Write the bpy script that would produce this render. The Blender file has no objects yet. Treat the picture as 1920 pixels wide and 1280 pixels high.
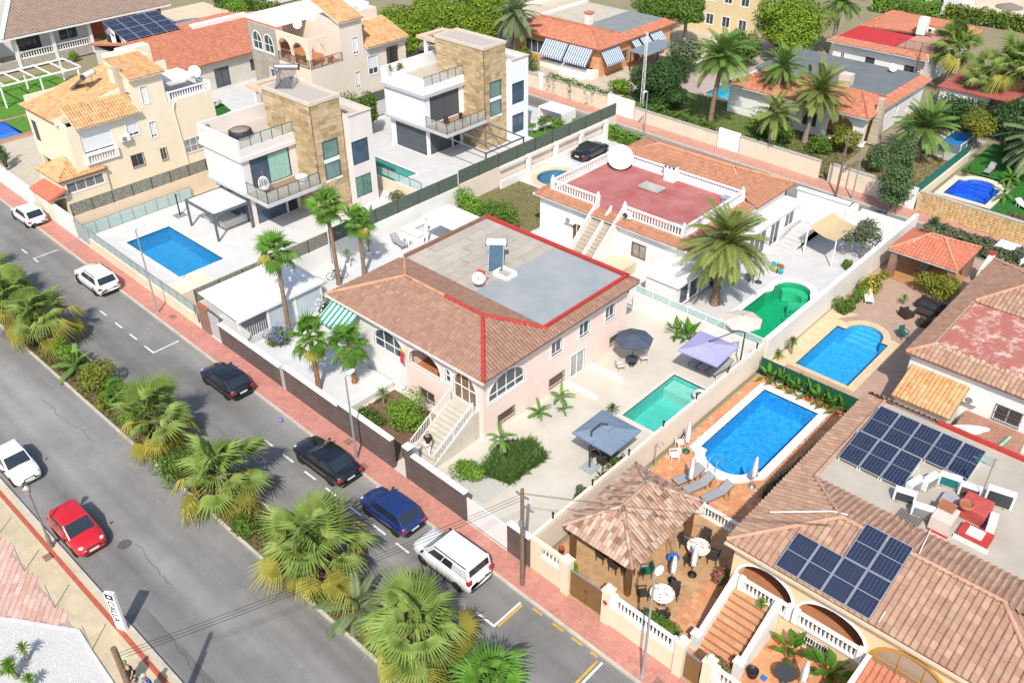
import bpy, math, random
from mathutils import Vector, Matrix, Quaternion, Euler
from mathutils.geometry import tessellate_polygon
R = math.radians
rng = random.Random(7)
scn = bpy.context.scene
COL = scn.collection
# --- camera, sky, sun, exposure
cam_d = bpy.data.cameras.new('camera'); cam = bpy.data.objects.new('camera', cam_d); COL.objects.link(cam)
cr = Vector((.73590599, .67705217, -.00653672)); cu = Vector((-.38032307, .421332, .82330657)); cf = Vector((-.56017563, .60339017, -.5675593))
cam.matrix_world = Matrix(((cr.x, cu.x, -cf.x, 40.0), (cr.y, cu.y, -cf.y, -23.1), (cr.z, cu.z, -cf.z, 36.0), (0, 0, 0, 1)))
cam_d.sensor_width = 36; cam_d.lens = 31.49; cam_d.clip_end = 2000; cam_d.clip_start = .5
scn.camera = cam
SUN_EL, SUN_AZ = R(49.5), R(-51.5)          # direction towards the sun
w = bpy.data.worlds.new('World'); scn.world = w; w.use_nodes = True
nt = w.node_tree; sky = nt.nodes.new('ShaderNodeTexSky'); sky.sky_type = 'NISHITA'; sky.sun_disc = False
sky.sun_elevation = SUN_EL; sky.sun_rotation = R(90) - SUN_AZ; sky.air_density = 1.0; sky.dust_density = 1.6; sky.ozone_density = 1.0
bg = nt.nodes['Background']; nt.links.new(sky.outputs[0], bg.inputs[0]); bg.inputs[1].default_value = .15
sun_d = bpy.data.lights.new('sun', 'SUN'); sun_d.energy = 3.7; sun_d.angle = R(.9); sun_d.color = (1, .945, .86)
sun = bpy.data.objects.new('sun', sun_d); COL.objects.link(sun)
sd = Vector((math.cos(SUN_AZ) * math.cos(SUN_EL), math.sin(SUN_AZ) * math.cos(SUN_EL), math.sin(SUN_EL)))
sun.rotation_euler = (-sd).to_track_quat('-Z', 'Y').to_euler(); sun.location = sd * 90
scn.view_settings.view_transform = 'Standard'; scn.view_settings.look = 'None'; scn.view_settings.gamma = 1
scn.view_settings.exposure = .34; scn.view_settings.use_curve_mapping = False
scn.cycles.max_bounces = 6; scn.cycles.diffuse_bounces = 3; scn.cycles.glossy_bounces = 2; scn.cycles.transmission_bounces = 4; scn.cycles.transparent_max_bounces = 8
# --- materials
MATS = {}
def _lin(c): return (c[0], c[1], c[2], 1)
class NB:
 def __init__(s, name):
  s.m = bpy.data.materials.new(name); s.m.use_nodes = True; s.t = s.m.node_tree; s.n = s.t.nodes
  s.p = s.n['Principled BSDF']; s.out = s.n['Material Output']
 def N(s, typ, **k):
  x = s.n.new('ShaderNode' + typ)
  for a, b in k.items(): setattr(x, a, b)
  return x
 def L(s, a, b): s.t.links.new(a, b)
 def V(s, sock, v): sock.default_value = v
 def pos(s): return s.N('NewGeometry').outputs['Position']
 def noise(s, vec, sc, det=5, rough=.6):
  x = s.N('TexNoise'); x.inputs['Scale'].default_value = sc; x.inputs['Detail'].default_value = det; x.inputs['Roughness'].default_value = rough
  if vec is not None: s.L(vec, x.inputs['Vector'])
  return x.outputs['Fac']
 def ramp(s, fac, stops):
  x = s.N('ValToRGB'); e = x.color_ramp.elements
  while len(e) < len(stops): e.new(.5)
  for i, (p, c) in enumerate(stops):
   e[i].position = p; e[i].color = _lin(c) if not isinstance(c, (int, float)) else (c, c, c, 1)
  s.L(fac, x.inputs[0]); return x.outputs[0]
 def mix(s, f, a, b, mode='MIX'):
  x = s.N('Mix'); x.data_type = 'RGBA'; x.blend_type = mode
  for k, v in ((0, f), (6, a), (7, b)):
   if isinstance(v, (int, float)): x.inputs[k].default_value = v if k == 0 else (v, v, v, 1)
   elif isinstance(v, tuple): x.inputs[k].default_value = _lin(v)
   else: s.L(v, x.inputs[k])
  return x.outputs[2]
 def bump(s, h, st, dist=.02):
  b = s.N('Bump'); b.inputs['Strength'].default_value = st; b.inputs['Distance'].default_value = dist
  s.L(h, b.inputs['Height']); s.L(b.outputs[0], s.p.inputs['Normal'])
 def fin(s, col, rough=.7, metal=0, spec=.4):
  if isinstance(col, tuple): s.p.inputs['Base Color'].default_value = _lin(col)
  else: s.L(col, s.p.inputs['Base Color'])
  s.p.inputs['Roughness'].default_value = rough; s.p.inputs['Metallic'].default_value = metal; s.p.inputs['Specular IOR Level'].default_value = spec
  return s.m
def sc3(c, k): return (min(1, c[0] * k), min(1, c[1] * k), min(1, c[2] * k))
def pm(name, col, rough=.75, var=.12, sc=1.2, col2=None, dirt=0, rnd=0, bump=0, bsc=30, metal=0, spec=.35, streak=0):
 if name in MATS: return MATS[name]
 b = NB(name); P = b.pos()
 f = b.ramp(b.noise(P, sc, 6), [(.3, 0.0), (.7, 1.0)])
 c = b.mix(f, sc3(col, 1 - var), col2 if col2 else sc3(col, 1 + var))
 if dirt:
  d = b.ramp(b.noise(P, sc * .45 + .13, 7, .7), [(.5, 0.0), (.72, dirt)])
  c = b.mix(d, c, sc3(col, .55))
 if streak:
  mp = b.N('Mapping'); mp.inputs['Scale'].default_value = (5, 5, .25); b.L(P, mp.inputs[0])
  d = b.ramp(b.noise(mp.outputs[0], 1.0, 4), [(.52, 0.0), (.75, streak)])
  c = b.mix(d, c, sc3(col, .62))
 if rnd:
  oi = b.N('ObjectInfo'); g = b.N('MapRange'); g.inputs[3].default_value = 1 - rnd; g.inputs[4].default_value = 1 + rnd
  b.L(oi.outputs['Random'], g.inputs[0]); c = b.mix(1.0, c, g.outputs[0], 'MULTIPLY')
 if bump: b.bump(b.noise(P, bsc, 4), bump)
 MATS[name] = b.fin(c, rough, metal, spec); return MATS[name]
def pmv(name, cols, rough=.8, sc=3.5, grain=.1, bump=.2, rnd=True, spec=.3):
 if name in MATS: return MATS[name]
 b = NB(name); P = b.pos(); n = len(cols)
 v = b.N('TexWhiteNoise'); v.noise_dimensions = '3D'
 at = b.N('Attribute'); at.attribute_name = 'piece'; oi = b.N('ObjectInfo'); add = b.N('Math'); add.operation = 'ADD'
 b.L(at.outputs['Fac'], add.inputs[0]); b.L(oi.outputs['Random'], add.inputs[1])
 fr = b.N('Math'); fr.operation = 'FRACT'; b.L(add.outputs[0], fr.inputs[0])
 c = b.ramp(fr.outputs[0], [(i / max(1, n - 1), k) for i, k in enumerate(cols)])
 g = b.ramp(b.noise(P, sc, 6, .7), [(.25, 1 - grain), (.75, 1 + grain)])
 c = b.mix(1.0, c, g, 'MULTIPLY')
 b.bump(b.noise(P, sc * 9, 4), bump, .01)
 MATS[name] = b.fin(c, rough, 0, spec); return MATS[name]
def pbrick(name, c1, c2, mort, bw, bh, msize=.012, plane='xy', rough=.85, bump=.5, off=.5, rot=0, var=.2, dirt=0):
 if name in MATS: return MATS[name]
 b = NB(name); P = b.pos(); sx = b.N('SeparateXYZ'); b.L(P, sx.inputs[0]); cb = b.N('CombineXYZ')
 a = {'xy': (0, 1), 'xz': (0, 2), 'yz': (1, 2)}[plane]
 b.L(sx.outputs[a[0]], cb.inputs[0]); b.L(sx.outputs[a[1]], cb.inputs[1])
 mp = b.N('Mapping'); mp.inputs['Rotation'].default_value = (0, 0, R(rot)); b.L(cb.outputs[0], mp.inputs[0])
 t = b.N('TexBrick'); t.offset = off; t.inputs['Scale'].default_value = 1; t.inputs['Brick Width'].default_value = bw; t.inputs['Row Height'].default_value = bh
 t.inputs['Mortar Size'].default_value = msize; t.inputs['Mortar Smooth'].default_value = .2; t.inputs['Bias'].default_value = 0
 t.inputs['Color1'].default_value = _lin(c1); t.inputs['Color2'].default_value = _lin(c2); t.inputs['Mortar'].default_value = _lin(mort)
 b.L(mp.outputs[0], t.inputs['Vector'])
 g = b.ramp(b.noise(P, .7, 7, .65), [(.25, 1 - var), (.75, 1 + var)])
 c = b.mix(1.0, t.outputs['Color'], g, 'MULTIPLY')
 if dirt:
  d = b.ramp(b.noise(P, .5, 8, .75), [(.52, 0.0), (.7, dirt)]); c = b.mix(d, c, sc3(c1, .45))
 inv = b.N('Math'); inv.operation = 'SUBTRACT'; inv.inputs[0].default_value = 1; b.L(t.outputs['Fac'], inv.inputs[1])
 b.bump(inv.outputs[0], bump, .012)
 MATS[name] = b.fin(c, rough, 0, .3); return MATS[name]
def pleaf(name, col, col2=None, tr=.28, var=.35, sc=1.1, rough=.55):
 if name in MATS: return MATS[name]
 b = NB(name); P = b.pos(); col2 = col2 or (col[0] * 1.7, col[1] * 1.35, col[2] * 1.0)
 f = b.ramp(b.noise(P, sc, 4, .7), [(.3, 0.0), (.7, 1.0)]); c = b.mix(f, col, col2)
 oi = b.N('ObjectInfo'); at = b.N('Attribute'); at.attribute_name = 'piece'; ad = b.N('Math'); ad.operation = 'ADD'; b.L(oi.outputs['Random'], ad.inputs[0]); b.L(at.outputs['Fac'], ad.inputs[1])
 fr = b.N('Math'); fr.operation = 'FRACT'; b.L(ad.outputs[0], fr.inputs[0])
 g = b.N('MapRange'); g.inputs[3].default_value = 1 - var; g.inputs[4].default_value = 1 + var; b.L(fr.outputs[0], g.inputs[0])
 c = b.mix(1.0, c, g.outputs[0], 'MULTIPLY'); b.fin(c, rough, 0, .25)
 t = b.N('BsdfTranslucent'); b.L(c, t.inputs['Color']); mx = b.N('MixShader'); mx.inputs[0].default_value = tr
 b.L(b.p.outputs[0], mx.inputs[1]); b.L(t.outputs[0], mx.inputs[2]); b.L(mx.outputs[0], b.out.inputs['Surface'])
 MATS[name] = b.m; return b.m
def pwater(name, tint, dens=.5):
 if name in MATS: return MATS[name]
 b = NB(name); P = b.pos(); tr = b.N('BsdfTransparent'); tr.inputs[0].default_value = _lin(tint)
 gl = b.N('BsdfGlossy'); gl.inputs['Roughness'].default_value = .03
 h = b.noise(P, 2.6, 4, .55); bp = b.N('Bump'); bp.inputs['Strength'].default_value = .35; bp.inputs['Distance'].default_value = .12; b.L(h, bp.inputs['Height'])
 fr = b.N('Fresnel'); fr.inputs['IOR'].default_value = 1.33; b.L(bp.outputs[0], fr.inputs['Normal']); b.L(bp.outputs[0], gl.inputs['Normal'])
 mx = b.N('MixShader'); b.L(fr.outputs[0], mx.inputs[0]); b.L(tr.outputs[0], mx.inputs[1]); b.L(gl.outputs[0], mx.inputs[2])
 b.L(mx.outputs[0], b.out.inputs['Surface']); MATS[name] = b.m; return b.m
def pglass(name, tint=(.75, .86, .84), op=.35):
 if name in MATS: return MATS[name]
 b = NB(name); tr = b.N('BsdfTransparent'); tr.inputs[0].default_value = _lin(tint); b.fin(sc3(tint, .9), .06, 0, .6)
 mx = b.N('MixShader'); mx.inputs[0].default_value = op; b.L(tr.outputs[0], mx.inputs[1]); b.L(b.p.outputs[0], mx.inputs[2])
 b.L(mx.outputs[0], b.out.inputs['Surface']); MATS[name] = b.m; return b.m
def pstripe(name, c1, c2, wdt, axis='x', rough=.8):
 if name in MATS: return MATS[name]
 b = NB(name); P = b.pos(); sx = b.N('SeparateXYZ'); b.L(P, sx.inputs[0]); m = b.N('Math'); m.operation = 'MULTIPLY'; m.inputs[1].default_value = 1 / wdt
 b.L(sx.outputs['xyz'.index(axis)], m.inputs[0]); f = b.N('Math'); f.operation = 'FRACT'; b.L(m.outputs[0], f.inputs[0])
 c = b.ramp(f.outputs[0], [(.46, c1), (.54, c2)]); MATS[name] = b.fin(c, rough, 0, .2); return MATS[name]
# --- mesh building
class MB:
 def __init__(s): s.v = []; s.f = []; s.pc = []; s.cur = 0.0; s.sm = []
 def add(s, vs, fs, smooth=False):
  o = len(s.v); s.v += [tuple(v) for v in vs]
  for f in fs: s.f.append(tuple(o + i for i in f)); s.pc.append(s.cur); s.sm.append(smooth)
  return s
 def box(s, x0, x1, y0, y1, z0, z1, M=None):
  vs = [Vector((x, y, z)) for x in (x0, x1) for y in (y0, y1) for z in (z0, z1)]
  if M is not None: vs = [M @ v for v in vs]
  return s.add(vs, [(0, 1, 3, 2), (4, 6, 7, 5), (0, 4, 5, 1), (2, 3, 7, 6), (0, 2, 6, 4), (1, 5, 7, 3)])
 def bar(s, a, b, wd, ht=None, up=(0, 0, 1)):
  a = Vector(a); b = Vector(b); d = b - a; L = d.length
  if L < 1e-6: return s
  d /= L; u = Vector(up)
  if abs(d.dot(u)) > .98: u = Vector((1, 0, 0))
  sd_ = d.cross(u).normalized(); u = sd_.cross(d); ht = ht or wd
  M = Matrix((( d.x, sd_.x, u.x, a.x), (d.y, sd_.y, u.y, a.y), (d.z, sd_.z, u.z, a.z), (0, 0, 0, 1)))
  return s.box(0, L, -wd / 2, wd / 2, -ht / 2, ht / 2, M)
 def prism(s, poly, z0, z1, cap=True):
  n = len(poly); a = sum(poly[i][0] * poly[(i + 1) % n][1] - poly[(i + 1) % n][0] * poly[i][1] for i in range(n))
  if a < 0: poly = poly[::-1]
  vs = [(p[0], p[1], z0) for p in poly] + [(p[0], p[1], z1) for p in poly]
  fs = [(i, (i + 1) % n, n + (i + 1) % n, n + i) for i in range(n)]
  if cap: fs += [tuple(range(n - 1, -1, -1)), tuple(range(n, 2 * n))]
  return s.add(vs, fs)
 def tube(s, pts, rad, n=8, cap=True, smooth=True):
  pts = [Vector(p) for p in pts]; m = len(pts); rs = rad if isinstance(rad, (list, tuple)) else [rad] * m; vs = []
  pu = None
  for i, p in enumerate(pts):
   d = (pts[min(i + 1, m - 1)] - pts[max(i - 1, 0)]).normalized()
   u = pu if pu is not None else (Vector((0, 0, 1)) if abs(d.z) < .9 else Vector((1, 0, 0)))
   sd_ = d.cross(u).normalized(); u = sd_.cross(d).normalized(); pu = u
   vs += [p + (sd_ * math.cos(2 * math.pi * k / n) + u * math.sin(2 * math.pi * k / n)) * rs[i] for k in range(n)]
  fs = [(i * n + k, i * n + (k + 1) % n, (i + 1) * n + (k + 1) % n, (i + 1) * n + k) for i in range(m - 1) for k in range(n)]
  s.add(vs, fs, smooth)
  if cap: s.add([vs[k] for k in range(n)] + [vs[-n + k] for k in range(n)], [tuple(range(n - 1, -1, -1)), tuple(range(n, 2 * n))])
  return s
 def lathe(s, prof, c=(0, 0, 0), n=8, smooth=True, cap=True):
  vs = [(c[0] + r * math.cos(2 * math.pi * k / n), c[1] + r * math.sin(2 * math.pi * k / n), c[2] + z) for r, z in prof for k in range(n)]
  fs = [(i * n + k, i * n + (k + 1) % n, (i + 1) * n + (k + 1) % n, (i + 1) * n + k) for i in range(len(prof) - 1) for k in range(n)]
  s.add(vs, fs, smooth)
  if cap: s.add(vs[:n] + vs[-n:], [tuple(range(n - 1, -1, -1)), tuple(range(n, 2 * n))])
  return s
 def ball(s, c, r, n=10, m=6, sq=(1, 1, 1)):
  pr = [(max(1e-3, math.sin(math.pi * i / m)) * r, -math.cos(math.pi * i / m) * r) for i in range(m + 1)]
  vs = [(c[0] + sq[0] * q * math.cos(2 * math.pi * k / n), c[1] + sq[1] * q * math.sin(2 * math.pi * k / n), c[2] + sq[2] * z) for q, z in pr for k in range(n)]
  return s.add(vs, [(i * n + k, i * n + (k + 1) % n, (i + 1) * n + (k + 1) % n, (i + 1) * n + k) for i in range(m) for k in range(n)], True)
 def sheet(s, outer, holes=(), z=0.0, flip=False):
  loops = [[Vector((p[0], p[1], 0)) for p in lp] for lp in [outer] + list(holes)]
  tr = tessellate_polygon(loops); vs = [(v.x, v.y, z) for lp in loops for v in lp]; fs = []
  for a, b, c in tr:
   A, B, Cc = vs[a], vs[b], vs[c]; ar = (B[0] - A[0]) * (Cc[1] - A[1]) - (Cc[0] - A[0]) * (B[1] - A[1])
   if abs(ar) < 1e-9: continue
   fs.append((a, b, c) if (ar > 0) != flip else (a, c, b))
  return s.add(vs, fs)
 def quad(s, *p): return s.add(p, [tuple(range(len(p)))])
 def mesh(s, name):
  me = bpy.data.meshes.new(name); me.from_pydata(s.v, [], s.f)
  if any(s.sm): me.polygons.foreach_set('use_smooth', s.sm)
  if any(s.pc):
   at = me.attributes.new('piece', 'FLOAT', 'FACE'); at.data.foreach_set('value', s.pc)
  me.update(); return me
 def build(s, name, mat, parent=None, kind=None, bevel=0, local=False):
  me = s.mesh(name); me.materials.append(mat); o = bpy.data.objects.new(name, me); COL.objects.link(o)
  if parent is not None:
   link_child(o, parent)
   if not local: o.location = -wloc(parent)
  if kind: o['kind'] = kind
  if bevel:
   bv = o.modifiers.new('bevel', 'BEVEL'); bv.width = bevel; bv.segments = 2; bv.limit_method = 'ANGLE'
  return o
CH = {}
def link_child(o, parent):
 o.parent = parent; CH.setdefault(parent.name, []).append(o)
def wloc(o):
 v = Vector((0, 0, 0))
 while o is not None: v = v + o.location; o = o.parent
 return v
def tag(o, label, cat, group=None):
 o['label'] = label; o['category'] = cat
 if group: o['group'] = group
 return o
def thing(name, label, cat, loc=(0, 0, 0), group=None, rz=0):
 o = bpy.data.objects.new(name, None); COL.objects.link(o); o.location = loc; o.rotation_euler = (0, 0, rz); o.empty_display_size = .3
 return tag(o, label, cat, group)
def struct(name, mb, mat): o = mb.build(name, mat); o['kind'] = 'structure'; return o
def inst(name, me, parent, M=None, mat=None):
 o = bpy.data.objects.new(name, me); COL.objects.link(o)
 if parent is not None: link_child(o, parent)
 if M is not None:
  M = M.copy(); M.translation = M.translation - (wloc(parent) if parent is not None else Vector((0, 0, 0))); o.matrix_basis = M
 return o
def copy_tree(o, parent=None):
 c = o.copy(); COL.objects.link(c)
 if parent is not None: link_child(c, parent)
 for ch in CH.get(o.name, ()): copy_tree(ch, c)
 return c
class Proto:
 def __init__(s, root): s.r = root; s.used = False
 def put(s, loc, rz=0, label=None, group=None, sc=1):
  o = s.r if not s.used else copy_tree(s.r); s.used = True
  o.location = loc; o.rotation_euler = (0, 0, rz)
  if sc != 1: o.scale = (sc, sc, sc)
  if label: o['label'] = label
  if group: o['group'] = group
  return o
def T(x, y, z=0, rz=0): return Matrix.Translation((x, y, z)) @ Matrix.Rotation(rz, 4, 'Z')
def rect(x0, y0, x1, y1): return [(x0, y0), (x1, y0), (x1, y1), (x0, y1)]
def inpoly(x, y, P):
 c = False; n = len(P)
 for i in range(n):
  x1, y1 = P[i]; x2, y2 = P[(i + 1) % n]
  if (y1 > y) != (y2 > y) and x < (x2 - x1) * (y - y1) / (y2 - y1) + x1: c = not c
 return c
# --- building parts
WHITE = pm('white_render', (.78, .765, .73), .8, .05, .6, streak=.12, bump=.08, bsc=60)
WHITEP = pm('white_paint', (.82, .81, .79), .45, .03, .8)
GLASS = pm('window_glass', (.05, .07, .085), .04, .3, .8, spec=.9)
GLASSB = pm('blue_window_glass', (.06, .10, .15), .04, .3, .8, spec=.9)
DARKM = pm('dark_metal', (.05, .055, .06), .45, .1, 2)
GREYM = pm('grey_metal', (.35, .36, .37), .4, .08, 2, metal=.5)
SHUT = pm('white_shutter', (.74, .76, .78), .5, .05, 2)
ANTH = pm('anthracite_shutter', (.085, .095, .11), .45, .12, 1.5)
IRON = pm('rusty_iron', (.16, .085, .06), .7, .3, 6)
WOODB = pm('brown_wood', (.14, .065, .03), .6, .3, 5)
CONC = pm('concrete', (.42, .40, .36), .85, .15, 1.2, dirt=.4, bump=.2, bsc=40)
BLACK = pm('black_plastic', (.02, .02, .022), .5, .2, 3)
def wall_frame(p0, p1):
 p0 = Vector((p0[0], p0[1], 0)); d = Vector((p1[0], p1[1], 0)) - p0; L = d.length; d /= L; n = Vector((d.y, -d.x, 0))
 return (lambda u, o, z: p0 + d * u + n * o + Vector((0, 0, z))), L
def arch_pts(u0, u1, z0, z1, spring, n=12):
 zs = z0 + (z1 - z0) * spring; c = (u0 + u1) / 2; r = (u1 - u0) / 2
 return [(u0, z0), (u1, z0)] + [(c + r * math.cos(math.pi * k / n), zs + (z1 - zs) * math.sin(math.pi * k / n)) for k in range(n + 1)]
def panel(mb, W, outer, holes=(), o0=0.0, th=.22):
 loops = [[Vector((p[0], p[1], 0)) for p in lp] for lp in [outer] + list(holes)]
 tr = tessellate_polygon(loops); fl = [p for lp in loops for p in lp]; n = len(fl)
 vs = [W(p.x, o0, p.y) for p in fl] + [W(p.x, o0 - th, p.y) for p in fl]; fs = []
 for a, b, c in tr:
  A, B, Cc = fl[a], fl[b], fl[c]; ar = (B.x - A.x) * (Cc.y - A.y) - (Cc.x - A.x) * (B.y - A.y)
  if abs(ar) < 1e-9: continue
  t = (a, b, c) if ar > 0 else (a, c, b); fs += [t, (n + t[2], n + t[1], n + t[0])]
 o = 0
 for lp in loops:
  m = len(lp); fs += [(o + i, o + (i + 1) % m, n + o + (i + 1) % m, n + o + i) for i in range(m)]; o += m
 return mb.add(vs, fs)
def ring(mb, W, pts, wd, o0, th, closed=True):
 c = (sum(p[0] for p in pts) / len(pts), sum(p[1] for p in pts) / len(pts)); n = len(pts); out = []
 for i in range(n):
  a, b, q = pts[i - 1], pts[i], pts[(i + 1) % n]
  t1 = Vector((b[0] - a[0], b[1] - a[1])); t2 = Vector((q[0] - b[0], q[1] - b[1]))
  if t1.length > 1e-6: t1.normalize()
  if t2.length > 1e-6: t2.normalize()
  t = t1 + t2
  if t.length < 1e-6: t = t2
  t.normalize(); nr = Vector((t.y, -t.x)); k = wd / max(.5, abs(nr.dot(Vector((t2.y, -t2.x)))))
  out.append((b[0] + nr.x * k, b[1] + nr.y * k))
 return panel(mb, W, out, [pts], o0, th)
def window(Tn, W, op, wth=.22):
 kind, u0, u1, z0, z1 = op[:5]; k = op[5] if len(op) > 5 else {}
 fm = k.get('frame', WHITEP); gm = k.get('glass', GLASS); fw = k.get('fw', .06); rec = k.get('rec', .1); nm = k.get('n', 2)
 if kind == 'hole': return None
 is_arch = kind in ('arch', 'archwin', 'archdoor'); pts = arch_pts(u0, u1, z0, z1, k.get('spring', .45)) if is_arch else rect(u0, z0, u1, z1)
 nmname = {'arch': 'arch_surround', 'archdoor': 'door', 'door': 'door', 'gate': 'door'}.get(kind, 'window')
 m = MB()
 if k.get('trim'): ring(m, W, pts, k['trim'], .035, .07)
 if kind == 'arch':
  if not k.get('trim'): return None
  return m.build('arch_surround', k.get('tm', WHITEP), Tn)
 inner = [(u0 + fw + (p[0] - u0) * (u1 - u0 - 2 * fw) / (u1 - u0), z0 + fw + (p[1] - z0) * (z1 - z0 - 2 * fw) / (z1 - z0)) for p in pts]
 panel(m, W, pts, [inner], -rec + .04, .06)
 for i in range(1, nm):
  u = u0 + (u1 - u0) * i / nm; panel(m, W, rect(u - fw * .45, z0 + fw, u + fw * .45, (z0 + (z1 - z0) * .96) if not is_arch else z0 + (z1 - z0) * .9), (), -rec + .035, .05)
 if is_arch: panel(m, W, rect(u0 + fw, z0 + (z1 - z0) * k.get('spring', .45) - .03, u1 - fw, z0 + (z1 - z0) * k.get('spring', .45) + .03), (), -rec + .036, .05)
 wob = m.build(nmname, fm, Tn)
 if kind in ('win', 'archwin', 'archdoor', 'grille'): panel(MB(), W, inner, (), -rec, .02).build('pane', gm, wob)
 if kind == 'shut':
  g = k.get('gap', .12); zb = z0 + fw + (z1 - z0 - 2 * fw) * g; q = MB(); ns = 9
  for i in range(ns):
   a = zb + (z1 - fw - zb) * i / ns; panel(q, W, rect(u0 + fw, a + .008, u1 - fw, a + (z1 - fw - zb) / ns), (), -rec + .02, .02)
  q.build('roller_shutter', k.get('sm', SHUT), wob); panel(MB(), W, inner, (), -rec - .01, .02).build('pane', gm, wob)
 if kind in ('door', 'gate'):
  panel(MB(), W, inner, (), -rec, .03).build('door_leaf', k.get('dm', WOODB), wob)
  W_ = W(u1 - fw - .12, -rec + .05, z0 + 1.0); MB().ball(W_, .05, 6, 4).build('handle', GREYM, wob)
 if k.get('sill'): panel(MB(), W, rect(u0 - .08, z0 - .08, u1 + .08, z0), (), .09, .2).build('sill', k.get('tm', WHITEP), wob)
 if kind == 'grille':
  q = MB(); o = .06; nb = max(3, int((u1 - u0) / .13))
  for i in range(nb + 1):
   u = u0 + (u1 - u0) * i / nb; q.bar(W(u, o, z0 - .03), W(u, o, z1 + .03), .025)
  for z in (z0, (z0 + z1) / 2, z1): q.bar(W(u0 - .04, o, z), W(u1 + .04, o, z), .03)
  q.build('grille', k.get('gm', IRON), wob)
 return wob
def wall(Tn, p0, p1, z0, z1, mat, ops=(), th=.22, name='wall', top=None):
 W, L = wall_frame(p0, p1); holes = []
 for op in ops:
  kk = op[5] if len(op) > 5 else {}
  holes.append(arch_pts(*op[1:5], kk.get('spring', .45)) if op[0] in ('arch', 'archwin', 'archdoor') else rect(op[1], op[3], op[2], op[4]))
 outer = [(0, z0), (L, z0)] + (top if top else [(L, z1), (0, z1)])
 o = panel(MB(), W, outer, holes, 0, th).build(name, mat, Tn)
 for op in ops: window(Tn, W, op, th)
 return o
def walls(Tn, x0, y0, x1, y1, z0, z1, mat, S=(), E_=(), N=(), Wt=(), th=.22):
 wall(Tn, (x0, y0), (x1, y0), z0, z1, mat, S, th); wall(Tn, (x1, y0 + th), (x1, y1 - th), z0, z1, mat, E_, th)
 wall(Tn, (x1, y1), (x0, y1), z0, z1, mat, N, th); wall(Tn, (x0, y1 - th), (x0, y0 + th), z0, z1, mat, Wt, th)
def tile_geo(pu, pv, amp):
 us = [(-.5, 0), (-.4, .75), (-.22, 1), (-.04, .75), (.07, .12), (.5, 0)]
 a = [(u * pu, 0, h * amp + .03) for u, h in us]; b = [(u * pu, pv * 1.1, h * amp) for u, h in us]; c = [(u * pu, 0, -.02) for u, h in us]; n = len(us)
 return a + b + c + a, [(i, i + 1, n + i + 1, n + i) for i in range(n - 1)] + [(2 * n + i, 2 * n + i + 1, 3 * n + i + 1, 3 * n + i) for i in range(n - 1)]
def tile_roof(Tn, pts, mat, pu=.27, pv=.38, amp=.06, n_ind=0, near=None, th=.14, under=None, name='roof', keep=None):
 P = [Vector(p) for p in pts]; e = (P[1] - P[0]).normalized(); nrm = e.cross(P[-1] - P[0]).normalized()
 if nrm.z < 0: nrm = -nrm
 s = nrm.cross(e).normalized()
 if s.z < 0: s = -s
 q = [((p - P[0]).dot(e), (p - P[0]).dot(s)) for p in P]; n = len(P)
 slab = MB(); slab.add([p for p in P] + [p - Vector((0, 0, th)) for p in P], [tuple(range(n)), tuple(range(2 * n - 1, n - 1, -1))] + [(i, (i + 1) % n, n + (i + 1) % n, n + i) for i in range(n)])
 ro = slab.build(name, under or mat, Tn)
 u0 = min(a for a, b in q); u1 = max(a for a, b in q); v1 = max(b for a, b in q); cells = []
 v = -.04
 while v < v1:
  u = u0 + pu / 2
  while u < u1:
   if inpoly(u, max(.02, v + pv * .5), q): cells.append((u, v))
   u += pu
  v += pv
 M0 = Matrix(((e.x, s.x, nrm.x, P[0].x), (e.y, s.y, nrm.y, P[0].y), (e.z, s.z, nrm.z, P[0].z), (0, 0, 0, 1)))
 tv, tf = tile_geo(pu, pv, amp); tm = None
 if n_ind:
  cx = cam.location
  cells.sort(key=lambda c: (M0 @ Vector((c[0], c[1], 0)) - cx).length)
 rest = MB()
 for i, (u, v) in enumerate(cells):
  J = M0 @ Matrix.Translation((u + rng.uniform(-.008, .008), v + rng.uniform(-.012, .012), .006 + rng.uniform(0, .012))) @ Matrix.Rotation(rng.uniform(-.02, .02), 4, 'Z')
  if i < n_ind:
   if tm is None:
    t0 = MB(); t0.add(tv, tf, True); tm = t0.mesh('tile'); tm.materials.append(mat)
   inst('tile', tm, ro, J)
  else:
   rest.cur = rng.random() * .98 + .01; rest.add([J @ Vector(p) for p in tv], tf, True)
 if rest.v: rest.build('tile', mat, ro, kind='stuff')
 return ro
def ridge(Tn, pts, mat, r=.11, seg=.42):
 m = MB()
 for a, b in zip(pts, pts[1:]):
  a = Vector(a); b = Vector(b); k = max(1, int((b - a).length / seg))
  for i in range(k):
   m.cur = rng.random(); A = a.lerp(b, i / k); B = a.lerp(b, (i + 1.08) / k); m.tube([A, B], [r * 1.08, r * .92], 7)
 return m.build('ridge_cap', mat, Tn)
BAL = {}
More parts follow.
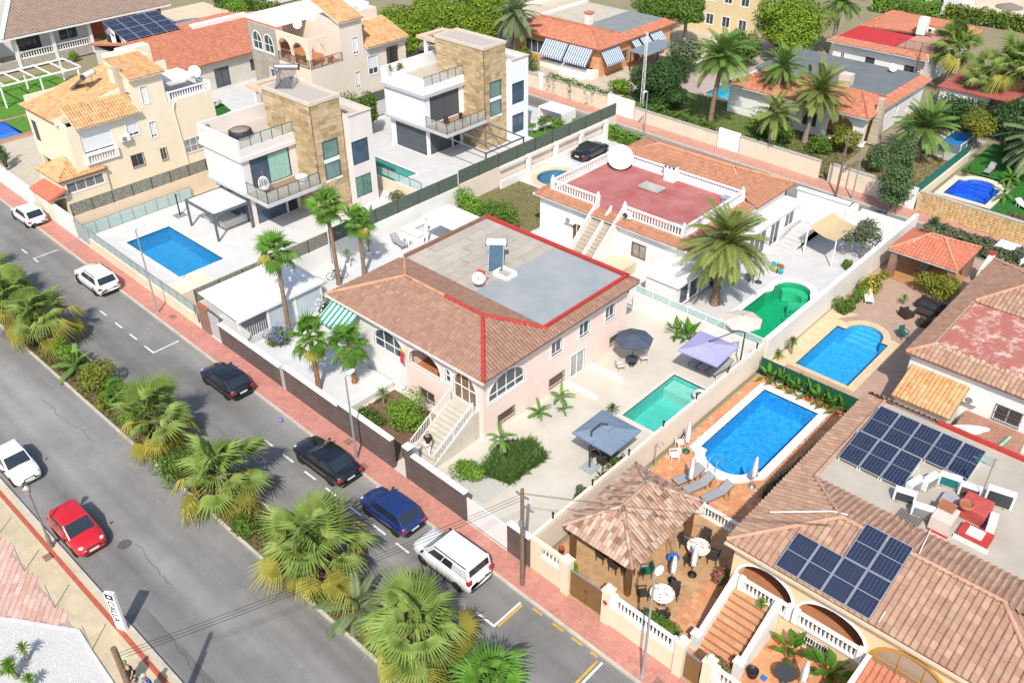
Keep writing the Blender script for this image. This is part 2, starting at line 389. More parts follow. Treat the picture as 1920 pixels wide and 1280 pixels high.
def balustrade(Tn, p0, p1, z, h=.85, mat=WHITEP, sp=.2, r=.075, post=(True, True), name='balustrade', finial=False):
 W, L = wall_frame(p0, p1); m = MB()
 m.bar(W(0, 0, z + h - .05), W(L, 0, z + h - .05), .18, .1); m.bar(W(0, 0, z + .06), W(L, 0, z + .06), .18, .12)
 for k, u in ((0, 0), (1, L)):
  if post[k]:
   c = W(u, 0, z); m.box(c.x - .13, c.x + .13, c.y - .13, c.y + .13, z, z + h + .06)
   if finial: m.lathe([(.05, 0), (.1, .06), (.13, .14), (.1, .22), (.03, .32)], (c.x, c.y, z + h + .06), 8)
 o = m.build(name, mat, Tn); key = (round(h, 2), r, mat.name)
 if key not in BAL:
  H = h - .22; me = MB().lathe([(r * .8, 0), (r * .55, H * .12), (r, H * .35), (r * .45, H * .75), (r * .8, H)], n=6, cap=False).mesh('baluster'); me.materials.append(mat); BAL[key] = me
 k = max(2, int((L - .26) / sp))
 for i in range(k):
  inst('baluster', BAL[key], o, Matrix.Translation(W(.2 + (L - .4) * i / (k - 1), 0, z + .12)))
 return o
def railing(Tn, p0, p1, z0, z1, h, mat=DARKM, sp=.14, name='railing', r=.012, glass=None, npost=5):
 W, L = wall_frame(p0, p1); m = MB(); zz = lambda u: z0 + (z1 - z0) * u / L
 m.bar(W(0, 0, z0 + h), W(L, 0, z1 + h), .05, .04)
 if glass is None:
  m.bar(W(0, 0, z0 + .1), W(L, 0, z1 + .1), .03)
  k = int(L / sp)
  for i in range(k + 1):
   u = L * i / k; m.bar(W(u, 0, zz(u) + .02), W(u, 0, zz(u) + h), r * 2)
 for i in range(npost):
  u = L * i / (npost - 1); m.bar(W(u, 0, zz(u)), W(u, 0, zz(u) + h), .045)
 o = m.build(name, mat, Tn)
 if glass:
  for i in range(npost - 1):
   a = L * i / (npost - 1) + .04; b = L * (i + 1) / (npost - 1) - .04
   q = MB(); q.add([W(a, 0, zz(a) + .06), W(b, 0, zz(b) + .06), W(b, 0, zz(b) + h - .05), W(a, 0, zz(a) + h - .05), W(a, .012, zz(a) + .06), W(b, .012, zz(b) + .06), W(b, .012, zz(b) + h - .05), W(a, .012, zz(a) + h - .05)], [(0, 1, 2, 3), (7, 6, 5, 4), (0, 4, 5, 1), (2, 6, 7, 3), (0, 3, 7, 4), (1, 5, 6, 2)])
   q.build('glass_panel', glass, o)
 return o
FROST = pglass('pale_green_glass', (.72, .86, .84), .45)
CLEAR = pglass('clear_glass', (.86, .9, .88), .22)
def steps(Tn, x0, x1, y0, y1, z0, z1, n, mat, axis='y', name='step'):
 for i in range(n):
  a, b = i / n, 1; zt = z0 + (z1 - z0) * (i + 1) / n
  if axis == 'y': MB().box(x0, x1, y0 + (y1 - y0) * a, y0 + (y1 - y0) * (i + 1.04) / n, z0 - .05, zt).build(name, mat, Tn)
  else: MB().box(x0 + (x1 - x0) * a, x0 + (x1 - x0) * (i + 1.04) / n, y0, y1, z0 - .05, zt).build(name, mat, Tn)
# --- pools
POOLS = []
def arc(cx, cy, r, a0, a1, n=12, ry=None): return [(cx + r * math.cos(R(a0 + (a1 - a0) * i / n)), cy + (ry or r) * math.sin(R(a0 + (a1 - a0) * i / n))) for i in range(n + 1)]
def rrect(x0, y0, x1, y1, r=.4, n=5): return arc(x1 - r, y1 - r, r, 0, 90, n) + arc(x0 + r, y1 - r, r, 90, 180, n) + arc(x0 + r, y0 + r, r, 180, 270, n) + arc(x1 - r, y0 + r, r, 270, 360, n)
def mosaic(name, c1, c2, sc=5):
 if name in MATS: return MATS[name]
 b = NB(name); P = b.pos(); v = b.N('TexVoronoi'); v.inputs['Scale'].default_value = sc; b.L(P, v.inputs['Vector'])
 f = b.ramp(v.outputs['Color'], [(.2, 0.0), (.8, 1.0)]); g = b.noise(P, 1.2, 3); mx = b.mix(.35, f, g)
 MATS[name] = b.fin(b.mix(mx, c1, c2), .5, 0, .3); return MATS[name]
def pool(label, outline, tint, basin, coping=None, cmat=None, depth=1.35, zc=.0, group=None, water_z=-.14, rim=.07):
 cx = sum(p[0] for p in outline) / len(outline); cy = sum(p[1] for p in outline) / len(outline)
 Tn = thing('swimming_pool', label, 'pool', (cx, cy, 0), group); POOLS.append(outline)
 m = MB(); n = len(outline); m.sheet(outline, (), zc - depth)
 vs = [(p[0], p[1], zc + .004) for p in outline] + [(p[0], p[1], zc - depth) for p in outline]
 m.add(vs, [(i, (i + 1) % n, n + (i + 1) % n, n + i) for i in range(n)]); m.build('basin', basin, Tn)
 MB().sheet(outline, (), zc + water_z).build('water', pwater('water_' + basin.name, tint), Tn)
 if coping:
  m = MB(); m.sheet(coping, [outline], zc + rim); k = len(coping)
  m.add([(p[0], p[1], zc + rim) for p in coping] + [(p[0], p[1], zc - .02) for p in coping], [(i, (i + 1) % k, k + (i + 1) % k, k + i) for i in range(k)])
  m.add([(p[0], p[1], zc + rim) for p in outline] + [(p[0], p[1], zc - .1) for p in outline], [(i, (i + 1) % n, n + (i + 1) % n, n + i) for i in range(n)])
  m.build('coping', cmat, Tn)
 return Tn
# --- plants
G_FAN = pleaf('fan_palm_green', (.17, .26, .055), (.28, .36, .09), var=.25); G_FANY = pleaf('fan_palm_yellow', (.33, .33, .06), (.46, .40, .09), var=.2); G_DEAD = pleaf('dead_frond', (.34, .22, .09), (.42, .30, .14), tr=.1, var=.2)
G_FAN2 = pleaf('young_fan_green', (.10, .25, .03), (.17, .33, .05), var=.25)
G_PHX = pleaf('date_palm_green', (.12, .23, .045), (.21, .31, .075), var=.3); G_PHXD = pleaf('date_palm_olive', (.19, .25, .06), (.29, .32, .09), var=.25); G_PHXG = pleaf('date_palm_grey', (.17, .24, .10), (.26, .32, .16), var=.2)
G_BUSH = pleaf('bush_green', (.075, .155, .022), (.15, .24, .035)); G_LIME = pleaf('bright_green', (0.126, 0.266, 0.021), (0.21, 0.35, 0.042)); G_DARK = pleaf('dark_green', (0.0375, 0.0875, 0.0225), (0.075, 0.138, 0.0375))
G_OLIVE = pleaf('olive_grey_green', (0.105, 0.14, 0.07), (0.182, 0.21, 0.112)); G_YEL = pleaf('yellow_green', (0.161, 0.196, 0.023), (0.265, 0.265, 0.0403)); G_PINE = pleaf('pine_green', (0.132, 0.225, 0.0186), (0.248, 0.341, 0.031), sc=.5)
G_CYP = pleaf('cypress_green', (.085, .155, .06), (.15, .215, .085)); G_BAN = pleaf('banana_green', (.055, .17, .015), (.11, .25, .025), var=.2)
F_RED = pleaf('red_flower', (.55, .08, .03), (.7, .16, .05)); F_BLUE = pleaf('blue_flower', (.16, .18, .48), (.28, .3, .6)); F_WHITE = pleaf('white_flower', (.6, .62, .55), (.75, .75, .7)); F_YEL = pleaf('yellow_flower', (.45, .36, .02), (.6, .5, .05)); F_PINK = pleaf('pink_flower', (.55, .05, .14), (.7, .1, .2))
BARK = pm('palm_bark', (.23, .155, .10), .95, .35, 6, bump=.9, bsc=14); BARKG = pm('grey_bark', (.27, .23, .18), .95, .3, 5, bump=.9, bsc=12); BARKO = pm('orange_palm_bark', (.30, .14, .065), .95, .35, 6, bump=.9, bsc=14)
SOIL = pm('garden_soil', (.16, .10, .06), .95, .35, 2.5, bump=.6, bsc=14)
def fan_mesh(name, mat, Rr, pet, n=22, A=118, droop=.12, bend=.18, seed=1):
 r = random.Random(seed); m = MB(); m.tube([(0, 0, 0), (pet * .6, 0, .05 * pet), (pet, 0, 0)], [.035, .025, .018], 4, False)
 hub = Vector((pet, 0, 0)); f = lambda p: (p[0], p[1], p[2] - bend * max(0, (p[0] - pet)) ** 2 - .10 * p[1] ** 2)
 for k in range(n):
  a0 = R(-A + 2 * A * k / n); a1 = R(-A + 2 * A * (k + 1) / n); am = (a0 + a1) / 2; rr = Rr * (1 - .28 * (abs(am) / R(A)) ** 2) * r.uniform(.9, 1.08); rm = rr * .55
  b0 = (pet + rm * math.cos(a0), rm * math.sin(a0), 0); b1 = (pet + rm * math.cos(a1), rm * math.sin(a1), 0); rd = (pet + rm * math.cos(am), rm * math.sin(am), .075 * Rr)
  tp = (pet + rr * math.cos(am), rr * math.sin(am), -droop * Rr * r.uniform(.5, 1.6))
  m.add([f(hub), f(b0), f(rd), f(b1), f(tp)], [(0, 1, 2), (0, 2, 3), (1, 4, 2), (2, 4, 3)])
 me = m.mesh(name); me.materials.append(mat); return me
FANS = {}
def fan_set(key, big=True):
 if key in FANS: return FANS[key]
 if key == 'median': s = [[fan_mesh('leaf', G_FAN, .95, pt, 24, A=105, droop=.22, bend=.22, seed=i) for i, pt in enumerate((.65, .95, 1.15))], [fan_mesh('leaf', G_FANY, .9, 1.05 + .2 * i, 20, A=80, droop=.5, bend=.4, seed=5 + i) for i in range(2)], [fan_mesh('leaf', G_DEAD, .62, .7, 14, A=70, droop=.8, bend=.5, seed=9)]]
 else: s = [[fan_mesh('leaf', G_FAN2, .74, .62, 20, droop=.25, bend=.25, seed=20 + i) for i in range(3)], [fan_mesh('leaf', G_FANY, .66, .6, 18, droop=.5, bend=.4, seed=25)], [fan_mesh('leaf', G_DEAD, .5, .6, 12, A=60, droop=.8, bend=.5, seed=29)]]
 FANS[key] = s; return s
def leaf_put(root, me, base, az, el, sc, roll=0):
 M = Matrix.Translation(base) @ Matrix.Rotation(az, 4, 'Z') @ Matrix.Rotation(-el, 4, 'Y') @ Matrix.Rotation(roll, 4, 'X') @ Matrix.Scale(sc, 4)
 o = bpy.data.objects.new('leaf', me); COL.objects.link(o); link_child(o, root); o.matrix_basis = M
def trunk(root, h, r0, r1, lean=(0, 0), mat=BARK, seg=.22, flare=1.3):
 n = max(3, int(h / seg)); pts = []; rad = []
 for i in range(n + 1):
  t = i / n; pts.append((lean[0] * t * t, lean[1] * t * t, -.05 + (h + .05) * t)); rad.append((r0 + (r1 - r0) * t) * (1 + (flare - 1) * max(0, 1 - t * 5)) * (1 + (.09 if i % 2 else -.05)))
 MB().tube(pts, rad, 9).build('trunk', mat, root, local=True); return Vector((lean[0], lean[1], h))
def fan_palm(x, y, h, label, key='median', n=40, sc=1.0, seed=0, yel=.25, dead=.08, lean=(0, 0), bark=BARKG, group=None, z=0, r=.2):
 q = random.Random(seed * 13 + 5); root = thing('fan_palm', label, 'palm tree', (x, y, z), group); top = trunk(root, h, r, r * .8, lean, bark); S = fan_set(key)
 for i in range(n):
  t = i / n; el = R(84 - 142 * t ** .9 + q.uniform(-14, 14)); az = i * 2.39996 + q.uniform(-.2, .2); u = q.random()
  c = S[2] if t > 1 - dead else (S[1] if (t > .55 and u < yel * 2) else S[0])
  leaf_put(root, q.choice(c), top + Vector((0, 0, .12 - .35 * t)), az, el, sc * q.uniform(.7, 1.12), q.uniform(-.6, .6))
 return root
def frond_mesh(name, mat, L, n=34, lw=.5, arch=.9, seed=1, rise=.25):
 r = random.Random(seed); m = MB(); P = lambda t: Vector((L * (t - .12 * t * t), 0, L * (rise * t - arch * .5 * t * t)))
 m.tube([P(i / 6) for i in range(7)], [.04, .035, .03, .025, .02, .012, .006], 4, False)
 for i in range(n):
  t = .1 + .9 * i / n; p = P(t); d = (P(min(1, t + .02)) - P(t - .02)).normalized(); ln = lw * (.55 + .6 * math.sin(math.pi * min(1, t * .9 + .12))) * r.uniform(.85, 1.1)
  for s in (-1, 1):
   sd_ = (Vector((0, s, 0)) * .75 + d * .75 + Vector((0, 0, .28 - .25 * t))).normalized(); w_ = d * .0125 * L; tip = p + sd_ * ln + Vector((0, 0, -.22 * ln)); mid = p + sd_ * ln * .5
   m.add([p - w_ * .5, p + w_ * .5, mid + w_ * 1.2, tip, mid - w_ * 1.2], [(0, 1, 2, 4), (4, 2, 3)])
 me = m.mesh(name); me.materials.append(mat); return me
FRD = {}
def feather_palm(x, y, h, label, L=2.6, n=46, mat='green', seed=0, lean=(0, 0), group=None, r=.2, drop=1.0, bark=BARKG, top_el=84, name='date_palm', z=0):
 k = (mat, L)
 if k not in FRD:
  mm = {'green': G_PHX, 'olive': G_PHXD, 'grey': G_PHXG, 'lime': G_FAN2}[mat]; FRD[k] = [frond_mesh('leaf', mm, L, 30, L * .18, a, 40 + i) for i, a in enumerate((.7, .95, 1.2))]
 q = random.Random(seed + 77); root = thing(name, label, 'palm tree', (x, y, z), group); top = trunk(root, h, r, r * .85, lean, bark)
 for i in range(n):
  t = i / n; el = R(top_el - (top_el + 48 * drop) * t ** .85 + q.uniform(-7, 7)); leaf_put(root, q.choice(FRD[k]), top + Vector((0, 0, .1 - .25 * t)), i * 2.39996 + q.uniform(-.15, .15), el, q.uniform(.8, 1.08), q.uniform(-.3, .3))
 return root
def leafmass(m, c, rad, n, size, q, lobes=9, shell=.45, up=.5, asp=.45):
 cs = []
 for i in range(lobes):
  d = Vector((q.gauss(0, 1), q.gauss(0, 1), q.gauss(0, .8))).normalized(); k = q.uniform(.3, .68); cs.append((Vector((d.x * rad[0] * k, d.y * rad[1] * k, d.z * rad[2] * k)), q.uniform(.38, .62)))
 for i in range(n):
  lc, lr = cs[i % lobes]; d = Vector((q.gauss(0, 1), q.gauss(0, 1), q.gauss(0, 1))).normalized(); k = lr * (shell + (1 - shell) * q.random() ** .5)
  p = Vector(c) + lc + Vector((d.x * rad[0] * k, d.y * rad[1] * k, d.z * rad[2] * k))
  nr = (d + Vector((q.gauss(0, .5), q.gauss(0, .5), up + q.gauss(0, .5)))).normalized(); a = nr.orthogonal().normalized(); a = Quaternion(nr, q.uniform(0, 6.28)) @ a; b = nr.cross(a); s = size * q.uniform(.6, 1.3)
  m.cur = q.random() * .98 + .01; m.add([p - a * s, p + b * s * asp, p + a * s, p - b * s * asp], [(0, 1, 2, 3)])
def bush(x, y, rad, label, mat=G_BUSH, n=900, size=.1, seed=0, flowers=None, z=0, group=None, name='bush', lobes=9, cz=None, nf=120, asp=.5, cat='bush', parent=None, stems=True):
 q = random.Random(seed * 7 + 3); rad = rad if isinstance(rad, tuple) else (rad, rad, rad * .8); cz = cz if cz is not None else rad[2] * .85
 root = thing(name, label, cat, (x, y, z), group)
 m = MB(); leafmass(m, (0, 0, cz), rad, n, size, q, lobes, asp=asp); m.build('foliage', mat, root, local=True, kind='stuff')
 if flowers:
  m = MB(); leafmass(m, (0, 0, cz + .05), (rad[0] * 1.04, rad[1] * 1.04, rad[2] * 1.05), nf, size * .75, q, lobes, .8, asp=.9); m.build('flowers', flowers, root, local=True, kind='stuff')
 if stems:
  m = MB()
  for i in range(4): m.tube([(q.uniform(-.1, .1), q.uniform(-.1, .1), -.05), (q.uniform(-.5, .5) * rad[0], q.uniform(-.5, .5) * rad[1], cz)], [.04, .015], 5)
  m.build('stems', BARKG, root, local=True)
 return root
def tree(x, y, label, crowns, th, tr=.18, mat=G_BUSH, size=.13, seed=0, n=1, bark=BARKG, name='tree', cat='tree', group=None, asp=.5, lobes=10, shell=.45):
 q = random.Random(seed * 11 + 1); root = thing(name, label, cat, (x, y, 0), group); m = MB(); t = MB()
 t.tube([(0, 0, -.1), (.05, .04, th * .5), (.0, .0, th)], [tr * 1.3, tr, tr * .75], 8)
 for (dx, dy, z, rx, ry, rz, k) in crowns:
  leafmass(m, (dx, dy, z), (rx, ry, rz), k, size, q, lobes, shell, asp=asp)
  for i in range(3): t.tube([(0, 0, th * .85), (dx * .5 + q.uniform(-.2, .2), dy * .5 + q.uniform(-.2, .2), (th + z) / 2), (dx + q.uniform(-.4, .4) * rx, dy + q.uniform(-.4, .4) * ry, z + q.uniform(-.1, .3) * rz)], [tr * .55, tr * .35, tr * .12], 5)
 m.build('crown', mat, root, local=True, kind='stuff'); t.build('trunk', bark, root, local=True); return root
def spiky(x, y, label, nros=1, h=.5, L=.55, mat=G_BUSH, seed=0, name='yucca', group=None, sp=.35, nl=34, z=0, w_=.035, cat='plant', thick=.05):
 q = random.Random(seed + 900); root = thing(name, label, cat, (x, y, z), group)
 for j in range(nros):
  bx, by = (q.uniform(-sp, sp), q.uniform(-sp, sp)) if nros > 1 else (0, 0); hh = h * q.uniform(.75, 1.2); m = MB()
  if hh > .12: MB().tube([(bx * .4, by * .4, -.05), (bx, by, hh)], [thick * 1.2, thick], 6).build('stem', BARKG, root, local=True)
  for i in range(nl):
   t = i / nl; el = R(85 - 105 * t); az = i * 2.4 + q.uniform(-.2, .2); d = Vector((math.cos(az) * math.cos(el), math.sin(az) * math.cos(el), math.sin(el))); s = Vector((-math.sin(az), math.cos(az), 0)) * w_; b = Vector((bx, by, hh)); ll = L * q.uniform(.8, 1.15)
   mid = b + d * ll * .55; tip = b + d * ll + Vector((0, 0, -.14 * ll * (1 - el)))
   m.cur = q.random() * .98 + .01; m.add([b, mid - s, tip, mid + s], [(0, 1, 2, 3)])
  m.build('rosette', mat, root, local=True)
 return root
PAD = []
def paddle_mesh(L, wd, pet, bend, seed, mat=G_BAN):
 m = MB(); m.tube([(0, 0, 0), (pet * .6, 0, .02), (pet, 0, 0)], [.03, .022, .015], 4, False); n = 6; vs = []
 for i in range(n + 1):
  t = i / n; hw = wd * math.sin(math.pi * (.06 + .94 * t ** .8) * .98) * .5 + .005; X = pet + L * t; Z = -bend * (L * t) ** 2
  vs += [(X, -hw, Z + hw * .35), (X, 0, Z), (X, hw, Z + hw * .35)]
 m.add(vs, [(i * 3 + j, i * 3 + j + 1, i * 3 + j + 4, i * 3 + j + 3) for i in range(n) for j in (0, 1)]); me = m.mesh('leaf'); me.materials.append(mat); return me
def banana(x, y, label, n=11, sc=1.0, seed=0, pot=None, group=None, name='banana_plant', z=0, el0=80, el1=10):
 if not PAD: PAD.extend([paddle_mesh(.85, .34, .5, .35, 1), paddle_mesh(.7, .3, .6, .55, 2), paddle_mesh(.95, .36, .45, .2, 3)])
 q = random.Random(seed + 31); root = thing(name, label, 'plant', (x, y, z), group); b = Vector((0, 0, .05))
 if pot:
  MB().lathe([(.15, 0), (.22, .06), (.26, .36), (.23, .36), (.22, .3)], n=10).build('pot', pot, root, local=True); b = Vector((0, 0, .3))
  MB().lathe([(.0, .31), (.22, .31)], n=10, cap=False).build('soil', SOIL, root, local=True)
 for i in range(n):
  t = i / n; leaf_put(root, q.choice(PAD), b + Vector((q.uniform(-.08, .08), q.uniform(-.08, .08), 0)), i * 2.4 + q.uniform(-.3, .3), R(el0 - (el0 - el1) * t + q.uniform(-6, 6)), sc * q.uniform(.75, 1.1), q.uniform(-.5, .5))
 return root
def hedge(x0, y0, x1, y1, h, wd, label, mat=G_BUSH, dens=170, size=.1, seed=0, name='hedge', z=0, group=None, flowers=None):
 q = random.Random(seed + 5); d = Vector((x1 - x0, y1 - y0, 0)); L = d.length; d /= L; s = Vector((d.y, -d.x, 0)); c = Vector(((x0 + x1) / 2, (y0 + y1) / 2, z)); root = thing(name, label, 'hedge', c, group); m = MB(); f = MB(); n = int(dens * L * (h + wd))
 for i in range(n):
  u = q.uniform(0, L); k = q.random(); bulge = 1 + .12 * math.sin(u * 2.1 + seed) + .08 * math.sin(u * 5.3)
  if k < wd / (wd + 2 * h): o = q.uniform(-.5, .5) * wd; zz = h * bulge * q.uniform(.9, 1.05); nn = Vector((0, 0, 1))
  else: o = q.choice((-.5, .5)) * wd * q.uniform(.8, 1.12) * bulge; zz = h * q.random() ** .8; nn = s * (1 if o > 0 else -1)
  p = d * (u - L / 2) + s * o + Vector((0, 0, zz)); nr = (nn + Vector((q.gauss(0, .6), q.gauss(0, .6), q.gauss(.3, .5)))).normalized(); a = nr.orthogonal().normalized(); a = Quaternion(nr, q.uniform(0, 6.28)) @ a; b = nr.cross(a); ss = size * q.uniform(.6, 1.3)
  t = f if (flowers and q.random() < .12) else m
  t.cur = q.random() * .98 + .01; t.add([p - a * ss, p + b * ss * .5, p + a * ss, p - b * ss * .5], [(0, 1, 2, 3)])
 m.build('foliage', mat, root, local=True, kind='stuff')
 if f.v: f.build('flowers', flowers, root, local=True, kind='stuff')
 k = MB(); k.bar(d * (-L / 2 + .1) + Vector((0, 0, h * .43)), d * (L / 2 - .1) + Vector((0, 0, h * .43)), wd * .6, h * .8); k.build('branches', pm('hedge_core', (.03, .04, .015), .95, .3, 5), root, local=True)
 return root
def ground_cover(name, label, poly, n, size, mat, z=.02, seed=3, h=.12, cat='grass'):
 q = random.Random(seed); m = MB(); xs = [p[0] for p in poly]; ys = [p[1] for p in poly]; i = 0
 while i < n:
  x = q.uniform(min(xs), max(xs)); y = q.uniform(min(ys), max(ys)); i += 1
  if not inpoly(x, y, poly): continue
  a = q.uniform(0, 6.28); s = size * q.uniform(.6, 1.4); t = Vector((math.cos(a), math.sin(a), 0)); p = Vector((x, y, z)); tip = p + Vector((q.gauss(0, .6) * h, q.gauss(0, .6) * h, h * q.uniform(.5, 1.3)))
  m.cur = q.random() * .98 + .01; m.add([p - t * s, p + t * s, tip + t * s * .3, tip - t * s * .3], [(0, 1, 2, 3)])
 o = m.build(name, mat); o['kind'] = 'stuff'; o['label'] = label; o['category'] = cat; return o
# --- furniture and fittings (prototypes in local space)
TEX = pm('grey_sling_fabric', (.30, .31, .33), .8, .08, 5); WICK = pm('dark_wicker', (.045, .035, .03), .8, .3, 12, bump=.5, bsc=60); CUSH = pm('pale_cushion', (.70, .69, .66), .85, .06, 4); TEAL_F = pm('slate_blue_canvas', (.17, .225, .30), .8, .08, 1.6)
LILAC = pm('lilac_canvas', (.36, .34, .56), .8, .05, 1.6); NAVY = pm('navy_canvas', (.07, .085, .125), .8, .08, 1.6); SAND = pm('sand_canvas', (.62, .53, .46), .8, .05, 1.6); BROWNM = pm('bronze_metal', (.13, .10, .075), .5, .15, 4); CANVW = pm('white_canvas', (.80, .80, .78), .8, .05, 3)
RED = pm('red_plastic', (.55, .035, .03), .5, .12, 3); BLUEP = pm('blue_plastic', (.03, .18, .6), .4, .1, 3); GREENP = pm('dark_green_plastic', (.02, .12, .09), .5, .15, 3); TERRA = pm('terracotta', (.36, .13, .065), .85, .2, 4)
def P_lounger(fab=TEX, fr=BROWNM, back=.42):
 r = thing('sun_lounger', 'x', 'sun lounger'); m = MB()
 for x in (-.3, .3): m.bar((x, -.95, .3), (x, .35, .3), .04); m.bar((x, .35, .3), (x, .95, .3 + back), .04)
 for x in (-.3, .3):
  for y in (-.85, .3): m.bar((x, y, 0), (x, y, .3), .035)
 m.bar((-.3, .62, 0), (-.3, .7, .3 + back * .55), .03); m.bar((.3, .62, 0), (.3, .7, .3 + back * .55), .03); m.build('frame', fr, r, local=True)
 MB().box(-.29, .29, -.95, .35, .3, .335).build('seat', fab, r, local=True); MB().add([(-.29, .35, .335), (.29, .35, .335), (.29, .95, .335 + back), (-.29, .95, .335 + back), (-.29, .35, .305), (.29, .35, .305), (.29, .95, .305 + back), (-.29, .95, .305 + back)], [(0, 1, 2, 3), (7, 6, 5, 4), (0, 4, 5, 1), (2, 6, 7, 3), (0, 3, 7, 4), (1, 5, 6, 2)]).build('backrest', fab, r, local=True)
 return Proto(r)
def P_chair(fab=WICK, fr=WICK, arm=True, cush=None):
 r = thing('garden_chair', 'x', 'chair'); MB().box(-.24, .24, -.24, .24, .38, .44).build('seat', fab, r, local=True)
 MB().add([(-.24, .2, .44), (.24, .2, .44), (.24, .3, .9), (-.24, .3, .9), (-.24, .24, .44), (.24, .24, .44), (.24, .34, .9), (-.24, .34, .9)], [(0, 1, 2, 3), (7, 6, 5, 4), (0, 4, 5, 1), (2, 6, 7, 3), (0, 3, 7, 4), (1, 5, 6, 2)]).build('backrest', fab, r, local=True)
 for x in (-.23, .23):
  for y in (-.22, .22): MB().bar((x, y, 0), (x, y, .38), .04).build('leg', fr, r, local=True)
  if arm: m = MB(); m.bar((x * 1.1, -.24, .64), (x * 1.1, .28, .64), .05, .03); m.bar((x * 1.08, -.22, .4), (x * 1.1, -.22, .64), .03); m.build('armrest', fr, r, local=True)
 if cush: MB().box(-.22, .22, -.22, .2, .44, .5).build('cushion', cush, r, local=True, bevel=.02)
 return Proto(r)
def P_armchair(mat=WICK, w_=.8, d_=.8, cush=pm('charcoal_cushion', (.03, .034, .042), .85, .15, 4), nm='armchair'):
 r = thing(nm, 'x', 'armchair' if w_ < 1 else 'sofa'); h = w_ / 2
 MB().box(-h, h, -d_ / 2, d_ / 2, .08, .34).build('base', mat, r, local=True); MB().box(-h, h, d_ / 2 - .14, d_ / 2, .342, .74).build('backrest', mat, r, local=True)
 for s in (-1, 1): MB().box(s * h - (.12 if s > 0 else 0), s * h + (0 if s > 0 else .12), -d_ / 2, d_ / 2 - .145, .342, .58).build('armrest', mat, r, local=True)
 k = max(1, round(w_ / .75))
 for i in range(k): a = -h + .13 + (w_ - .26) * i / k; MB().box(a + .01, a + (w_ - .26) / k - .01, -d_ / 2 + .02, d_ / 2 - .16, .345, .46).build('cushion', cush, r, local=True, bevel=.03)
 return Proto(r)
def P_roundtable(mat=WHITEP, rr=.5, fr=DARKM):
 r = thing('round_table', 'x', 'table'); MB().lathe([(rr, .70), (rr, .74)], n=20).build('tabletop', mat, r, local=True); MB().lathe([(.24, 0), (.22, .04), (.05, .08), (.045, .7)], n=10).build('pedestal', fr, r, local=True); return Proto(r)
def closed_parasol(x, y, h, label, z=0, mat=CANVW, bm=GREENP):
 r = thing('closed_parasol', label, 'parasol', (x, y, z)); MB().lathe([(.24, 0), (.24, .06), (.06, .1), (.05, .3)], n=12).build('base', bm, r, local=True); MB().tube([(0, 0, .1), (0, 0, h)], .022, 6).build('pole', GREYM, r, local=True)
 q = random.Random(int(x * 10)); n = 12; pr = [(.03, .98), (.07, .9), (.12, .7), (.15, .55), (.13, .45), (.17, .36), (.10, .33)]; m = MB(); vs = []
 for a, t in pr: vs += [(a * (1 + (.28 if k % 2 else -.2)) * math.cos(6.283 * k / n), a * (1 + (.28 if k % 2 else -.2)) * math.sin(6.283 * k / n), t * h) for k in range(n)]
 m.add(vs, [(i * n + k, i * n + (k + 1) % n, (i + 1) * n + (k + 1) % n, (i + 1) * n + k) for i in range(len(pr) - 1) for k in range(n)], True); m.build('canopy', mat, r, local=True); return r
def canopy_mesh(sides, rad, zc, drop, sag=.04, rot=0):
 m = MB(); cn = [(rad * math.cos(rot + 6.28319 * i / sides), rad * math.sin(rot + 6.28319 * i / sides), zc - drop) for i in range(sides)]; top = (0, 0, zc); k = 5
 for i in range(sides):
  a = Vector(cn[i]); b = Vector(cn[(i + 1) % sides]); t = Vector(top); vs = []
  for u in range(k + 1):
   for v in range(k + 1):
    s = u / k; e = a.lerp(b, v / k); p = t.lerp(e, s); p.z -= sag * math.sin(math.pi * v / k) * s; vs.append(p)
  m.add(vs, [(u * (k + 1) + v, (u + 1) * (k + 1) + v, (u + 1) * (k + 1) + v + 1, u * (k + 1) + v + 1) for u in range(k) for v in range(k)])
  m.add([a, b, b - Vector((0, 0, .1)), a - Vector((0, 0, .1))], [(0, 1, 2, 3)])
 return m
def cantilever(x, y, label, cx, cy, half, zc, mat, pole=DARKM, rz=0, basem=pm('grey_slab', (.33, .37, .39), .7, .1, 3)):
 r = thing('cantilever_parasol', label, 'parasol', (x, y, 0)); MB().box(x - .45, x + .45, y - .45, y + .45, 0, .09).build('base', basem, r, bevel=.01)
 MB().tube([(x, y, .09), (x, y, zc + .1)], .055, 8).build('pole', pole, r); d = Vector((cx - x, cy - y, 0)).normalized()
 m = MB(); m.bar((x, y, zc + .08), (x + d.x * .6, y + d.y * .6, zc + .42), .06); m.bar((x + d.x * .6, y + d.y * .6, zc + .42), (cx, cy, zc + .16), .05); m.tube([(cx, cy, zc + .2), (cx, cy, zc - .5)], .04, 8); m.build('arm', pole, r)
 c = canopy_mesh(4, half * 1.41421, zc, .38, .05, rz + R(45)); c.v = [(a + cx, b + cy, k) for a, b, k in c.v]; co = c.build('canopy', mat, r)
 m = MB()
 for i in range(8): a = rz + R(45 * i); k = half * (1.414 if i % 2 else 1.0); m.bar((cx, cy, zc - .06), (cx + k * .97 * math.cos(a), cy + k * .97 * math.sin(a), zc - .42), .025)
 m.build('ribs', pole, r)
 v = canopy_mesh(4, .42, zc + .09, .1, .01, rz + R(45)); v.v = [(a + cx, b + cy, k) for a, b, k in v.v]; v.build('vent', mat, r); return r
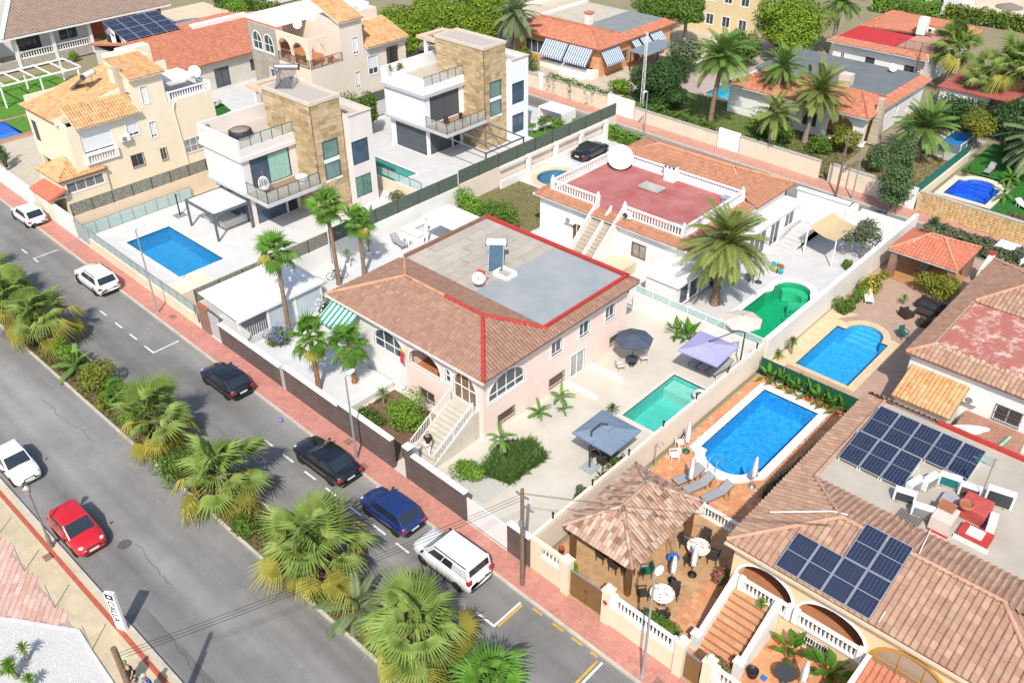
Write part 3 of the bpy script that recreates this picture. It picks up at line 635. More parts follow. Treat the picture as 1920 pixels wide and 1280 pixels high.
def parasol(x, y, label, rad, zc, mat, sides=8, z=0, drop=.4, pole=DARKM):
 r = thing('parasol', label, 'parasol', (x, y, z)); MB().tube([(0, 0, 0), (0, 0, zc)], .03, 8).build('pole', pole, r, local=True); MB().lathe([(.26, 0), (.26, .07), (.05, .1)], n=12).build('base', pole, r, local=True); canopy_mesh(sides, rad, zc, drop, .03).build('canopy', mat, r, local=True)
 m = MB(); [m.bar((0, 0, zc - .05), (rad * .97 * math.cos(6.283 * i / sides), rad * .97 * math.sin(6.283 * i / sides), zc - drop - .03), .02) for i in range(sides)]; m.build('ribs', pole, r, local=True); MB().ball((0, 0, zc + .04), .04, 6, 4).build('finial', pole, r, local=True); return r
def ac_unit(x, y, z, rz, label, grille=DARKM, w_=.85, h=.6, d_=.32, group=None):
 r = thing('air_conditioner', label, 'air conditioner', (x, y, z), group, rz); MB().box(-w_ / 2, w_ / 2, -d_ / 2, d_ / 2, .06, h).build('casing', WHITEP, r, local=True, bevel=.02)
 m = MB(); m.tube([(-.12, -d_ / 2 - .012, h * .52), (-.12, -d_ / 2 + .01, h * .52)], h * .37, 14); m.build('fan_grille', grille, r, local=True)
 MB().box(-w_ / 2 + .1, w_ / 2 - .1, d_ / 2 - .01, d_ / 2 + .012, .12, h - .1).build('coil', grille, r, local=True); m = MB()
 for x_ in (-.3, .3): m.box(x_ - .03, x_ + .03, -d_ / 2, d_ / 2, 0, .06)
 m.build('feet', DARKM, r, local=True); return r
def pv_mat():
 if 'solar_cells' in MATS: return MATS['solar_cells']
 b = NB('solar_cells'); tc = b.N('TexCoord'); t = b.N('TexBrick'); t.offset = 0; t.inputs['Scale'].default_value = 1; t.inputs['Brick Width'].default_value = .1666; t.inputs['Row Height'].default_value = .088; t.inputs['Mortar Size'].default_value = .004
 t.inputs['Color1'].default_value = (.005, .010, .035, 1); t.inputs['Color2'].default_value = (.008, .016, .048, 1); t.inputs['Mortar'].default_value = (.22, .25, .32, 1); b.L(tc.outputs['Object'], t.inputs['Vector'])
 MATS['solar_cells'] = b.fin(t.outputs['Color'], .25, 0, .25); return MATS['solar_cells']
ALU = pm('aluminium', (.62, .63, .64), .35, .05, 2, metal=.6)
def dish(x, y, z, rad, az, el, label, post=.5):
 r = thing('satellite_dish', label, 'satellite dish', (x, y, z)); MB().tube([(0, 0, 0), (0, 0, post)], .035, 8).build('mast', GREYM, r, local=True)
 M = Matrix.Translation((0, 0, post)) @ Matrix.Rotation(az, 4, 'Z') @ Matrix.Rotation(R(90) - el, 4, 'Y'); m = MB(); n = 22
 pr = [(.01, .0)] + [(rad * t, rad * .22 * t * t) for t in (.25, .5, .75, 1)]; vs = [M @ Vector((a * math.cos(6.283 * k / n), a * math.sin(6.283 * k / n), zz)) for a, zz in pr for k in range(n)]
 m.add(vs, [(i * n + k, i * n + (k + 1) % n, (i + 1) * n + (k + 1) % n, (i + 1) * n + k) for i in range(len(pr) - 1) for k in range(n)], True); m.build('reflector', WHITEP, r, local=True)
 m = MB(); F_ = M @ Vector((0, 0, rad * .75)); [m.bar(M @ Vector((rad * math.cos(a), rad * math.sin(a), rad * .22)), F_, .02) for a in (0, 2.1, 4.2)]; m.build('feed_arm', GREYM, r, local=True); MB().ball(F_, .06, 8, 5).build('feed_horn', GREYM, r, local=True); return r
def solar_heater(x, y, z, rz, label, w_=1.0, L=1.9, tube=False):
 r = thing('solar_water_heater', label, 'water heater', (x, y, z), None, rz); zt = 1.25; m = MB()
 for s in (-1, 1): m.bar((s * w_ / 2, -L * .45, 0), (s * w_ / 2, L * .35, zt), .04); m.bar((s * w_ / 2, L * .35, 0), (s * w_ / 2, L * .35, zt), .04); m.bar((s * w_ / 2, -L * .45, .03), (s * w_ / 2, L * .35, .03), .04)
 m.build('stand', GREYM, r, local=True); M = Matrix.Translation((0, -L * .45, .06)) @ Matrix.Rotation(math.atan2(zt, L * .8), 4, 'X')
 if tube:
  for i in range(14): xx = -w_ / 2 + .05 + (w_ - .1) * i / 13; MB().tube([M @ Vector((xx, .05, .02)), M @ Vector((xx, L * 1.0, .02))], .026, 6).build('vacuum_tube', pm('vacuum_tube', (.02, .03, .09), .15, .2, 3, spec=.8), r, local=True)
 else: MB().box(-w_ / 2 + .02, w_ / 2 - .02, 0, L * .98, 0, .08, M).build('collector', pm('solar_collector', (.05, .10, .14), .12, .15, 2, spec=.7), r, local=True)
 MB().tube([(-w_ * .68, L * .4, zt + .12), (w_ * .68, L * .4, zt + .12)], .26, 14).build('tank', WHITEP if not tube else GREYM, r, local=True)
 for s in (-1, 1): MB().tube([(s * w_ * .68, L * .4, zt + .12), (s * (w_ * .68 + .06), L * .4, zt + .12)], .27, 14).build('tank_cap', DARKM, r, local=True)
 return r
def lamp_post(x, y, h, label, az=R(-90), arm=.5, pole=pm('galvanised_steel', (.40, .42, .43), .45, .08, 3, metal=.4), z=0, head=WHITEP):
 r = thing('street_lamp', label, 'street lamp', (x, y, z)); MB().tube([(0, 0, 0), (0, 0, .5), (0, 0, h)], [.085, .075, .045], 8).build('pole', pole, r, local=True); d = Vector((math.cos(az), math.sin(az), 0)); e = d * arm + Vector((0, 0, h + .08))
 MB().box(-.12, .12, -.12, .12, 0, .04).build('base_plate', pole, r, local=True); m = MB(); m.tube([(0, 0, h - .02), e], .035, 6); m.build('arm', pole, r, local=True); m = MB(); m.ball(e + d * .18, 1, 10, 6, (.32, .32, .08));
 m.v = [tuple(Vector((0, 0, 0)) + e + d * .18 + Quaternion((0, 0, 1), az) @ Vector(((v[0] - (e + d * .18).x), (v[1] - (e + d * .18).y) * .55, v[2] - e.z))) for v in m.v]; m.build('lamp_head', head, r, local=True); return r
# --- cars
TYRE = pm('tyre_rubber', (.018, .018, .019), .85, .2, 8); RIM = pm('alloy_rim', (.42, .43, .45), .3, .1, 5, metal=.7); LAMPW = pm('headlamp_lens', (.62, .66, .70), .08, .1, 6, spec=.8); LAMPR = pm('tail_lamp_lens', (.45, .012, .015), .12, .2, 6, spec=.7); CARG = pm('car_glass', (.018, .026, .032), .03, .2, 1, spec=1.0); PLATE = pm('number_plate', (.78, .78, .74), .5, .03, 5); SILL = pm('black_trim', (.02, .02, .022), .6, .2, 5)
def paint(name, c, rough=.22):
 if name in MATS: return MATS[name]
 b = NB(name); b.fin(b.mix(b.ramp(b.noise(b.pos(), 1.1, 4), [(.3, 0.), (.7, 1.)]), sc3(c, .92), sc3(c, 1.06)), rough, 0, .5); b.p.inputs['Coat Weight'].default_value = .8; b.p.inputs['Coat Roughness'].default_value = .05; MATS[name] = b.m; return b.m
def car(label, x, y, rz, pt, L=4.3, W=1.78, H=1.45, belt=.88, hood=.86, xw0=.22, xw1=.06, xr1=-.30, xr0=-.43, wb=.6, wr=.31, tail=.92, cat='car', name='parked_car', rails=False, z=-.12, roofm=None, group='cars on the two streets', van=False, boot=None, plate_front=False, wn=2, tilt=.80):
 r = thing(name, label, cat, (x, y, z), group, rz); h = L / 2; w_ = W / 2; boot = boot or belt
 st = [(-h, .80, .38, boot - .34), (-h + .05, .90, .28, boot - .12), (-h + .16, .955, .24, boot - .03), (-h + .5, .995, .21, boot), (-h + L * .27, 1.0, .20, belt + .005), (0, 1.0, .19, belt), (h * xw0 * 2, 1.0, .19, belt - .005), (h * .62, .99, .20, hood - .01), (h * .80, .955, .21, hood - .07), (h * .92, .86, .23, hood - .16), (h * .975, .76, .28, hood - .26), (h, .64, .36, hood - .36)]
 ring_ = lambda X, f, zl, zt: [(X, 0, zl), (X, -w_ * f * .86, zl), (X, -w_ * f * .985, zl + .12), (X, -w_ * f, (zl + zt) * .52), (X, -w_ * f * .975, zt - .10), (X, -w_ * f * .90, zt - .015), (X, -w_ * f * .5, zt + .035), (X, 0, zt + .05), (X, w_ * f * .5, zt + .035), (X, w_ * f * .90, zt - .015), (X, w_ * f * .975, zt - .10), (X, w_ * f, (zl + zt) * .52), (X, w_ * f * .985, zl + .12), (X, w_ * f * .86, zl)]
 vs = []; n = 14
 for s in st: vs += ring_(*s)
 m = MB(); m.add(vs, [(i * n + k, i * n + (k + 1) % n, (i + 1) * n + (k + 1) % n, (i + 1) * n + k) for i in range(len(st) - 1) for k in range(n)] + [tuple(range(n)), tuple(range(len(vs) - 1, len(vs) - n - 1, -1))], True); m.build('body', pt, r, local=True)
 xa, xb, xc, xd = xr0 * L, xr1 * L, xw1 * L, xw0 * L; wb_ = w_ * .90; wt = w_ * tilt; zb = belt - .02; zt = H - .055
 B = [Vector(v) for v in ((xa, -wb_, zb), (xd, -wb_, zb), (xd, wb_, zb), (xa, wb_, zb))]; U = [Vector(v) for v in ((xb, -wt, zt), (xc, -wt, zt), (xc, wt, zt), (xb, wt, zt))]
 xm = (xb + xc) / 2; m = MB(); m.add(B + U + [(xb + .12, 0, H), (xc - .15, 0, H - .01), (xm, -wt * .6, H - .004), (xm, wt * .6, H - .004), (xm, 0, H + .01)], [(0, 1, 5, 4), (1, 2, 6, 5), (2, 3, 7, 6), (3, 0, 4, 7), (4, 5, 10), (5, 9, 12), (5, 12, 10), (5, 6, 9), (6, 11, 12), (6, 12, 9), (7, 11, 6), (4, 10, 12), (4, 12, 8), (4, 8, 7), (7, 8, 12), (7, 12, 11)]); m.build('cabin', roofm or pt, r, local=True, bevel=.05)
 def pane(a, b, c, d, u0, u1, v0, v1, nm, mat=CARG):
  f = lambda u, v: a.lerp(b, u).lerp(d.lerp(c, u), v); nr = (b - a).cross(d - a).normalized() * .022; q = [f(u0, v0), f(u1, v0), f(u1, v1), f(u0, v1)]; MB().add([p + nr for p in q] + [p - nr * .5 for p in q], [(0, 1, 2, 3), (0, 4, 5, 1), (1, 5, 6, 2), (2, 6, 7, 3), (3, 7, 4, 0)]).build(nm, mat, r, local=True)
 pane(B[1], B[2], U[2], U[1], .06, .94, .06, .93, 'windscreen'); pane(B[3], B[0], U[0], U[3], .09, .91, .14 if not van else .35, .88, 'rear_window')
 for a, b, c, d, s in ((B[0], B[1], U[1], U[0], 1), (B[2], B[3], U[3], U[2], -1)):
  cuts = [.10, .36, .60, .90] if wn == 3 else [.10, .50, .90]
  if s < 0: cuts = [1 - k for k in cuts][::-1]
  for i in range(len(cuts) - 1): pane(a, b, c, d, cuts[i] + .012, cuts[i + 1] - .012, .14, .88, 'side_window', CARG if not (van and ((i == 0 and s > 0) or (i == len(cuts) - 2 and s < 0))) else pt)
 axl = (L * wb / 2 - .02 * L, -L * wb / 2 - .0 * L)
 for X in axl:
  for s in (-1, 1):
   Y = s * (w_ - .13); wo = MB(); pr = [(wr * .62, -.1), (wr * .93, -.1), (wr, -.06), (wr, .06), (wr * .93, .1), (wr * .62, .1)]; nn = 18; vv = [(X + a * math.cos(6.283 * k / nn), Y + s * bb, wr + a * math.sin(6.283 * k / nn)) for a, bb in pr for k in range(nn)]
   wo.add(vv, [(i * nn + k, i * nn + (k + 1) % nn, (i + 1) * nn + (k + 1) % nn, (i + 1) * nn + k) for i in range(len(pr) - 1) for k in range(nn)], True); wh = wo.build('wheel', TYRE, r, local=True)
   q = MB(); q.tube([(X, Y + s * .02, wr), (X, Y + s * .085, wr)], wr * .63, 16); q.build('rim', RIM, wh, local=True)
   q = MB(); q.tube([(X, Y - s * .2, wr + .02), (X, s * (w_ * .985 + .004), wr + .02)], wr * 1.16, 20); q.build('wheel_arch', SILL, r, local=True)
   wo_ = wh;
   for o_ in (wh,): o_.location = (0, s * .028, 0)
 for s in (-1, 1):
  m = MB(); m.ball((h * .855, s * w_ * .64, hood - .165), 1, 10, 6, (.2, .15, .06)); m.build('headlight', LAMPW, r, local=True); m = MB(); zz = (boot - .2) if not van else boot - .05
  m.box(-h + .0, -h + .22, s * w_ * .80 - .13, s * w_ * .80 + .13, zz - (.09 if not van else .22), zz + .08); m.build('taillight', LAMPR, r, local=True, bevel=.03)
  MB().ball((xd * .86, s * (w_ + .09), belt + .07), 1, 8, 5, (.07, .11, .075)).build('mirror', SILL, r, local=True)
  MB().box(-L * .24, L * .24, s * w_ * .98 - .02, s * w_ * .98 + .02, .2, .27).build('sill', SILL, r, local=True)
  for X in ((.08, -.17) if wn > 1 else (.05,)): MB().box(X * L, X * L + .16, s * w_ * .985 - .012, s * w_ * .985 + .022, belt - .17, belt - .135).build('door_handle', pt, r, local=True)
  if rails: MB().bar((xb + .12, s * wt * .93, H - .01), (xc - .15, s * wt * .93, H - .01), .04, .045).build('roof_rail', SILL, r, local=True)
 MB().box(-h - .012, -h + .04, -.26, .26, boot - .42, boot - .31).build('number_plate', PLATE, r, local=True); MB().box(h - .05, h + .012, -.26, .26, .44, .54).build('number_plate', PLATE, r, local=True)
 MB().box(h - .09, h - .005, -w_ * .42, w_ * .42, hood - .33, hood - .25).build('grille', SILL, r, local=True); MB().box(-h - .02, -h + .1, -w_ * .78, w_ * .78, .30, .40).build('bumper', SILL, r, local=True, bevel=.02)
 return r
# --- people
SKIN = pm('skin', (.48, .27, .18), .6, .08, 9)
def person(label, x, y, z, rz, shirt, legs, hair, pose, bag=None, cap=None, shoes=BLACK, short=False):
 r = thing('person', label, 'person', (x, y, z), None, rz)
 J = dict(pel=(0, 0, .92), bel=(0.01, 0, 1.08), che=(.02, 0, 1.30), nek=(.03, 0, 1.47), hd0=(.05, 0, 1.54), hd1=(.06, 0, 1.68), hipL=(0, .09, .88), hipR=(0, -.09, .88), knL=(.03, .10, .48), knR=(.03, -.10, .48), anL=(0, .10, .08), anR=(0, -.10, .08), toL=(.16, .11, .03), toR=(.16, -.11, .03), shL=(.01, .18, 1.40), shR=(.01, -.18, 1.40), elL=(-.02, .24, 1.13), elR=(-.02, -.24, 1.13), wrL=(.06, .25, .90), wrR=(.06, -.25, .90), haL=(.1, .25, .80), haR=(.1, -.25, .80)); J.update(pose)
 RD = dict(pel=.135, bel=.12, che=.135, nek=.055, hd0=.085, hd1=.09, hipL=.09, hipR=.09, knL=.06, knR=.06, anL=.042, anR=.042, toL=.035, toR=.035, shL=.065, shR=.065, elL=.045, elR=.045, wrL=.03, wrR=.03, haL=.036, haR=.036)
 ED = [('pel', 'bel'), ('bel', 'che'), ('che', 'nek'), ('nek', 'hd0'), ('hd0', 'hd1'), ('pel', 'hipL'), ('pel', 'hipR'), ('hipL', 'knL'), ('hipR', 'knR'), ('knL', 'anL'), ('knR', 'anR'), ('anL', 'toL'), ('anR', 'toR'), ('che', 'shL'), ('che', 'shR'), ('shL', 'elL'), ('shR', 'elR'), ('elL', 'wrL'), ('elR', 'wrR'), ('wrL', 'haL'), ('wrR', 'haR')]
 def grow(nm, names, edges, k, mat):
  import bmesh
  me = bpy.data.meshes.new(nm); bm = bmesh.new(); lay = bm.verts.layers.skin.verify(); vv = {}
  for a in names:
   v = bm.verts.new(J[a]); v[lay].radius = (RD[a] * k.get(a, k['*']), RD[a] * k.get(a, k['*']) * (1.25 if a in ('che', 'pel', 'bel') else 1)); v[lay].use_root = (a == names[0]); vv[a] = v
  for a, b in edges: bm.edges.new((vv[a], vv[b]))
  bm.to_mesh(me); bm.free(); me.materials.append(mat); o = bpy.data.objects.new(nm, me); COL.objects.link(o); link_child(o, r); s = o.modifiers.new('skin', 'SKIN'); s.use_smooth_shade = True; d = o.modifiers.new('smooth', 'SUBSURF'); d.levels = 1; d.render_levels = 1; return o
 grow('body', list(RD), ED, {'*': 1.0}, SKIN)
 J0 = dict(J); mid = lambda a, b, t: tuple(Vector(J0[a]).lerp(Vector(J0[b]), t)); J['cuL'] = mid('shL', 'elL', .75); J['cuR'] = mid('shR', 'elR', .75); RD['cuL'] = RD['cuR'] = .05
 grow('shirt', ['che', 'bel', 'pel', 'shL', 'shR', 'cuL', 'cuR'], [('che', 'bel'), ('bel', 'pel'), ('che', 'shL'), ('che', 'shR'), ('shL', 'cuL'), ('shR', 'cuR')], {'*': 1.42}, shirt)
 e = .5 if short else .9
 J['hmL'] = mid('knL', 'anL', e) if not short else mid('hipL', 'knL', .85); J['hmR'] = mid('knR', 'anR', e) if not short else mid('hipR', 'knR', .85); RD['hmL'] = RD['hmR'] = .05 if not short else .072
 if short: grow('shorts', ['pel', 'hipL', 'hipR', 'hmL', 'hmR'], [('pel', 'hipL'), ('pel', 'hipR'), ('hipL', 'hmL'), ('hipR', 'hmR')], {'*': 1.4, 'pel': 1.3}, legs)
 else: grow('trousers', ['pel', 'hipL', 'hipR', 'knL', 'knR', 'hmL', 'hmR'], [('pel', 'hipL'), ('pel', 'hipR'), ('hipL', 'knL'), ('hipR', 'knR'), ('knL', 'hmL'), ('knR', 'hmR')], {'*': 1.4, 'pel': 1.3}, legs)
 hd = Vector(J['hd1']); MB().ball(hd + Vector((-.02, 0, .035)), 1, 12, 8, (.115, .1, .105)).build('hair', hair, r, local=True); nz = hd + Vector((.095, 0, -.035)); MB().ball(nz, 1, 6, 4, (.02, .014, .025)).build('nose', SKIN, r, local=True)
 for s in (-1, 1): MB().ball(hd + Vector((.08, s * .035, .0)), .013, 6, 4).build('eye', BLACK, r, local=True); MB().ball(hd + Vector((.0, s * .095, -.02)), 1, 6, 4, (.025, .012, .032)).build('ear', SKIN, r, local=True)
 MB().box(hd.x + .085, hd.x + .095, -.025, .025, hd.z - .075, hd.z - .067).build('mouth', pm('lips', (.3, .09, .08), .6, .1, 5), r, local=True)
 if cap: m = MB(); m.ball(hd + Vector((-.01, 0, .06)), 1, 12, 6, (.12, .11, .09)); m.box(hd.x + .06, hd.x + .2, hd.y - .075, hd.y + .075, hd.z + .045, hd.z + .06); m.build('cap', cap, r, local=True)
 for s, a, t in (('L', 'anL', 'toL'), ('R', 'anR', 'toR')):
  A = Vector(J[a]); B_ = Vector(J[t]); MB().tube([A + (A - B_) * .35 + Vector((0, 0, -.03)), (A + B_) / 2 + Vector((0, 0, -.02)), B_ + Vector((0, 0, .0))], [.045, .052, .035], 8).build('shoe', shoes, r, local=True)
  for f in range(5):
   w_ = Vector(J['wr' + s]); hh = Vector(J['ha' + s]); d = (hh - w_).normalized(); sd_ = d.orthogonal().normalized(); off = sd_ * (.013 * (f - 2)) if f < 4 else sd_ * -.035
   MB().tube([hh + off, hh + off + d * (.05 if f < 4 else .02), hh + off + d * (.085 - .006 * abs(f - 1.5) if f < 4 else .05) + Vector((.012, 0, 0))], [.011, .010, .008], 5).build('finger' if f < 4 else 'thumb', SKIN, r, local=True)
 if bag: c = Vector(J['che']); MB().box(c.x - .32, c.x - .14, -.14, .14, c.z - .3, c.z + .1).build('backpack', bag, r, local=True, bevel=.04)
 return r
# --- pools first (the ground is cut round them)
BL = mosaic('blue_mosaic', (.03, .30, .62), (.10, .48, .78)); BL2 = mosaic('cyan_mosaic', (.04, .36, .62), (.12, .52, .76), 6); RB = mosaic('royal_blue_mosaic', (.015, .13, .62), (.05, .24, .75)); GR = mosaic('green_mosaic', (.012, .38, .24), (.03, .46, .30), 3); TL = mosaic('teal_plaster', (.16, .55, .50), (.26, .62, .56), 2); CY = mosaic('turquoise_mosaic', (.06, .50, .66), (.14, .60, .74)); F1 = mosaic('deep_blue_mosaic', (.02, .30, .55), (.06, .42, .66), 4)
COPW = pm('white_coping', (.76, .74, .70), .8, .06, 2); COPS = pm('sand_coping', (.62, .48, .30), .85, .12, 2, dirt=.2)
tl = pool('rectangular teal pool with broad step beside the pink house', rect(15.2, 13.8, 18.45, 19.6), (.62, .93, .90), TL, rect(14.95, 13.5, 18.7, 19.85), pm('cream_coping', (.60, .57, .50), .8, .08, 2), rim=.025, depth=1.2)
MB().box(15.25, 18.4, 18.3, 19.55, -1.2, -.4).build('step', pm('pale_pool_step', (.55, .66, .6), .7, .06, 2), tl);
for i in range(3): MB().box(17.9, 18.4, 17.1 + .4 * i, 17.5 + .4 * i, -1.2, -.95 + .18 * i).build('step', TL, tl)
bo = [(20.5, 22.2), (20.5, 14.55), (20.95, 14.55)] + arc(22.4, 14.5, 1.42, 180, 350, 14, 1.0) + [(24.3, 14.9), (24.3, 22.2)]
bc = rrect(20.0, 20, 24.8, 22.75, .25)[:12] + [(20.0, 14.1), (20.35, 13.95), (20.55, 13.9)] + arc(22.4, 14.4, 1.95, 195, 345, 14, 1.6) + [(24.8, 14.6)]
pb = pool('blue mosaic pool with white rim and rounded steps, on terracotta tiles', bo, (.60, .90, .98), BL, bc, COPW)
roman = lambda T_, cx, cy, r_, ry, sg, n, mt: [MB().prism([(x, y) for x, y in arc(cx, cy, r_, 0, sg * 180, 24, ry) if (y - cy) * sg >= ry * .86 * i / n - .01], -1.34, -1.15 + .92 * (i + 1) / n).build('step', mt, T_) for i in range(n)]
roman(pb, 22.4, 14.5, 1.4, .98, -1, 3, BL)
pc = pool('bright blue pool with sandy rim and roman steps, between the brown paving and white wall', [(20.6, 32.4), (20.6, 26.1), (24.4, 26.1), (24.4, 32.4), (23.85, 32.4)] + arc(22.55, 32.5, 1.3, 0, 180, 14, 1.4) + [(21.2, 32.4)], (.60, .90, .98), BL2, [(20.1, 33.2), (20.1, 25.8), (24.95, 25.8), (24.95, 33.0), (24.4, 33.2)] + arc(22.55, 32.6, 1.75, 15, 165, 12, 1.85) + [(20.8, 33.2)], COPS)
roman(pc, 22.55, 32.5, 1.28, 1.38, 1, 4, mosaic('pale_cyan_mosaic', (.10, .46, .70), (.2, .58, .8), 6))
pdl = [(14.4, 25.8), (17.5, 25.8), (17.5, 34.3), (17.15, 34.9)] + arc(15.85, 34.7, 1.3, 15, 165, 14, 1.25) + [(14.45, 34.4), (14.7, 33.7), (14.4, 33.1)]
pd = pool('emerald green freeform pool with curved bench and white rim', pdl, (.45, .93, .74), GR, [(13.9, 25.4), (18.0, 25.4), (18.0, 34.6), (17.6, 35.4)] + arc(15.85, 34.8, 1.8, 22, 165, 12, 1.7) + [(13.95, 34.2), (14.1, 33.6), (13.9, 32.9)], COPW)
m = MB(); m.prism(arc(15.85, 34.7, 1.26, 20, 160, 12, 1.2) + arc(15.85, 34.5, .85, 160, 20, 12, .6), -1.3, -.45); m.prism([(16.1, 33.6), (16.35, 33.1), (17.45, 33.7), (17.3, 34.4)], -1.3, -.4); m.build('bench', mosaic('pale_green_mosaic', (.12, .55, .40), (.2, .62, .47), 3), pd)
for i in range(3): MB().prism([(16.6 - .1 * i, 33.1 - .32 * i), (17.45, 33.5 - .32 * i), (17.45, 33.1 - .32 * i), (16.7 - .1 * i, 32.8 - .32 * i)], -1.3, -.6 - .22 * i).build('step', GR, pd)
pf = pool('rectangular blue pool on the pale deck behind the glass street fence', rect(-29.8, 4.1, -21.2, 8.1), (.55, .88, .97), F1, rect(-30.1, 3.8, -20.9, 8.4), pm('pale_deck_edge', (.66, .64, .60), .8, .05, 2), rim=.02)
MB().box(-22.2, -21.25, 4.15, 4.9, -1.3, -.5).build('step', F1, pf)
pool('dark turquoise pool below the rear modern house', rect(-28.4, 26.4, -21.9, 30.1), (.40, .78, .76), TL, rect(-28.7, 26.1, -21.6, 30.4), pm('pale_deck_edge', (.66, .64, .60)), rim=.02)
pool('small oval pool behind the white house', arc(-11.2, 38.4, 1.75, 0, 360, 24, 1.9)[:-1], (.6, .88, .95), mosaic('grey_blue_mosaic', (.07, .24, .38), (.13, .34, .48)), arc(-11.2, 38.4, 2.3, 0, 360, 24, 2.45)[:-1], COPS)
pool('round-ended blue pool among white walls at the top left', arc(-86.4, 44, 2.6, 0, 360, 24, 3.4)[:-1], (.6, .9, .97), BL, arc(-86.4, 44, 3.1, 0, 360, 24, 3.9)[:-1], COPS)
pool('plain royal blue pool at the left edge beside the yellow house', rect(-66.5, 2.5, -61.3, 11.2), (.6, .86, .99), mosaic('sky_blue_plaster', (.05, .26, .72), (.1, .36, .8), 2), rect(-66.9, 2.1, -60.9, 11.6), pm('brick_red_edge', (.40, .22, .16), .85, .12, 2))
pool('turquoise pool half hidden by palm trunks in the garden behind', rect(-13.5, 68.2, -9.4, 76.6), (.62, .93, .98), CY, rect(-13.9, 67.8, -9.0, 77.0), pm('grey_rose_edge', (.48, .40, .36), .85, .1, 2))
pq = pool('royal blue pool behind the honey-coloured stone wall', [(17.7, 59.6), (21.5, 59.6), (21.5, 63.7), (20.9, 63.7)] + arc(19.6, 63.8, 1.3, 0, 180, 12, 1.1) + [(17.7, 63.7)], (.55, .82, .99), RB, [(17.1, 59.1), (22.1, 59.1), (22.1, 64.3)] + arc(19.6, 64.2, 1.8, 5, 175, 10, 1.35) + [(17.1, 64.3)], pm('pale_stone_coping', (.66, .58, .46), .85, .1, 2))
roman(pq, 19.6, 63.8, 1.28, 1.08, 1, 3, RB)
# --- ground, streets, pavements
yk = lambda x: -.43 - .021 * x
yw = lambda x: 1.0 - .021 * x
y2 = lambda x: 55.2 - .04 * x
def psheet(name, poly, z, mat):
 hs = [p for p in POOLS if inpoly(sum(a for a, b in p) / len(p), sum(b for a, b in p) / len(p), poly)]
 return struct(name, MB().sheet(poly, hs, z), mat)
def asphalt(name, c, sx):
 if name in MATS: return MATS[name]
 b = NB(name); P = b.pos(); mp = b.N('Mapping'); mp.inputs['Scale'].default_value = (sx, .55, 1); b.L(P, mp.inputs[0])
 lanes = b.ramp(b.noise(mp.outputs[0], 1.0, 3, .5), [(.3, .70), (.7, 1.28)]); f = b.ramp(b.noise(P, 45, 3, .8), [(.25, .78), (.75, 1.2)]); bl = b.ramp(b.noise(P, .22, 8, .75), [(.3, .78), (.7, 1.18)]); st = b.ramp(b.noise(P, .75, 4, .75), [(.66, 0.0), (.76, .6)])
 k = b.mix(1., b.mix(1., b.mix(1., c, lanes, 'MULTIPLY'), f, 'MULTIPLY'), bl, 'MULTIPLY'); k = b.mix(st, k, sc3(c, .35)); b.bump(b.noise(P, 70, 3), .25, .01); MATS[name] = b.fin(k, .85, 0, .3); return MATS[name]
ASPH = asphalt('asphalt', (.215, .208, .198), .03)
psheet('ground', [(-400, -200), (300, -200), (300, 420), (-400, 420)], -.16, pm('dry_ground', (.38, .31, .21), .95, .25, .35, col2=(.22, .215, .11), dirt=.3, bump=.4, bsc=6))
struct('road', MB().sheet([(-140, -15.2), (110, -15.2), (110, yk(110)), (-140, yk(-140))], (), -.12), ASPH)
struct('back_road', MB().sheet([(-140, 49.6 + 5.6), (110, 45.0), (110, y2(110) - 1.9), (-140, y2(-140) - 1.9)], (), -.115), asphalt('old_asphalt', (.22, .215, .205), .06))
PAVR = pbrick('red_pavement_tiles', (.47, .20, .155), (.54, .25, .20), (.36, .19, .15), .2, .2, .01, bump=.3, var=.14, dirt=.35)
struct('pavement', MB().sheet([(-140, yk(-140)), (110, yk(110)), (110, yw(110) + .1), (-140, yw(-140) + .1)], (), -.006), PAVR)
struct('pavement', MB().sheet([(-140, y2(-140) - 1.9), (110, y2(110) - 1.9), (110, y2(110) + .2), (-140, y2(-140) + .2)], (), 0), pbrick('far_red_pavement', (.48, .24, .18), (.53, .28, .22), (.40, .24, .19), .2, .2, .01, bump=.3, var=.12))
KERB = pm('kerb_concrete', (.50, .46, .38), .85, .12, 1.5, dirt=.45, bump=.2, bsc=30)
def kerb_line(x0, x1, f, wd=.16, z0=-.13, z1=.012, mat=KERB, n=1.0, name='kerb'):
 k = struct(name, MB().add([(x0, f(x0) - .002, z0), (x1, f(x1) - .002, z0), (x1, f(x1) + .02, z0), (x0, f(x0) + .02, z0)], [(0, 1, 2, 3)]), mat); x = x0; rest = MB()
 me = MB().box(.006, n - .006, -wd / 2, wd / 2, z0, z1).mesh('kerb_stone'); me.materials.append(mat); a = math.atan2(f(x1) - f(x0), x1 - x0)
 while x < x1:
  if -45 < x < 34: inst('kerb_stone', me, k, Matrix.Translation((x, f(x), rng.uniform(-.004, .004))) @ Matrix.Rotation(a, 4, 'Z'))
  else:
   M = Matrix.Translation((x, f(x), 0)) @ Matrix.Rotation(a, 4, 'Z'); rest.box(.006, n - .006, -wd / 2, wd / 2, z0, z1, M)
  x += n
 if rest.v: rest.build('kerb_stone', mat, k, kind='stuff')
kerb_line(-90, 60, lambda x: yk(x) - .06); kerb_line(-90, 60, lambda x: -8.38, .14, -.13, .03); kerb_line(-90, 60, lambda x: -6.02, .14, -.13, .03); kerb_line(-90, 60, lambda x: -15.25, .22, -.13, .01)
kerb_line(-60, 45, lambda x: y2(x) - 1.95, .18)
struct('planted_median', MB().sheet([(-120, -8.32), (90, -8.32), (90, -6.08), (-120, -6.08)], (), -.01), SOIL)
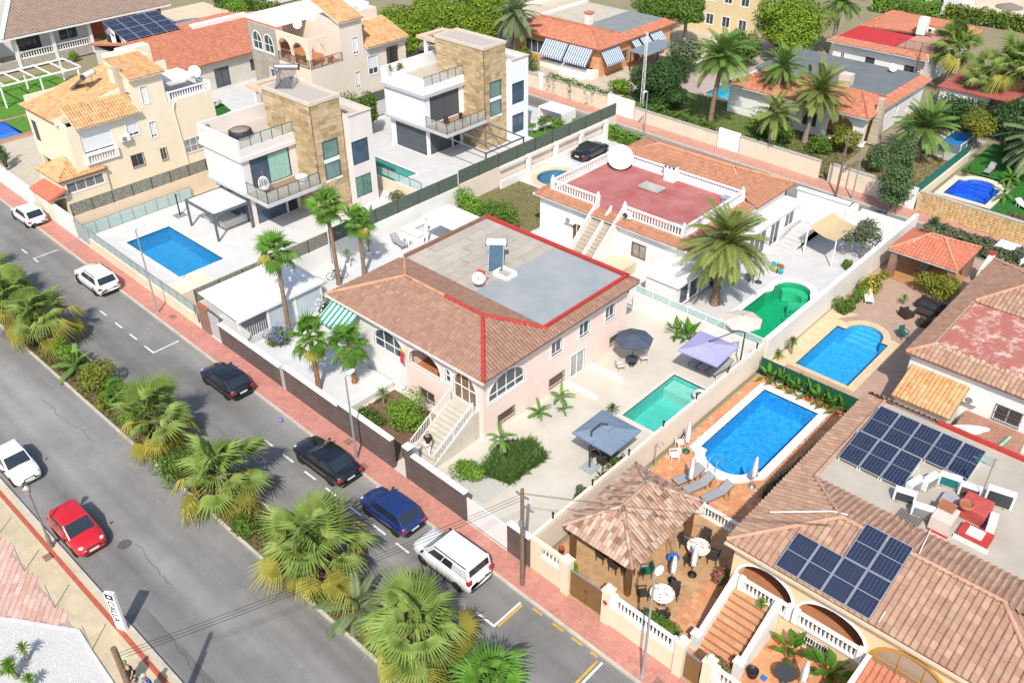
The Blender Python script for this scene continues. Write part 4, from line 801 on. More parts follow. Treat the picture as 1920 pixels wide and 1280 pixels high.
BEI = pbrick('beige_pavement_slabs', (.50, .415, .27), (.55, .455, .31), (.42, .35, .25), .8, .8, .01, bump=.2, var=.14, dirt=.3, off=0)
struct('plaza_pavement', MB().sheet([(-140, -60), (110, -60), (110, -15.34), (-140, -15.34)], (), 0), BEI)
struct('red_kerb_strip', MB().box(-60, 60, -15.78, -15.55, -.01, .012), pm('red_strip_paving', (.40, .10, .06), .85, .2, 3))
pvl = [(-3.2, -17.0), (-.0, -17.15), (3.6, -17.1), (5.3, -17.15), (2.0, -19.25), (-8, -26), (-13, -17.1)]; pvm = pmv('pink_paving_block', [(.50, .30, .24), (.60, .39, .32), (.55, .34, .27), (.66, .46, .38)], .9, 4, .1)
pvs = struct('block_paving', MB().sheet([(-13, -17.05), (5.3, -17.1), (2.0, -19.3), (-8, -26)], (), .006), pm('paving_joint', (.42, .30, .24), .95, .15, 3))
pme = MB().box(-.29, .29, -.14, .14, 0, .035).mesh('paving_block'); pme.materials.append(pvm); cells = []
a45 = R(-38)
for i in range(-40, 40):
 for j in range(-80, 80):
  u = i * .6 + (.3 if j % 2 else 0); v = j * .3; x = 1 + u * math.cos(a45) - v * math.sin(a45); y = -18 + u * math.sin(a45) + v * math.cos(a45)
  if inpoly(x, y, pvl) and x > -6: cells.append((x, y))
cells.sort(key=lambda c: (c[0] - 3) ** 2 + (c[1] + 18) ** 2); rest = MB()
for i, (x, y) in enumerate(cells):
 if i < 300: inst('paving_block', pme, pvs, T(x, y, rng.uniform(-.006, .004), a45))
 else: rest.cur = rng.random(); rest.box(-.29, .29, -.14, .14, 0, .03, T(x, y, 0, a45))
if rest.v: rest.build('paving_block', pvm, pvs, kind='stuff')
GRV = pm('white_gravel', (.50, .485, .46), .95, .10, 18, col2=(.62, .61, .59), dirt=.15, bump=1.0, bsc=24)
gp_ = [(2.0, -19.35), (2.9, -18.75), (5.6, -17.05), (7.2, -17.2), (9.6, -17.35), (16, -18), (16, -30), (-4, -26)]
struct('gravel_bed', MB().sheet(gp_, (), .02), GRV)
m = MB()
for a, b in zip(gp_[:5], gp_[1:6]): m.bar((a[0], a[1], .04), (b[0], b[1], .04), .14, .12)
struct('bed_edging', m, pm('pale_edging', (.60, .58, .55), .85, .12, 3))
q = random.Random(4); m = MB()
for i in range(2600):
 x = q.uniform(-1, 12); y = q.uniform(-23, -17)
 if inpoly(x, y, gp_): s = q.uniform(.02, .05); m.cur = q.random(); m.add([(x - s, y, .02), (x, y - s, .02), (x + s, y, .02), (x, y + s, .02), (x, y, .02 + s)], [(0, 1, 4), (1, 2, 4), (2, 3, 4), (3, 0, 4)])
o = m.build('gravel', pmv('gravel_stone', [(.45, .43, .40), (.6, .59, .57), (.68, .67, .65)], .95)); o['kind'] = 'stuff'; tag(o, 'white gravel chips in the bed at the lower left', 'gravel')
qa = random.Random(8)
def stain(name, c, op=.85):
 if name in MATS: return MATS[name]
 b = NB(name); g = b.N('TexCoord'); v = b.N('VectorMath'); v.operation = 'DISTANCE'; b.L(g.outputs['Generated'], v.inputs[0]); v.inputs[1].default_value = (.5, .5, 0); n = b.N('Math'); n.operation = 'MULTIPLY_ADD'; b.L(b.noise(b.pos(), 4.5, 6, .7), n.inputs[0]); n.inputs[1].default_value = .45; b.L(v.outputs['Value'], n.inputs[2])
 f = b.ramp(n.outputs[0], [(.36, op), (.66, 0.)]); b.fin(c, .7, 0, .3); t = b.N('BsdfTransparent'); mx = b.N('MixShader'); b.L(f, mx.inputs[0]); b.L(t.outputs[0], mx.inputs[1]); b.L(b.p.outputs[0], mx.inputs[2]); b.L(mx.outputs[0], b.out.inputs['Surface']); MATS[name] = b.m; return b.m
for i, (x, y, r_) in enumerate(((8.1, -9.4, .42), (13.2, -9.6, .3), (-5.5, -9.5, .6), (5.0, -11.5, .16), (9.5, -13.0, .14), (-20, -11, .3), (14.5, -11.6, .12), (18.9, -1.8, .55), (2.5, -4.2, .3))): struct('oil_stain', MB().sheet([(x + r_ * 1.9 * math.cos(a), y + r_ * 1.4 * math.sin(a)) for a in [6.283 * k / 18 for k in range(18)]], (), -.117), stain('oil_stain', (.04, .038, .036)))
for x0, y0, n in ((2.3, -12.4, 12), (-14, -10.2, 18), (9, -14.2, 14), (-26, -4.2, 16), (-3, -4.0, 10), (14, -4.4, 10)):
 p = [(x0, y0)]
 for k in range(n): p.append((p[-1][0] + qa.uniform(.25, .5), p[-1][1] + qa.uniform(-.16, .13)))
 struct('road_crack', MB().sheet([(a, b + .012) for a, b in p] + [(a, b - .012) for a, b in p[::-1]], (), -.1175), pm('crack_tar', (.06, .058, .055), .8, .2, 4))
struct('road_patch', MB().sheet(rect(-9.5, -5.6, -3.5, -4.4), (), -.118), asphalt('patch_asphalt', (.165, .16, .155), .2)); struct('road_patch', MB().sheet(rect(6.5, -14.9, 18.5, -14.1), (), -.118), asphalt('patch_asphalt', (.165, .16, .155), .2))
PAINTW = pm('white_road_paint', (.68, .68, .66), .8, .15, 4, dirt=.4); PAINTY = pm('yellow_road_paint', (.58, .34, .05), .8, .18, 4, dirt=.4)
def marks(name, lst, mat):
 for p in lst: struct(name, MB().sheet(p, (), -.114), mat)
def dash(x0, x1, y, wd=.12): return rect(x0, y - wd / 2, x1, y + wd / 2)
marks('parking_mark', [dash(x, x + 1.05, -2.72 - .012 * x) for x in (-35.5, -33.3, -21.4, -19.0, -16.8, .1, 2.2, 4.4, 6.4, 8.6, 10.7, 12.6)], PAINTW)
marks('parking_mark', [rect(-14.6, -2.62, -13.3, -2.5), rect(-13.42, -2.5, -13.3, -.6), rect(19.0, -3.28, 20.26, -3.16), rect(20.14, -3.16, 20.26, -1.3), rect(25.3, -3.3, 25.42, -1.3), rect(-33.2, -2.4, -33.08, -.3)], PAINTW)
marks('parking_mark', [rect(20.3, -3.1, 20.42, -1.35), rect(25.08, -3.3, 25.2, -1.4), dash(20.9, 21.5, -1.15), dash(22.2, 22.9, -1.18), dash(23.4, 24.1, -1.2), dash(24.6, 25.0, -1.22)], PAINTY)
marks('kerb_paint', [[(-37, yk(-37) - .2), (-31.5, yk(-31.5) - .2), (-31.5, yk(-31.5) - .16), (-37, yk(-37) - .16)]], PAINTY)
MB().prism(arc(1.9, -12.75, .36, 0, 360, 18)[:-1], -.119, -.108).build('manhole_cover', pm('cast_iron', (.11, .095, .085), .7, .25, 6)); tag(bpy.data.objects['manhole_cover'], 'round iron manhole cover in the road ahead of the red car', 'manhole cover')
for i, (x, y, lb) in enumerate(((4.35, .55, 'small square cover in the red pavement by the brick wall'), (6.75, -.25, 'square cover in the pavement beside the lamp post'), (-16.4, .7, 'small cover in the pavement below the glass fence'), (-.15, -15.95, 'rusty square cover by the near lamp post'), (28.0, -.5, 'brown metal cover at the lower end of the pavement'))):
 o = MB().box(x - .26, x + .26, y - .22, y + .22, .0, .012).build('inspection_cover', pm('rusty_cover', (.25, .15, .11), .8, .25, 6)); tag(o, lb, 'inspection cover')
# --- plot surfaces
CREAM = pm('cream_stamped_concrete', (.53, .485, .40), .8, .06, .35, col2=(.60, .56, .485), dirt=.12, bump=.15, bsc=8)
PALE = pbrick('pale_tile_deck', (.57, .56, .54), (.60, .59, .57), (.50, .49, .475), 1.0, .5, .008, bump=.15, var=.06)
PALED = pbrick('pale_grey_paving', (.53, .525, .515), (.57, .56, .55), (.47, .465, .455), .6, .6, .008, bump=.15, var=.07)
psheet('patio', [(-3.6, yw(-3.6)), (19.05, yw(19)), (19.05, 24.6), (-3.6, 24.6)], .0, CREAM)
psheet('white_yard', [(-13.9, yw(-13.9)), (-3.65, yw(-3.65)), (-3.65, 24.65), (-13.9, 24.65)], .004, pbrick('white_yard_tiles', (.58, .58, .575), (.61, .61, .60), (.53, .53, .525), .8, .8, .008, bump=.12, var=.06))
psheet('pool_deck', [(-33.6, yw(-33.6)), (-13.95, yw(-13.95)), (-13.95, 25.6), (-33.6, 25.6)], .002, PALE)
psheet('pool_deck', [(-36.5, 25.7), (-13.95, 25.7), (-13.95, 51.5), (-36.5, 51.5)], .002, PALED)
psheet('garden_yard', [(-13.85, 24.7), (19.0, 24.7), (19.0, 49.3), (-13.85, 50.2)], .0, PALED)
psheet('brown_patio', [(19.2, 23.7), (44, 23.7), (44, 48.6), (19.2, 49.3)], .0, pbrick('brown_paving', (.40, .27, .20), (.45, .31, .235), (.34, .235, .18), .3, .15, .006, bump=.25, var=.1, off=.5))
psheet('sand_apron', [(19.3, 25.0), (20.2, 25.0), (20.2, 33.4), (21.2, 34.8), (19.3, 34.8)], .006, COPS)
psheet('yellow_house_yard', [(-70, yw(-70)), (-33.7, yw(-33.7)), (-33.7, 24), (-70, 24)], .0, pbrick('cream_yard_tiles', (.50, .44, .34), (.54, .47, .37), (.42, .37, .29), .5, .5, .008, bump=.15, var=.08))
psheet('back_garden', [(-62, 24.2), (-37, 24.2), (-37, 53), (-62, 53)], .0, PALED)
tpa = psheet('terracotta_patio', [(19.3, yw(19.3)), (44, yw(44)), (44, 23.5), (19.3, 23.5)], -.004, pm('terracotta_grout', (.40, .24, .14), .9, .12, 2))
ttm = pmv('terracotta_floor_tile', [(.50, .215, .10), (.62, .30, .15), (.56, .255, .12), (.66, .36, .20)], .7, 3, .12, .15)
tme = MB().box(-.165, .165, -.165, .165, 0, .02).mesh('floor_tile'); tme.materials.append(ttm); cells = []
for i in range(72):
 for j in range(66):
  x = 19.55 + i * .345 + (.17 if j % 2 else 0); y = .75 + j * .345
  if x > 44 or inpoly(x, y, bc): continue
  if (9.9 < y and x < 27.6) or (y < 9.9 and x > 26.4): cells.append((x, y))
cells.sort(key=lambda c: min((c[0] - 22.5) ** 2 + (c[1] - 11.5) ** 2, (c[0] - 31) ** 2 + (c[1] - 2.5) ** 2)); rest = MB()
for i, (x, y) in enumerate(cells):
 if i < 300: inst('floor_tile', tme, tpa, T(x, y, rng.uniform(-.012, -.006)))
 else: rest.cur = rng.random(); rest.box(-.165, .165, -.165, .165, -.01, .012, T(x, y))
rest.build('floor_tile', ttm, tpa, kind='stuff')
struct('stamped_patio', MB().sheet([(19.4, yw(19.4) + .1), (26.3, yw(26)), (26.4, 9.7), (19.4, 9.7)], (), .008), pm('stamped_ochre_concrete', (.44, .25, .115), .7, .18, 1.6, col2=(.54, .35, .19), dirt=.35, bump=.25, bsc=7))
LAWN = pm('lawn_soil', (.13, .16, .045), .95, .3, 3, bump=.5, bsc=25)
LAWNG = pleaf('lawn_grass', (.07, .155, .02), (.11, .21, .03)); DRYG = pleaf('dry_grass', (.22, .21, .09), (.30, .24, .12))
def lawn(poly, lb, n, mat=LAWNG, sm=LAWN, h=.06, seed=1):
 struct('lawn', MB().sheet(poly, (), .016), sm); ground_cover('grass', lb, poly, n, .05, mat, .016, seed, h)
lawn(rect(-14.2, 26.2, -5.6, 35.5), 'patchy dry grass beside the white house', 9000, DRYG, pm('dry_lawn_soil', (.28, .22, .12), .95, .3, 1.2, col2=(.18, .19, .07), bump=.5, bsc=20), seed=5)
lawn([(-20, 57), (-1, 57), (-1, 66), (-8.8, 67.4), (-14.2, 67.4), (-20, 66)], 'green lawn under the palms of the back garden', 9000, seed=6)
lawn([(22.2, 58.5), (32, 57), (36, 75), (17, 75), (17, 66), (22.2, 66)], 'artificial lawn beside the royal blue pool', 9000, pleaf('bright_lawn', (.03, .16, .02), (.05, .2, .03)), pm('turf', (.03, .14, .02), .9, .12, 3), seed=7)
lawn(rect(-80, 9, -61.5, 20), 'green sports turf at the left edge', 7000, pleaf('turf_green', (.08, .21, .02), (.11, .25, .03)), pm('sports_turf', (.09, .22, .025), .9, .1, 2), .03, 8)
lawn([(-56.5, 24.6), (-49.5, 24.6), (-50.5, 27.8), (-53.5, 28.4), (-56.5, 27.4)], 'small patch of artificial grass with deck chairs behind the yellow house', 2500, pleaf('bright_lawn', (.03, .16, .02)), pm('turf', (.03, .14, .02)), .04, 9)
lawn([(-.9, 56), (7.9, 55.6), (7.6, 64.4), (-.9, 64.4)], 'low garden growth before the arched white house', 5000, pleaf('rough_grass', (.11, .15, .04), (.2, .2, .08)), pm('rough_lawn', (.26, .20, .10)), .16, 12)
lawn(rect(-20.6, 44.5, -17.2, 50.8), 'strip of bright lawn under the clipped trees', 2200, pleaf('turf_green', (.08, .21, .02)), pm('sports_turf', (.09, .22, .025)), .04, 10)
lawn([(8, 56.5), (16, 56), (16, 67), (9.5, 69)], 'rough grass under the cypress and palms', 4500, pleaf('rough_grass', (.11, .15, .04), (.2, .2, .08)), pm('rough_lawn', (.26, .20, .10), .95, .3, 1.5, col2=(.15, .18, .05), bump=.5, bsc=20), .12, 11)
psheet('garden_court', [(-62, 57.2), (-20.2, y2(-20) + .3), (-20.2, 92), (-62, 92)], .0, pm('court_paving', (.50, .43, .33), .9, .12, .6, dirt=.25, bump=.2, bsc=12))
psheet('gravel_court', [(13.2, 55.6), (16.4, 55.2), (16.4, 75), (12, 75)], .012, pm('grey_gravel', (.40, .37, .32), .95, .18, 8, bump=.8, bsc=22))
psheet('pool_terrace', [(-20, 67.4), (0, 67.4), (0, 92), (-20, 92)], .0, pm('rose_terrace', (.42, .34, .30), .9, .12, .8, bump=.2, bsc=12))
psheet('pool_terrace', [(-96, 36), (-76, 36), (-76, 52), (-96, 52)], .0, pm('sand_terrace', (.62, .50, .36), .9, .1, .7, bump=.2, bsc=12))
psheet('pool_surround', [(-70, 0), (-60, 0), (-60, 14), (-70, 14)], .008, pm('brick_red_surround', (.42, .25, .18), .9, .12, .8, bump=.2, bsc=12))
# --- the pink house
PINK = pm('pink_render', (.84, .655, .57), .85, .04, .7, streak=.08, bump=.1, bsc=50)
RT = pmv('brown_roof_tile', [(.26, .15, .105), (.32, .19, .135), (.29, .165, .115), (.35, .215, .155)], .85, 2.5, .18); RTU = pm('roof_underlay', (.24, .13, .09), .9, .15, 2)
RT2 = pmv('rose_roof_tile', [(.33, .19, .13), (.39, .24, .17), (.35, .205, .14), (.44, .29, .195), (.37, .23, .16)], .85, 2.0, .14); RTO = pmv('orange_roof_tile', [(.40, .145, .085), (.50, .20, .12), (.45, .17, .10), (.54, .24, .15)], .85, 2.5, .12); RTY = pmv('sand_roof_tile', [(.52, .30, .14), (.62, .39, .20), (.56, .33, .16), (.48, .25, .11)], .85, 2.5, .2); RTG = pmv('mixed_old_roof_tile', [(.36, .21, .145), (.48, .32, .245), (.20, .12, .08), (.42, .26, .19), (.52, .40, .32), (.27, .165, .11)], .9, 3, .2)
REDC = pm('red_ridge_paint', (.44, .045, .035), .7, .15, 4); PEACH = pmv('peach_ridge_tile', [(.50, .24, .14), (.58, .31, .19)], .85, 3, .12); TERF = pm('terracotta_floor', (.40, .17, .08), .75, .15, 3)
hp = thing('pink_house', 'pink house with brown hipped roof, red ridges and grey flat roof', 'house', (3.5, 13, 0))
wall(hp, (3.6, 6.2), (10.4, 6.2), 0, 4.85, PINK, [('arch', .35, 3.2, 2.7, 4.2, dict(trim=.12, spring=.3)), ('archwin', 3.6, 4.1, 2.9, 3.95, dict(trim=.1, n=1, spring=.5)), ('archdoor', 4.3, 6.25, 2.1, 4.3, dict(trim=.08, n=3, spring=.5, glass=pm('amber_glass', (.20, .12, .06), .08, .3, 1.5, spec=.8))), ('grille', 1.15, 2.5, .5, 1.3, dict(rec=.05))])
wall(hp, (-3.2, 6.22), (3.6, 6.22), 0, 4.85, WHITE, [('archwin', 3.7, 6.55, 2.5, 4.15, dict(trim=.1, n=3, spring=.4))])
wall(hp, (10.4, 6.42), (10.4, 20.4), 0, 4.85, PINK, [('archwin', .3, 3.5, 2.5, 4.15, dict(trim=.12, n=4, spring=.3)), ('grille', 1.0, 2.5, .5, 1.2, dict(rec=.05, n=1)), ('grille', 5.8, 7.3, .5, 1.25, dict(rec=.05, n=1)), ('win', 6.0, 7.05, 2.95, 4.0, dict(trim=.14, n=2, sill=1)), ('win', 8.0, 9.5, .02, 1.9, dict(n=2, trim=.05, glass=pm('pale_curtain_glass', (.34, .36, .35), .08, .15, 1, spec=.7))), ('win', 8.8, 9.85, 2.95, 4.0, dict(trim=.14, n=2, sill=1)), ('win', 11.55, 12.6, 2.95, 4.0, dict(trim=.14, n=2, sill=1)), ('grille', 12.2, 13.3, .6, 1.25, dict(rec=.05, n=1))])
wall(hp, (10.18, 20.4), (-3.2, 20.4), 0, 4.85, PINK); wall(hp, (-3.2, 20.18), (-3.2, 6.45), 0, 4.85, WHITE)
MB().box(3.7, 10.15, 6.45, 9.4, 2.0, 2.1).build('porch_floor', TERF, hp); MB().box(3.7, 10.15, 9.4, 9.5, 2.1, 4.8).build('porch_wall', pm('brick_red_plaster', (.36, .16, .11), .85, .1, 2), hp); MB().box(7.0, 7.06, 6.45, 9.4, 2.1, 4.8).build('porch_wall', PINK, hp); MB().box(3.62, 3.7, 6.45, 9.4, 2.1, 4.8).build('porch_wall', PINK, hp)
EZ = 4.95; FL, FR = (-3.55, 5.75, EZ), (10.95, 5.75, EZ); RL, RR = (.7, 9.12, 6.5), (7.7, 9.1, 6.5); BL_, BR_ = (-2.95, 12.1, 5.28), (10.25, 12.0, 5.284)
tile_roof(hp, [FL, FR, RR, RL], RT, .25, .34, .06, under=RTU); tile_roof(hp, [FR, (10.95, 20.9, EZ), (10.25, 20.2, 5.284), BR_, RR], RT, .25, .34, .06, under=RTU); tile_roof(hp, [BR_, BL_, RL, RR], RT, .25, .34, .06, under=RTU); tile_roof(hp, [(-3.55, 12.2, EZ), FL, RL, (-2.95, 12.1, 5.17)], RT, .25, .34, .06, under=RTU)
up = lambda p, d=.06: (p[0], p[1], p[2] + d)
ridge(hp, [up(FR), up(RR), up(BR_)], REDC, .13); ridge(hp, [up(RR), (4.4, 9.1, 6.56)], REDC, .11); ridge(hp, [(4.4, 9.1, 6.56), up(RL)], PEACH); ridge(hp, [up(FL), up(RL), (-2.9, 12.1, 5.3)], PEACH)
MB().box(-3.62, 11.02, 5.62, 5.74, 4.80, 4.93).build('fascia', pm('pink_white_fascia', (.70, .62, .57), .8, .06, 2), hp); MB().box(-3.1, 10.3, 12.05, 20.55, 5.0, 5.2).build('flat_roof', pm('roof_dark_joint', (.14, .13, .12), .9, .2, 3), hp)
FELT = pm('mineral_felt', (.42, .375, .315), .95, .1, 1.2, dirt=.35, bump=.3, bsc=50, rnd=.07)
for i in range(7):
 a = -2.9 + i * .975; cut = 12.2 + 8.2 * (.25 + .5 * ((i * 37) % 10) / 10)
 for y0, y1 in ((12.2, cut - .03), (cut + .03, 20.35)): MB().box(a + .015, a + .96, y0, y1, 5.195, 5.225).build('felt_strip', FELT, hp)
MB().box(3.95, 10.1, 12.2, 20.3, 5.2, 5.245).build('roof_membrane', pm('grey_membrane', (.29, .33, .345), .6, .08, .5, col2=(.36, .37, .36), dirt=.15, bump=.05), hp)
for a, b, mt in (((10.18, 12.0, 5.34), (10.18, 20.5, 5.34), REDC), ((10.3, 20.5, 5.34), (-3.0, 20.5, 5.34), REDC), ((-3.0, 20.5, 5.34), (-3.0, 12.2, 5.34), RTU)): MB().bar(a, b, .2, .22).build('parapet', mt, hp)
MB().bar((10.9, 20.8, 5.0), (-3.4, 20.8, 5.0), .4, .12).build('eave_edge', RTU, hp)
st_ = pm('cream_step', (.52, .48, .40), .8, .07, 2); SW = pm('stair_side', (.60, .55, .46), .85, .06, 1.5, dirt=.2)
fs = thing('entrance_stairs', 'cream entrance stairs with white metal rails up to the pink house door', 'stairs', (9, 4, 0)); steps(fs, 8.1, 9.95, 2.4, 5.75, 0, 2.1, 12, st_)
MB().box(8.0, 10.05, 5.76, 6.17, 0, 2.1).build('landing', st_, fs)
for X in (8.04, 10.01): MB().add([(X - .05, 2.4, 0), (X + .05, 2.4, 0), (X + .05, 5.75, 0), (X - .05, 5.75, 0), (X - .05, 2.4, .25), (X + .05, 2.4, .25), (X + .05, 5.75, 2.15), (X - .05, 5.75, 2.15)], [(0, 1, 5, 4), (1, 2, 6, 5), (2, 3, 7, 6), (3, 0, 4, 7), (4, 5, 6, 7)]).build('side_wall', SW, fs); railing(fs, (X, 2.42), (X, 5.74), .25, 2.15, .85, WHITEP, .13, npost=3)
MB().box(-3.3, 2.3, 2.0, 6.0, .0, .45).build('raised_terrace', pm('white_terrace', (.60, .60, .59), .8, .05, 1.5), hp)
for y in (14.0, 16.65): MB().box(10.42, 13.05, y - .08, y + .08, 0, .26).build('low_wall', WHITE, hp)
aw = MB(); W6 = pstripe('green_stripes', (.70, .73, .70), (.03, .30, .24), .42, 'x'); aw.add([(-3.2, 5.9, 4.55), (-.5, 5.9, 4.55), (-.5, 4.5, 3.7), (-3.2, 4.5, 3.7), (-3.2, 4.5, 3.5), (-.5, 4.5, 3.5)], [(0, 1, 2, 3), (3, 2, 5, 4)]); aw.build('awning', W6, hp)
ch = thing('chimney', 'small cream chimney with a red hood on the pink house roof', 'chimney', (3.5, 13.3, 5.2)); MB().box(3.3, 3.75, 13.05, 13.5, 5.2, 5.95).build('stack', SAND, ch); m = MB(); m.quad((3.2, 12.95, 6.0), (3.85, 12.95, 6.0), (3.85, 13.3, 6.22), (3.2, 13.3, 6.22)); m.quad((3.2, 13.3, 6.22), (3.85, 13.3, 6.22), (3.85, 13.62, 6.0), (3.2, 13.62, 6.0)); m.box(3.28, 3.34, 13.03, 13.1, 5.95, 6.05); m.box(3.7, 3.76, 13.03, 13.1, 5.95, 6.05); m.build('hood', REDC, ch)
dish(3.75, 12.75, 5.6, .42, R(-45), R(38), 'small white dish by the red chimney of the pink house', .35)
solar_heater(2.55, 15.7, 5.23, R(40), 'flat-plate solar heater with white tank on the pink house roof', 1.0, 1.9)
sk = thing('skylight', 'white-framed sunken skylight on the grey roof membrane', 'skylight', (3.9, 15.2, 5.2)); m = MB()
for a in ((3.25, 4.55, 14.6, 14.68), (3.25, 4.55, 15.6, 15.68), (3.25, 3.33, 14.68, 15.6), (4.47, 4.55, 14.68, 15.6)): m.box(a[0], a[1], a[2], a[3], 5.2, 5.5)
m.build('frame', WHITEP, sk); MB().box(3.33, 4.47, 14.68, 15.6, 5.25, 5.29).build('pane', pm('beige_skylight', (.42, .38, .31), .3, .1, 2), sk)
BRK = pbrick('dark_split_brick', (.125, .092, .083), (.16, .118, .105), (.10, .08, .075), .42, .13, .008, 'xz', bump=.7, var=.18); CAP = pm('white_wall_cap', (.78, .77, .75), .8, .05, 2)
def street_wall(x0, x1, h, label, mat=BRK, cap=CAP, capw=.34, th=.22, name='boundary_wall', caph=.09):
 t = thing(name, label, 'wall', ((x0 + x1) / 2, yw((x0 + x1) / 2), 0)); m = MB(); a, b = (x0, yw(x0) + .12, 0), (x1, yw(x1) + .12, 0)
 m.bar((a[0], a[1], h / 2), (b[0], b[1], h / 2), th, h); m.build('wall', mat, t); n = max(1, int((x1 - x0) / 1.1)) if cap else 0
 for i in range(n):
  A = Vector(a).lerp(Vector(b), (i + .004) / n); B = Vector(a).lerp(Vector(b), (i + .996) / n); MB().bar((A.x, A.y, h + caph / 2 + .002), (B.x, B.y, h + caph / 2 + .002), capw, caph).build('coping_stone', cap, t)
 return t
street_wall(-10.6, -3.15, 1.6, 'dark brick street wall with white coping left of the grey pillar'); street_wall(-2.7, 3.1, 1.85, 'dark brick street wall with white coping, from the grey pillar to the lamp post'); street_wall(3.12, 8.2, 2.1, 'dark brick street wall with white coping, left of the open garden gate'); street_wall(9.95, 14.35, 2.0, 'dark brick street wall with white coping, right of the open garden gate'); street_wall(17.5, 19.1, 2.05, 'short dark brick wall with white coping by the wooden utility pole')
street_wall(9.35, 9.9, 2.45, 'dark brick gate pillar with white cap at the open gate', capw=.5, name='gate_pillar'); street_wall(-3.12, -2.72, 1.75, 'grey concrete pillar between two brick walls', CONC, None, name='gate_pillar')
o = street_wall(14.4, 17.45, 1.75, 'plain white sliding gate by the parked van', WHITEP, None, th=.06, name='sliding_gate'); MB().bar((14.4, yw(14.4) + .12, .05), (17.45, yw(17.4) + .12, .05), .1, .08).build('track', GREYM, o)
street_wall(-12.0, -10.65, 2.0, 'pale grey plank gate left of the long brick wall', pm('pale_grey_gate', (.46, .45, .45), .6, .05, 2), None, th=.06, name='garden_gate'); street_wall(-13.3, -12.05, 2.1, 'brown brick pier with tiled top at the end of the glass fence', pbrick('brown_brick', (.28, .15, .11), (.33, .19, .14), (.2, .13, .1), .25, .08, .008, 'xz'), TERRA)
og = thing('garden_gate', 'open white garden gate leaf seen edge-on by the stairs', 'gate', (9.2, 1.2, 0)); MB().box(9.2, 9.24, .95, 1.95, .05, 2.0).build('leaf', WHITEP, og); MB().box(9.14, 9.3, 1.75, 1.85, 1.0, 1.06).build('handle', GREYM, og)
# --- party walls
def party(name, label, x, y0, y1, h, mat, th=.2, cap=None):
 t = thing(name, label, 'wall', (x, (y0 + y1) / 2, 0)); MB().box(x - th / 2, x + th / 2, y0, y1, 0, h).build('wall', mat, t)
 if cap: MB().box(x - th / 2 - .05, x + th / 2 + .05, y0, y1, h + .002, h + .06).build('coping', cap, t)
 return t
CRW = pm('cream_wall', (.76, .66, .54), .85, .05, .8, streak=.1, bump=.1, bsc=40)
pw = party('party_wall', 'long cream party wall with scalloped top and black lamps beside the teal pool', 18.95, 1.0, 24.3, 1.75, CRW, .22)
nsc = 95; sm = MB().prism([(-.1, -.1), (.1, -.1), (.1, .1), (-.1, .1)], 0, .14).mesh('merlon'); sm.materials.append(CRW)
MB().box(18.86, 19.04, 1.0, 24.3, 1.9, 1.96).build('coping', CRW, pw)
for i in range(nsc): inst('merlon', sm, pw, T(18.95, 1.15 + i * .243, 1.752))
for i, (y, k) in enumerate(((2.6, 'nearest the street'), (5.9, 'above the dark shrub bed'), (9.2, 'beside the slate parasol'), (12.6, 'beside the closed white parasol'), (16.1, 'by the middle of the teal pool'), (19.7, 'by the far end of the teal pool'), (23.3, 'by the lilac parasol'))):
 l = thing('wall_lamp', 'small black post lamp on the scalloped wall, ' + k, 'lamp', (18.95, y, 1.96), 'black lamps on the scalloped wall'); MB().tube([(0, 0, 0), (0, 0, .3)], .05, 8).build('post', BLACK, l, local=True); MB().lathe([(.06, .3), (.075, .34), (.07, .42), (.02, .46)], n=8).build('head', BLACK, l, local=True)
party('party_wall', 'tall white wall between the green pool and the far blue pool', 19.05, 24.5, 49.2, 2.15, pm('warm_white_wall', (.74, .70, .63), .85, .04, .8, streak=.1), .25, WHITE)
t = thing('boundary_wall', 'white wall topped with frosted glass panels behind the pink house', 'wall', (13.7, 24.5, 0)); MB().box(8.2, 18.85, 24.4, 24.6, 0, 1.45).build('wall', WHITE, t); railing(t, (8.3, 24.5), (18.8, 24.5), 1.45, 1.45, .6, WHITEP, glass=FROST, npost=8, name='glass_fence')
SCR = pm('dark_green_mesh', (.05, .085, .065), .9, .35, 9, col2=(.17, .20, .15), bump=.6, bsc=30); HTH = pm('heather_screen', (.14, .15, .115), .95, .4, 9, col2=(.36, .34, .27), bump=.8, bsc=24)
def mesh_screen(name, label, x, y0, y1, z0, z1, mat, n, wall_h, wmat, step=0):
 t = thing(name, label, 'fence', (x, (y0 + y1) / 2, 0)); MB().box(x - .1, x + .1, y0, y1, 0, wall_h).build('wall', wmat, t)
 for i in range(n):
  a = y0 + (y1 - y0) * i / n; b = y0 + (y1 - y0) * (i + 1) / n; MB().box(x - .025, x + .025, a + .03, b - .03, z0, z1 + (.0 if not step else step * (i % 2))).build('screen_panel', mat, t); MB().bar((x + .05, a, 0), (x + .05, a, z1), .05).build('post', DARKM, t)
 return t
mesh_screen('screen_fence', 'heather screen fence on white wall beside the white carport', -13.9, 1.6, 13.5, 1.85, 2.95, HTH, 6, 1.85, WHITE); mesh_screen('screen_fence', 'dark green mesh fence on white wall beside the side-yard palms', -13.9, 13.6, 28.0, 1.85, 3.1, SCR, 6, 1.85, WHITE); mesh_screen('screen_fence', 'dark green mesh fence running up to the back street', -13.9, 28.1, 51.3, 2.0, 3.3, SCR, 9, 2.0, CRW)
mesh_screen('screen_fence', 'heather screen fence on beige wall beside the yellow house', -33.65, 1.9, 16.5, 2.0, 3.1, HTH, 8, 2.0, pm('beige_streaked_wall', (.70, .55, .38), .85, .06, .6, streak=.25)); mesh_screen('screen_fence', 'green mesh fence behind the tower houses', -36.8, 24.5, 52, 1.6, 2.7, SCR, 9, 1.6, PALED)
